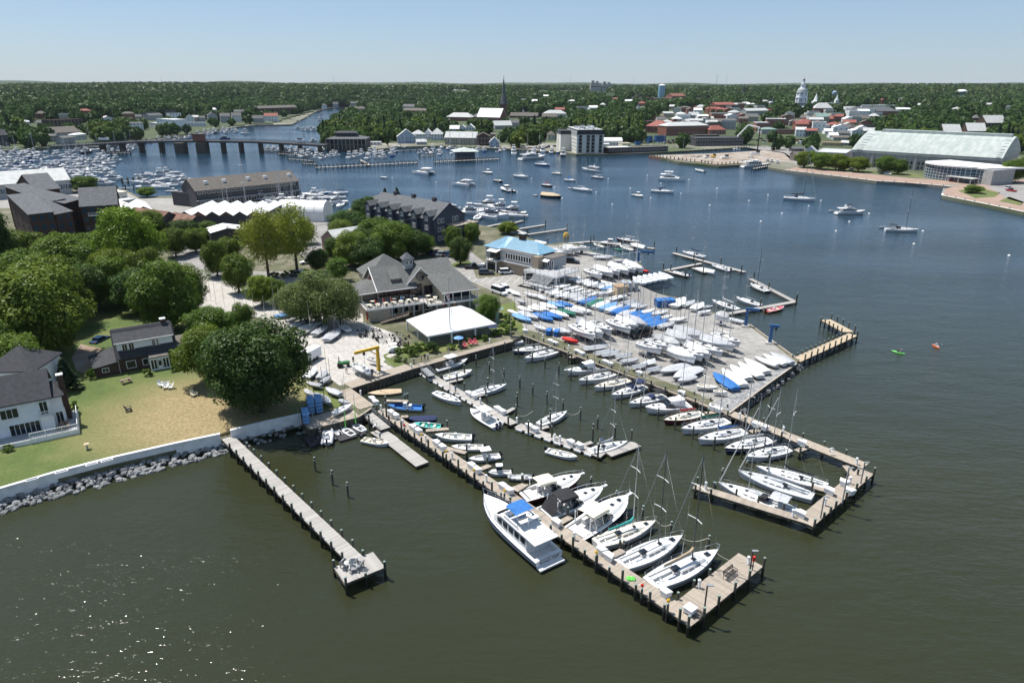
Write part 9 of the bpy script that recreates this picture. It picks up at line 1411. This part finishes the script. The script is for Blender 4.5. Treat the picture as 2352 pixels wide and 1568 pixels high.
for i in range(22):
 x,y=rsb.uniform(960,1400),0;y=985+(x-960)*.22+rsb.uniform(-45,55);Q_=em('launching_dolly',P('B2',x,y,LZ+.05),rsb.uniform(0,3.1),'empty metal launching dolly in the heap left of the tent','dolly','empty dollies beside the tent');q=MB();q.cyl((-1.6,0,.3),(1.6,0,.35+rsb.uniform(0,.5)),.06,n=4);q.cyl((-.3,-.8,.3),(-.3,.8,.3),.06,n=4);q.cyl((.4,-.6,.35),(.4,.6,.7),.05,n=4);q.b_('frame',M['cb' if i%2 else 'galv'],Q_);[MB().cyl((-.3,s*.8,.3),(-.3,s*.95,.3),.3,n=8).b_('wheel',M['rubber'],Q_)for s in(-1,1)]
def rack(t,x,y,z,rz,nx,nz,m,label,w_=2.6,dx=1.25):
 Q_=em('boat_rack',P(t,x,y,z),rz,label,'boat rack');q=MB();[q.cyl((a*nx*dx/2,b,0),(a*nx*dx/2,b,nz*.62+.2),.05,n=4)for a in(-1,1)for b in(-w_*.35,w_*.35)];q.b_('frame',M['galv'],Q_)
 for i in range(nx):
  for k in range(nz):q=MB();q.rings([[((i-nx/2+.5)*dx+s*.55,yy,.2+k*.62+zz)for s,zz in((-1,.45),(-.8,0),(.8,0),(1,.45))]for yy in(-w_/2,w_/2*.6,w_/2)]);q.b_('pram',M[m],Q_)
rack('C2',545,330,1.75,.35,2,4,'cloth_sky','stack of pale blue sailing prams beside the shaded boardwalk');rack('C2',460,420,1.75,.35,1,3,'cloth_sky','rack of turquoise prams at the end of the short seawall',2.8,2.2);rack('B3',1400,745,LZ,.2,4,3,'cl','rack of bright blue sailing prams by the yard water edge');rack('B3',1075,600,LZ,.1,3,4,'gel_grey','rack of stacked white prams beside the tan crate',3.0,1.6);rack('B3',375,1010,LZ,-.3,2,2,'cl','blue covered rack beside the first walkway boxes',2.4,1.8)
cr=cl.rotation_euler.z;CMx=Matrix.Translation(cl.location)@Matrix.Rotation(cr,4,'Z')
tb=MB();tb.b2(-.5,.5,-.5,.5,.7,.75);tb=tb.mesh('tabletop',M['cc']);lg=MB().cyl((0,0,0),(0,0,.7),.05).mesh('leg',M['cb']);ch=MB().b2(-.22,.22,-.22,.22,.4,.45).b2(-.22,.22,.18,.22,.45,.85).mesh('terrace_chair',M['cb'])
for i,(x,y)in enumerate([(0,1.6),(1.9,1.3),(3.9,1.4),(5.8,1.2),(7.7,1.4),(9.6,1.5),(11.4,1.6),(1.5,4.2),(6.6,4.0),(9.0,4.2),(11.6,4.3),(14.6,-.6),(16.2,.8),(15.0,2.6)]):
 p=CMx@Vector((x,y,3.2));Q_=em('terrace_table',p,cr+i,f'small tan table on the clubhouse terrace, {"front row" if i < 7 else "rear row" if i < 11 else "right bay"}','table','tables on the clubhouse terrace');mo('tabletop',tb,Q_);mo('leg',lg,Q_)
 for k in range(4):o=mo('terrace_chair',ch,None,p+Vector((.85*cos(k*1.57+i),.85*sin(k*1.57+i),0)),k*1.57+i-1.57);tag(o,'black chair at a table on the clubhouse terrace','chair','chairs on the clubhouse terrace')
for x,y,m,l in((1.0,.5,'paint_red','small red and white flag leftmost on the terrace edge'),(3.0,.6,'paint_red','red furled flag second on the terrace edge'),(4.9,.6,'paint_red','tall red flag third on the terrace edge'),(7.4,.6,'cloth_sky','blue and red flag in the middle of the terrace edge'),(10,.6,'cn','dark furled parasol near the terrace corner'),(18.2,-2.5,'pinkchair','striped flag at the right terrace corner')):
 Q_=em('flag',CMx@Vector((x,y,3.2)),cr,l,'flag');MB().cyl((0,0,0),(0,0,2.2),.03).b_('staff',M['wp'],Q_);q=MB();q.rings([[(0,.02,2.1),(.35,.1,1.95),(.5,-.02,1.7)],[(0,.02,1.2),(.3,.12,1.1),(.42,0,.95)]],False,False,False);q.b_('cloth',M[m],Q_)
def parasol(t,x,y,z,m,r,h,label):Q_=em('parasol',P(t,x,y,z),0,label,'parasol');MB().cyl((0,0,0),(0,0,h),.04).b_('pole',M['wp'],Q_);MB().lathe((0,0,h),((r,-.35),(r*.5,-.08),(.05,.1)),8).b_('canopy',M[m],Q_)
parasol('B2',2160,1010,LZ,'cn',1.6,2.5,'navy blue parasol at the right tent corner');parasol('B2',1863,1110,LZ,'cloth_sky',1.1,2.2,'light blue parasol behind the boardwalk chairs');parasol('B2',2235,840,LZ,'roof_green',1.2,2.4,'green parasol on the stand right of the tent')
a=P('B2',1787,1075,LZ);hm=top_z(a,516.8+480/4);Q_=em('flagpole',a,atan2(dM.y,dM.x),'tall white flagpole with yard and gaff before the tent','flagpole');MB().cyl((0,0,0),(0,0,hm),.13,.07,8).b_('pole',M['alu'],Q_);z=top_z(a,516.8+700/4);q=MB();q.cyl((0,0,z),(1.7,.5,z+.1),.06);q.cyl((0,0,z),(-1.3,-.4,z+2.0),.06);q.b_('yard',M['wp'],Q_)
for x,y,zz,m,s in((-1.2,-.3,-.6,'paint_red',.7),(-.5,-.15,-1.2,'cn',.6),(.7,.2,-1.6,'cloth_sky',2.6),(1.5,.45,-.3,'orange',.5)):MB().rings([[(x,y,z+zz),(x-.4,y+.1,z+zz-.1)],[(x-.05,y,z+zz-s),(x-.35,y+.1,z+zz-s*.8)]],False,False,False).b_('flag',M[m],Q_)
q=MB();q.slab([(-.45,0,.1),(.45,0,.1),(.4,.1,3.0),(-.35,.1,3.1)],.08);o=q.b_('feather_banner',M['roof_green'],None,P('B2',2215,910,LZ));tag(o,'upright green and white banner right of the tent','banner')
def upole(t,x,yb,yt,l):
 a=P(t,x,yb,LZ);h=top_z(a,D(t,x,yt)[1]);Q_=em('utility_pole',a,.5,'dark wooden utility pole '+l,'utility pole');MB().cyl((0,0,0),(0,0,h),.16,.11,7).b_('pole',M['bark'],Q_);MB().box((0,0,h-.5),(2.4,.12,.12)).b_('crossarm',M['bark'],Q_);return a+Vector((0,0,h-.5))
U=[upole('A1',1845,1560,1268,'by the parked cars and tented sheds'),upole('A1',2110,1565,1385,'right of the single white roof'),upole('A2',755,1540,1345,'beside the pink brown shed'),upole('A2',1585,1545,1280,'before the dark townhouse row')]
for a,b in zip(U,U[1:]):
 Q_=em('power_line',a,0,f'sagging power line from the utility pole at x {int(a.x)} m' if 0 else 'sagging power line between utility poles above the yard road','cable','power lines');d=b-a
 for s in(-1,0,1):MB().path([d*(k/8)+Vector((s*.9,s*.5,-1.2*sin(pi*k/8)))for k in range(9)],.03,3).b_('wire',M['rubber'],Q_)
for i,(x,yb,yt)in enumerate(((75,1130,650),(2160,990,560))):
 pass
for i,(t,x,yb,yt)in enumerate((('B1',1988,735,505),('B1',1858,740,430),('B1',1940,700,480),('B1',2065,755,500),('B1',2170,820,565),('B1',2245,810,630),('B1',2275,815,600),('B1',2335,800,620),('B2',80,830,650),('B2',180,850,510),('B2',225,850,540),('B2',300,850,520),('B2',165,860,680))):
 a=P(t,x,yb,LZ);h=top_z(a,D(t,x,yt)[1]);Q_=em('bare_mast',a,0,'bare dinghy mast standing along the club drive','mast','bare masts along the club drive');MB().cyl((0,0,0),(.1,0,h),.05,.03,5).b_('pole',M['alu'],Q_)
MB_=None
MA=[('A1',830,690,470),('A1',893,680,545),('A1',818,870,620),('A1',1300,980,700),('A1',1430,960,770),('A1',1600,980,750),('A1',1712,980,790),('A1',1818,1000,760),('A1',2270,1250,660),('A1',2085,1230,1020),('A1',2130,1250,1010),('A2',225,1160,930),('A2',325,1160,930),('A2',395,1130,880),('A2',420,1140,900),('A2',500,1130,890),('A2',545,1130,900),('A2',770,1190,930),('A2',1765,1190,900),('A2',1958,1250,880),('A2',2040,1300,960),('A2',2115,1300,770),('A1',540,640,510),('A1',1185,590,490),('A1',1255,590,480),('A1',2190,600,540)]
for i,(t,x,yb,yt)in enumerate(MA):
 a=P(t,x,yb,1.0);h=min(30,top_z(a,D(t,x,yt)[1]));o=mo('sailboat',FBM[('s','gel')],None,(a.x,a.y,0),.3+i);s=h/14.5;o.scale=(1.15,1.1,s);o.location.z=0 if t=='A1' or i>15 else LZ+.5;tag(o,'white sailboat with very tall pale mast in the slips round the warehouse and left marina','sailboat','tall masted sailboats in the slips')
for a,b in((('D',1305,490),('D',1575,560)),(('D',975,345),('D',1215,350)),(('D',745,185),('D',875,225)),(('C3',505,345),('C3',625,335)),(('C3',50,370),('C3',190,330)),(('D',690,760),('D',540,740))):
 p,q_=P(*a,1.6),P(*b,1.7);d=q_-p;o=MB().path([d*(k/8)+Vector((0,0,-.5*sin(pi*k/8)))for k in range(9)],.03,4).b_('mooring_line',M['rope'],None,p);tag(o,'sagging pale mooring line between a moored boat and its pile','rope','mooring lines')
# ------- far shore trees, after the buildings so that they stay clear
def blocked(x,y,z,h,cr):
 r=hypot(x,y);a=proj((x,y,z+h));b=proj((x,y,z));wpx=cr*1568/a[2]
 for x0,x1,y0,y1,rr in CLEAR:
  if r<rr+6 and a[0]+wpx>x0 and a[0]-wpx<x1 and a[1]<y1 and b[1]>y0:return True
  if abs(r-rr)<18 and a[0]+wpx>x0 and a[0]-wpx<x1:return True
 return False
cand=[]
rs=random.Random(5)
r=600.0
while r<4300:
 nA=int(r*R(84)/(12.5 if r<1000 else 14.5 if r<1500 else 17 if r<2250 else 27))
 for i in range(nA):
  a=R(-42)+R(84)*(i+rs.random()*.9)/nA;rr=r+rs.uniform(-6,6);x,y=rr*sin(a),rr*cos(a)
  cand.append((x,y,rr))
 r+=10.5 if r<1000 else 14 if r<1500 else 19 if r<2250 else 27
X=np.array([c[0]for c in cand]);Y=np.array([c[1]for c in cand]);OK=inpoly(X,Y,FARP)&(creek_dist(X,Y)>52)
far_trees=[]
for(x,y,rr),ok in zip(cand,OK):
 if not ok:continue
 px,py,_=proj((x,y,LZ));zz=float(hland(x,y))
 town=(1480<px<1860 and rr<1150)or(px>1385 and rr<720)or(830<px<1320 and rr<700)or(-200<px<330 and rr<600)
 if town and rs.random()<.6:continue
 if 1440<px<1960 and rr<1300 and rs.random()<.2:continue
 if px>1480 and rr<640:continue
 if 1600<px and py>355:continue
 h=rs.uniform(9,19);cr=h*rs.uniform(.36,.52)
 if rs.random()<.12:cr*=.6
 if rr>2250:h*=1.35;cr*=1.5
 if blocked(x,y,zz,h,cr):continue
 far_trees.append((rr,x,y,zz,h,cr,px))
far_trees.sort(key=lambda t:-t[4]/t[0])
zones=[(-999,300,'trees behind the left marina','bushy green tree in the wooded shore behind the crowded left marina'),(300,600,'trees on the shore left of the creek','bushy green tree on the wooded shore left of the creek mouth'),(600,900,'trees round the creek','bushy green tree on the wooded creek banks beyond the bridge'),(900,1280,'trees behind the waterside cottages','bushy green tree in the mass behind the waterside cottages'),(1280,1500,'trees behind the white hotel','bushy green tree in the mass behind the white hotel'),(1500,1950,'trees among the town roofs','bushy green tree growing among the town roofs'),(1950,9999,'trees behind the copper roofed hall','bushy green tree in the mass behind the copper roofed hall')]
for rr,x,y,zz,h,cr,px in far_trees[:235]:
 z=[q for q in zones if q[0]<=px<q[1]][0]
 k=rs.choice(('farmid','farmid','farmid','farlime','farlime','farcon'));con=k=='farcon'
 g=z[2]if not con else z[2].replace('trees','conifers');lb=z[3]if not con else z[3].replace('bushy green tree','dark narrow conifer')
 tree(k,(x,y,zz),h*(1.1 if con else 1),cr*(.6 if con else 1.12),lb,'conifer_tree' if con else 'broadleaf_tree',g,trunk=rr<700)
rest=far_trees[235:]
def crown_cloud(lst,per,leaf):
 rsn=np.random.RandomState(3);n=len(lst);A=np.array([(x,y,z,h,c)for _,x,y,z,h,c,_ in lst]);A=np.repeat(A,per,0);N=len(A)
 d=rsn.randn(N,3);d[:,2]=np.abs(d[:,2])*1.3-.35;d[:,1]-=.35;d/=np.linalg.norm(d,axis=1)[:,None]
 lob=np.sin(d[:,0]*5+A[:,0])*np.sin(d[:,1]*5+A[:,1])*.16+rsn.uniform(.82,1.08,N)
 c=A[:,:3]+np.stack([d[:,0]*A[:,4]*1.1*lob,d[:,1]*A[:,4]*1.1*lob,A[:,3]*(.5+.48*d[:,2]*lob)],1)
 nr=d+rsn.randn(N,3)*.4;nr/=np.linalg.norm(nr,axis=1)[:,None];t1=np.cross(nr,rsn.randn(N,3));t1/=np.linalg.norm(t1,axis=1)[:,None];t2=np.cross(nr,t1);s=leaf*rsn.uniform(.6,1.2,N)[:,None]*(1+np.hypot(A[:,0],A[:,1])/1600)[:,None]
 V=np.stack([c-t1*s,c+t2*s,c+t1*s*.9-t2*s*.3],1).reshape(-1,3);me=bpy.data.meshes.new('wooded_shore');me.vertices.add(N*3);me.vertices.foreach_set('co',V.astype(np.float32).ravel())
 me.loops.add(N*3);me.loops.foreach_set('vertex_index',np.arange(N*3,dtype=np.int32));me.polygons.add(N);me.polygons.foreach_set('loop_start',np.arange(0,N*3,3,dtype=np.int32));me.materials.append(M['leaf_wood']);me.update(calc_edges=True);return me
leafmat('leaf_wood',(.026,.055,.013),(.07,.115,.026),.25,0);M['leaf_wood'].node_tree.nodes['Noise Texture'].inputs['Scale'].default_value=.045
for a_,b_,per,lf,l in((0,1000,190,1.3,'green tree crowns filling the land behind the waterfront and town'),(1000,1500,110,1.6,'tree crowns of the middle distance behind the town'),(1500,2250,60,2.1,'tree crowns of the far wood below the horizon'),(2250,9999,30,2.6,'small crowns of the farthest wood under the horizon hills')):
 o=mo('wooded_shore',crown_cloud([q for q in rest if a_<=q[0]<b_],per,lf));o['kind']='stuff';tag(o,l,'wood')
mb=MB()
for rr,x,y,z,h,cr,px in rest:mb.lathe((x,y,z),((cr*.4,0),(cr*.9,h*.35),(cr*.8,h*.65),(cr*.3,h*.86)),6)
o=mb.b_('undergrowth',M['leaf_wood'],kind='stuff');tag(o,'dark inner foliage of the wooded shore','wood')
# ------- haze
hz=MB();hz.b2(-9800,9800,-500,13200,-1.2,152);h_=hz.b_('haze',None);h_['kind']='stuff'
m=bpy.data.materials.new('haze');m.use_nodes=True;n=m.node_tree.nodes;n.remove(n['Principled BSDF']);pv=n.new('ShaderNodeVolumePrincipled');pv.inputs['Density'].default_value=2.2e-5;pv.inputs['Color'].default_value=(.80,.90,1,1);m.node_tree.links.new(pv.outputs[0],n['Material Output'].inputs['Volume'])
h_.data.materials.clear();h_.data.materials.append(m)
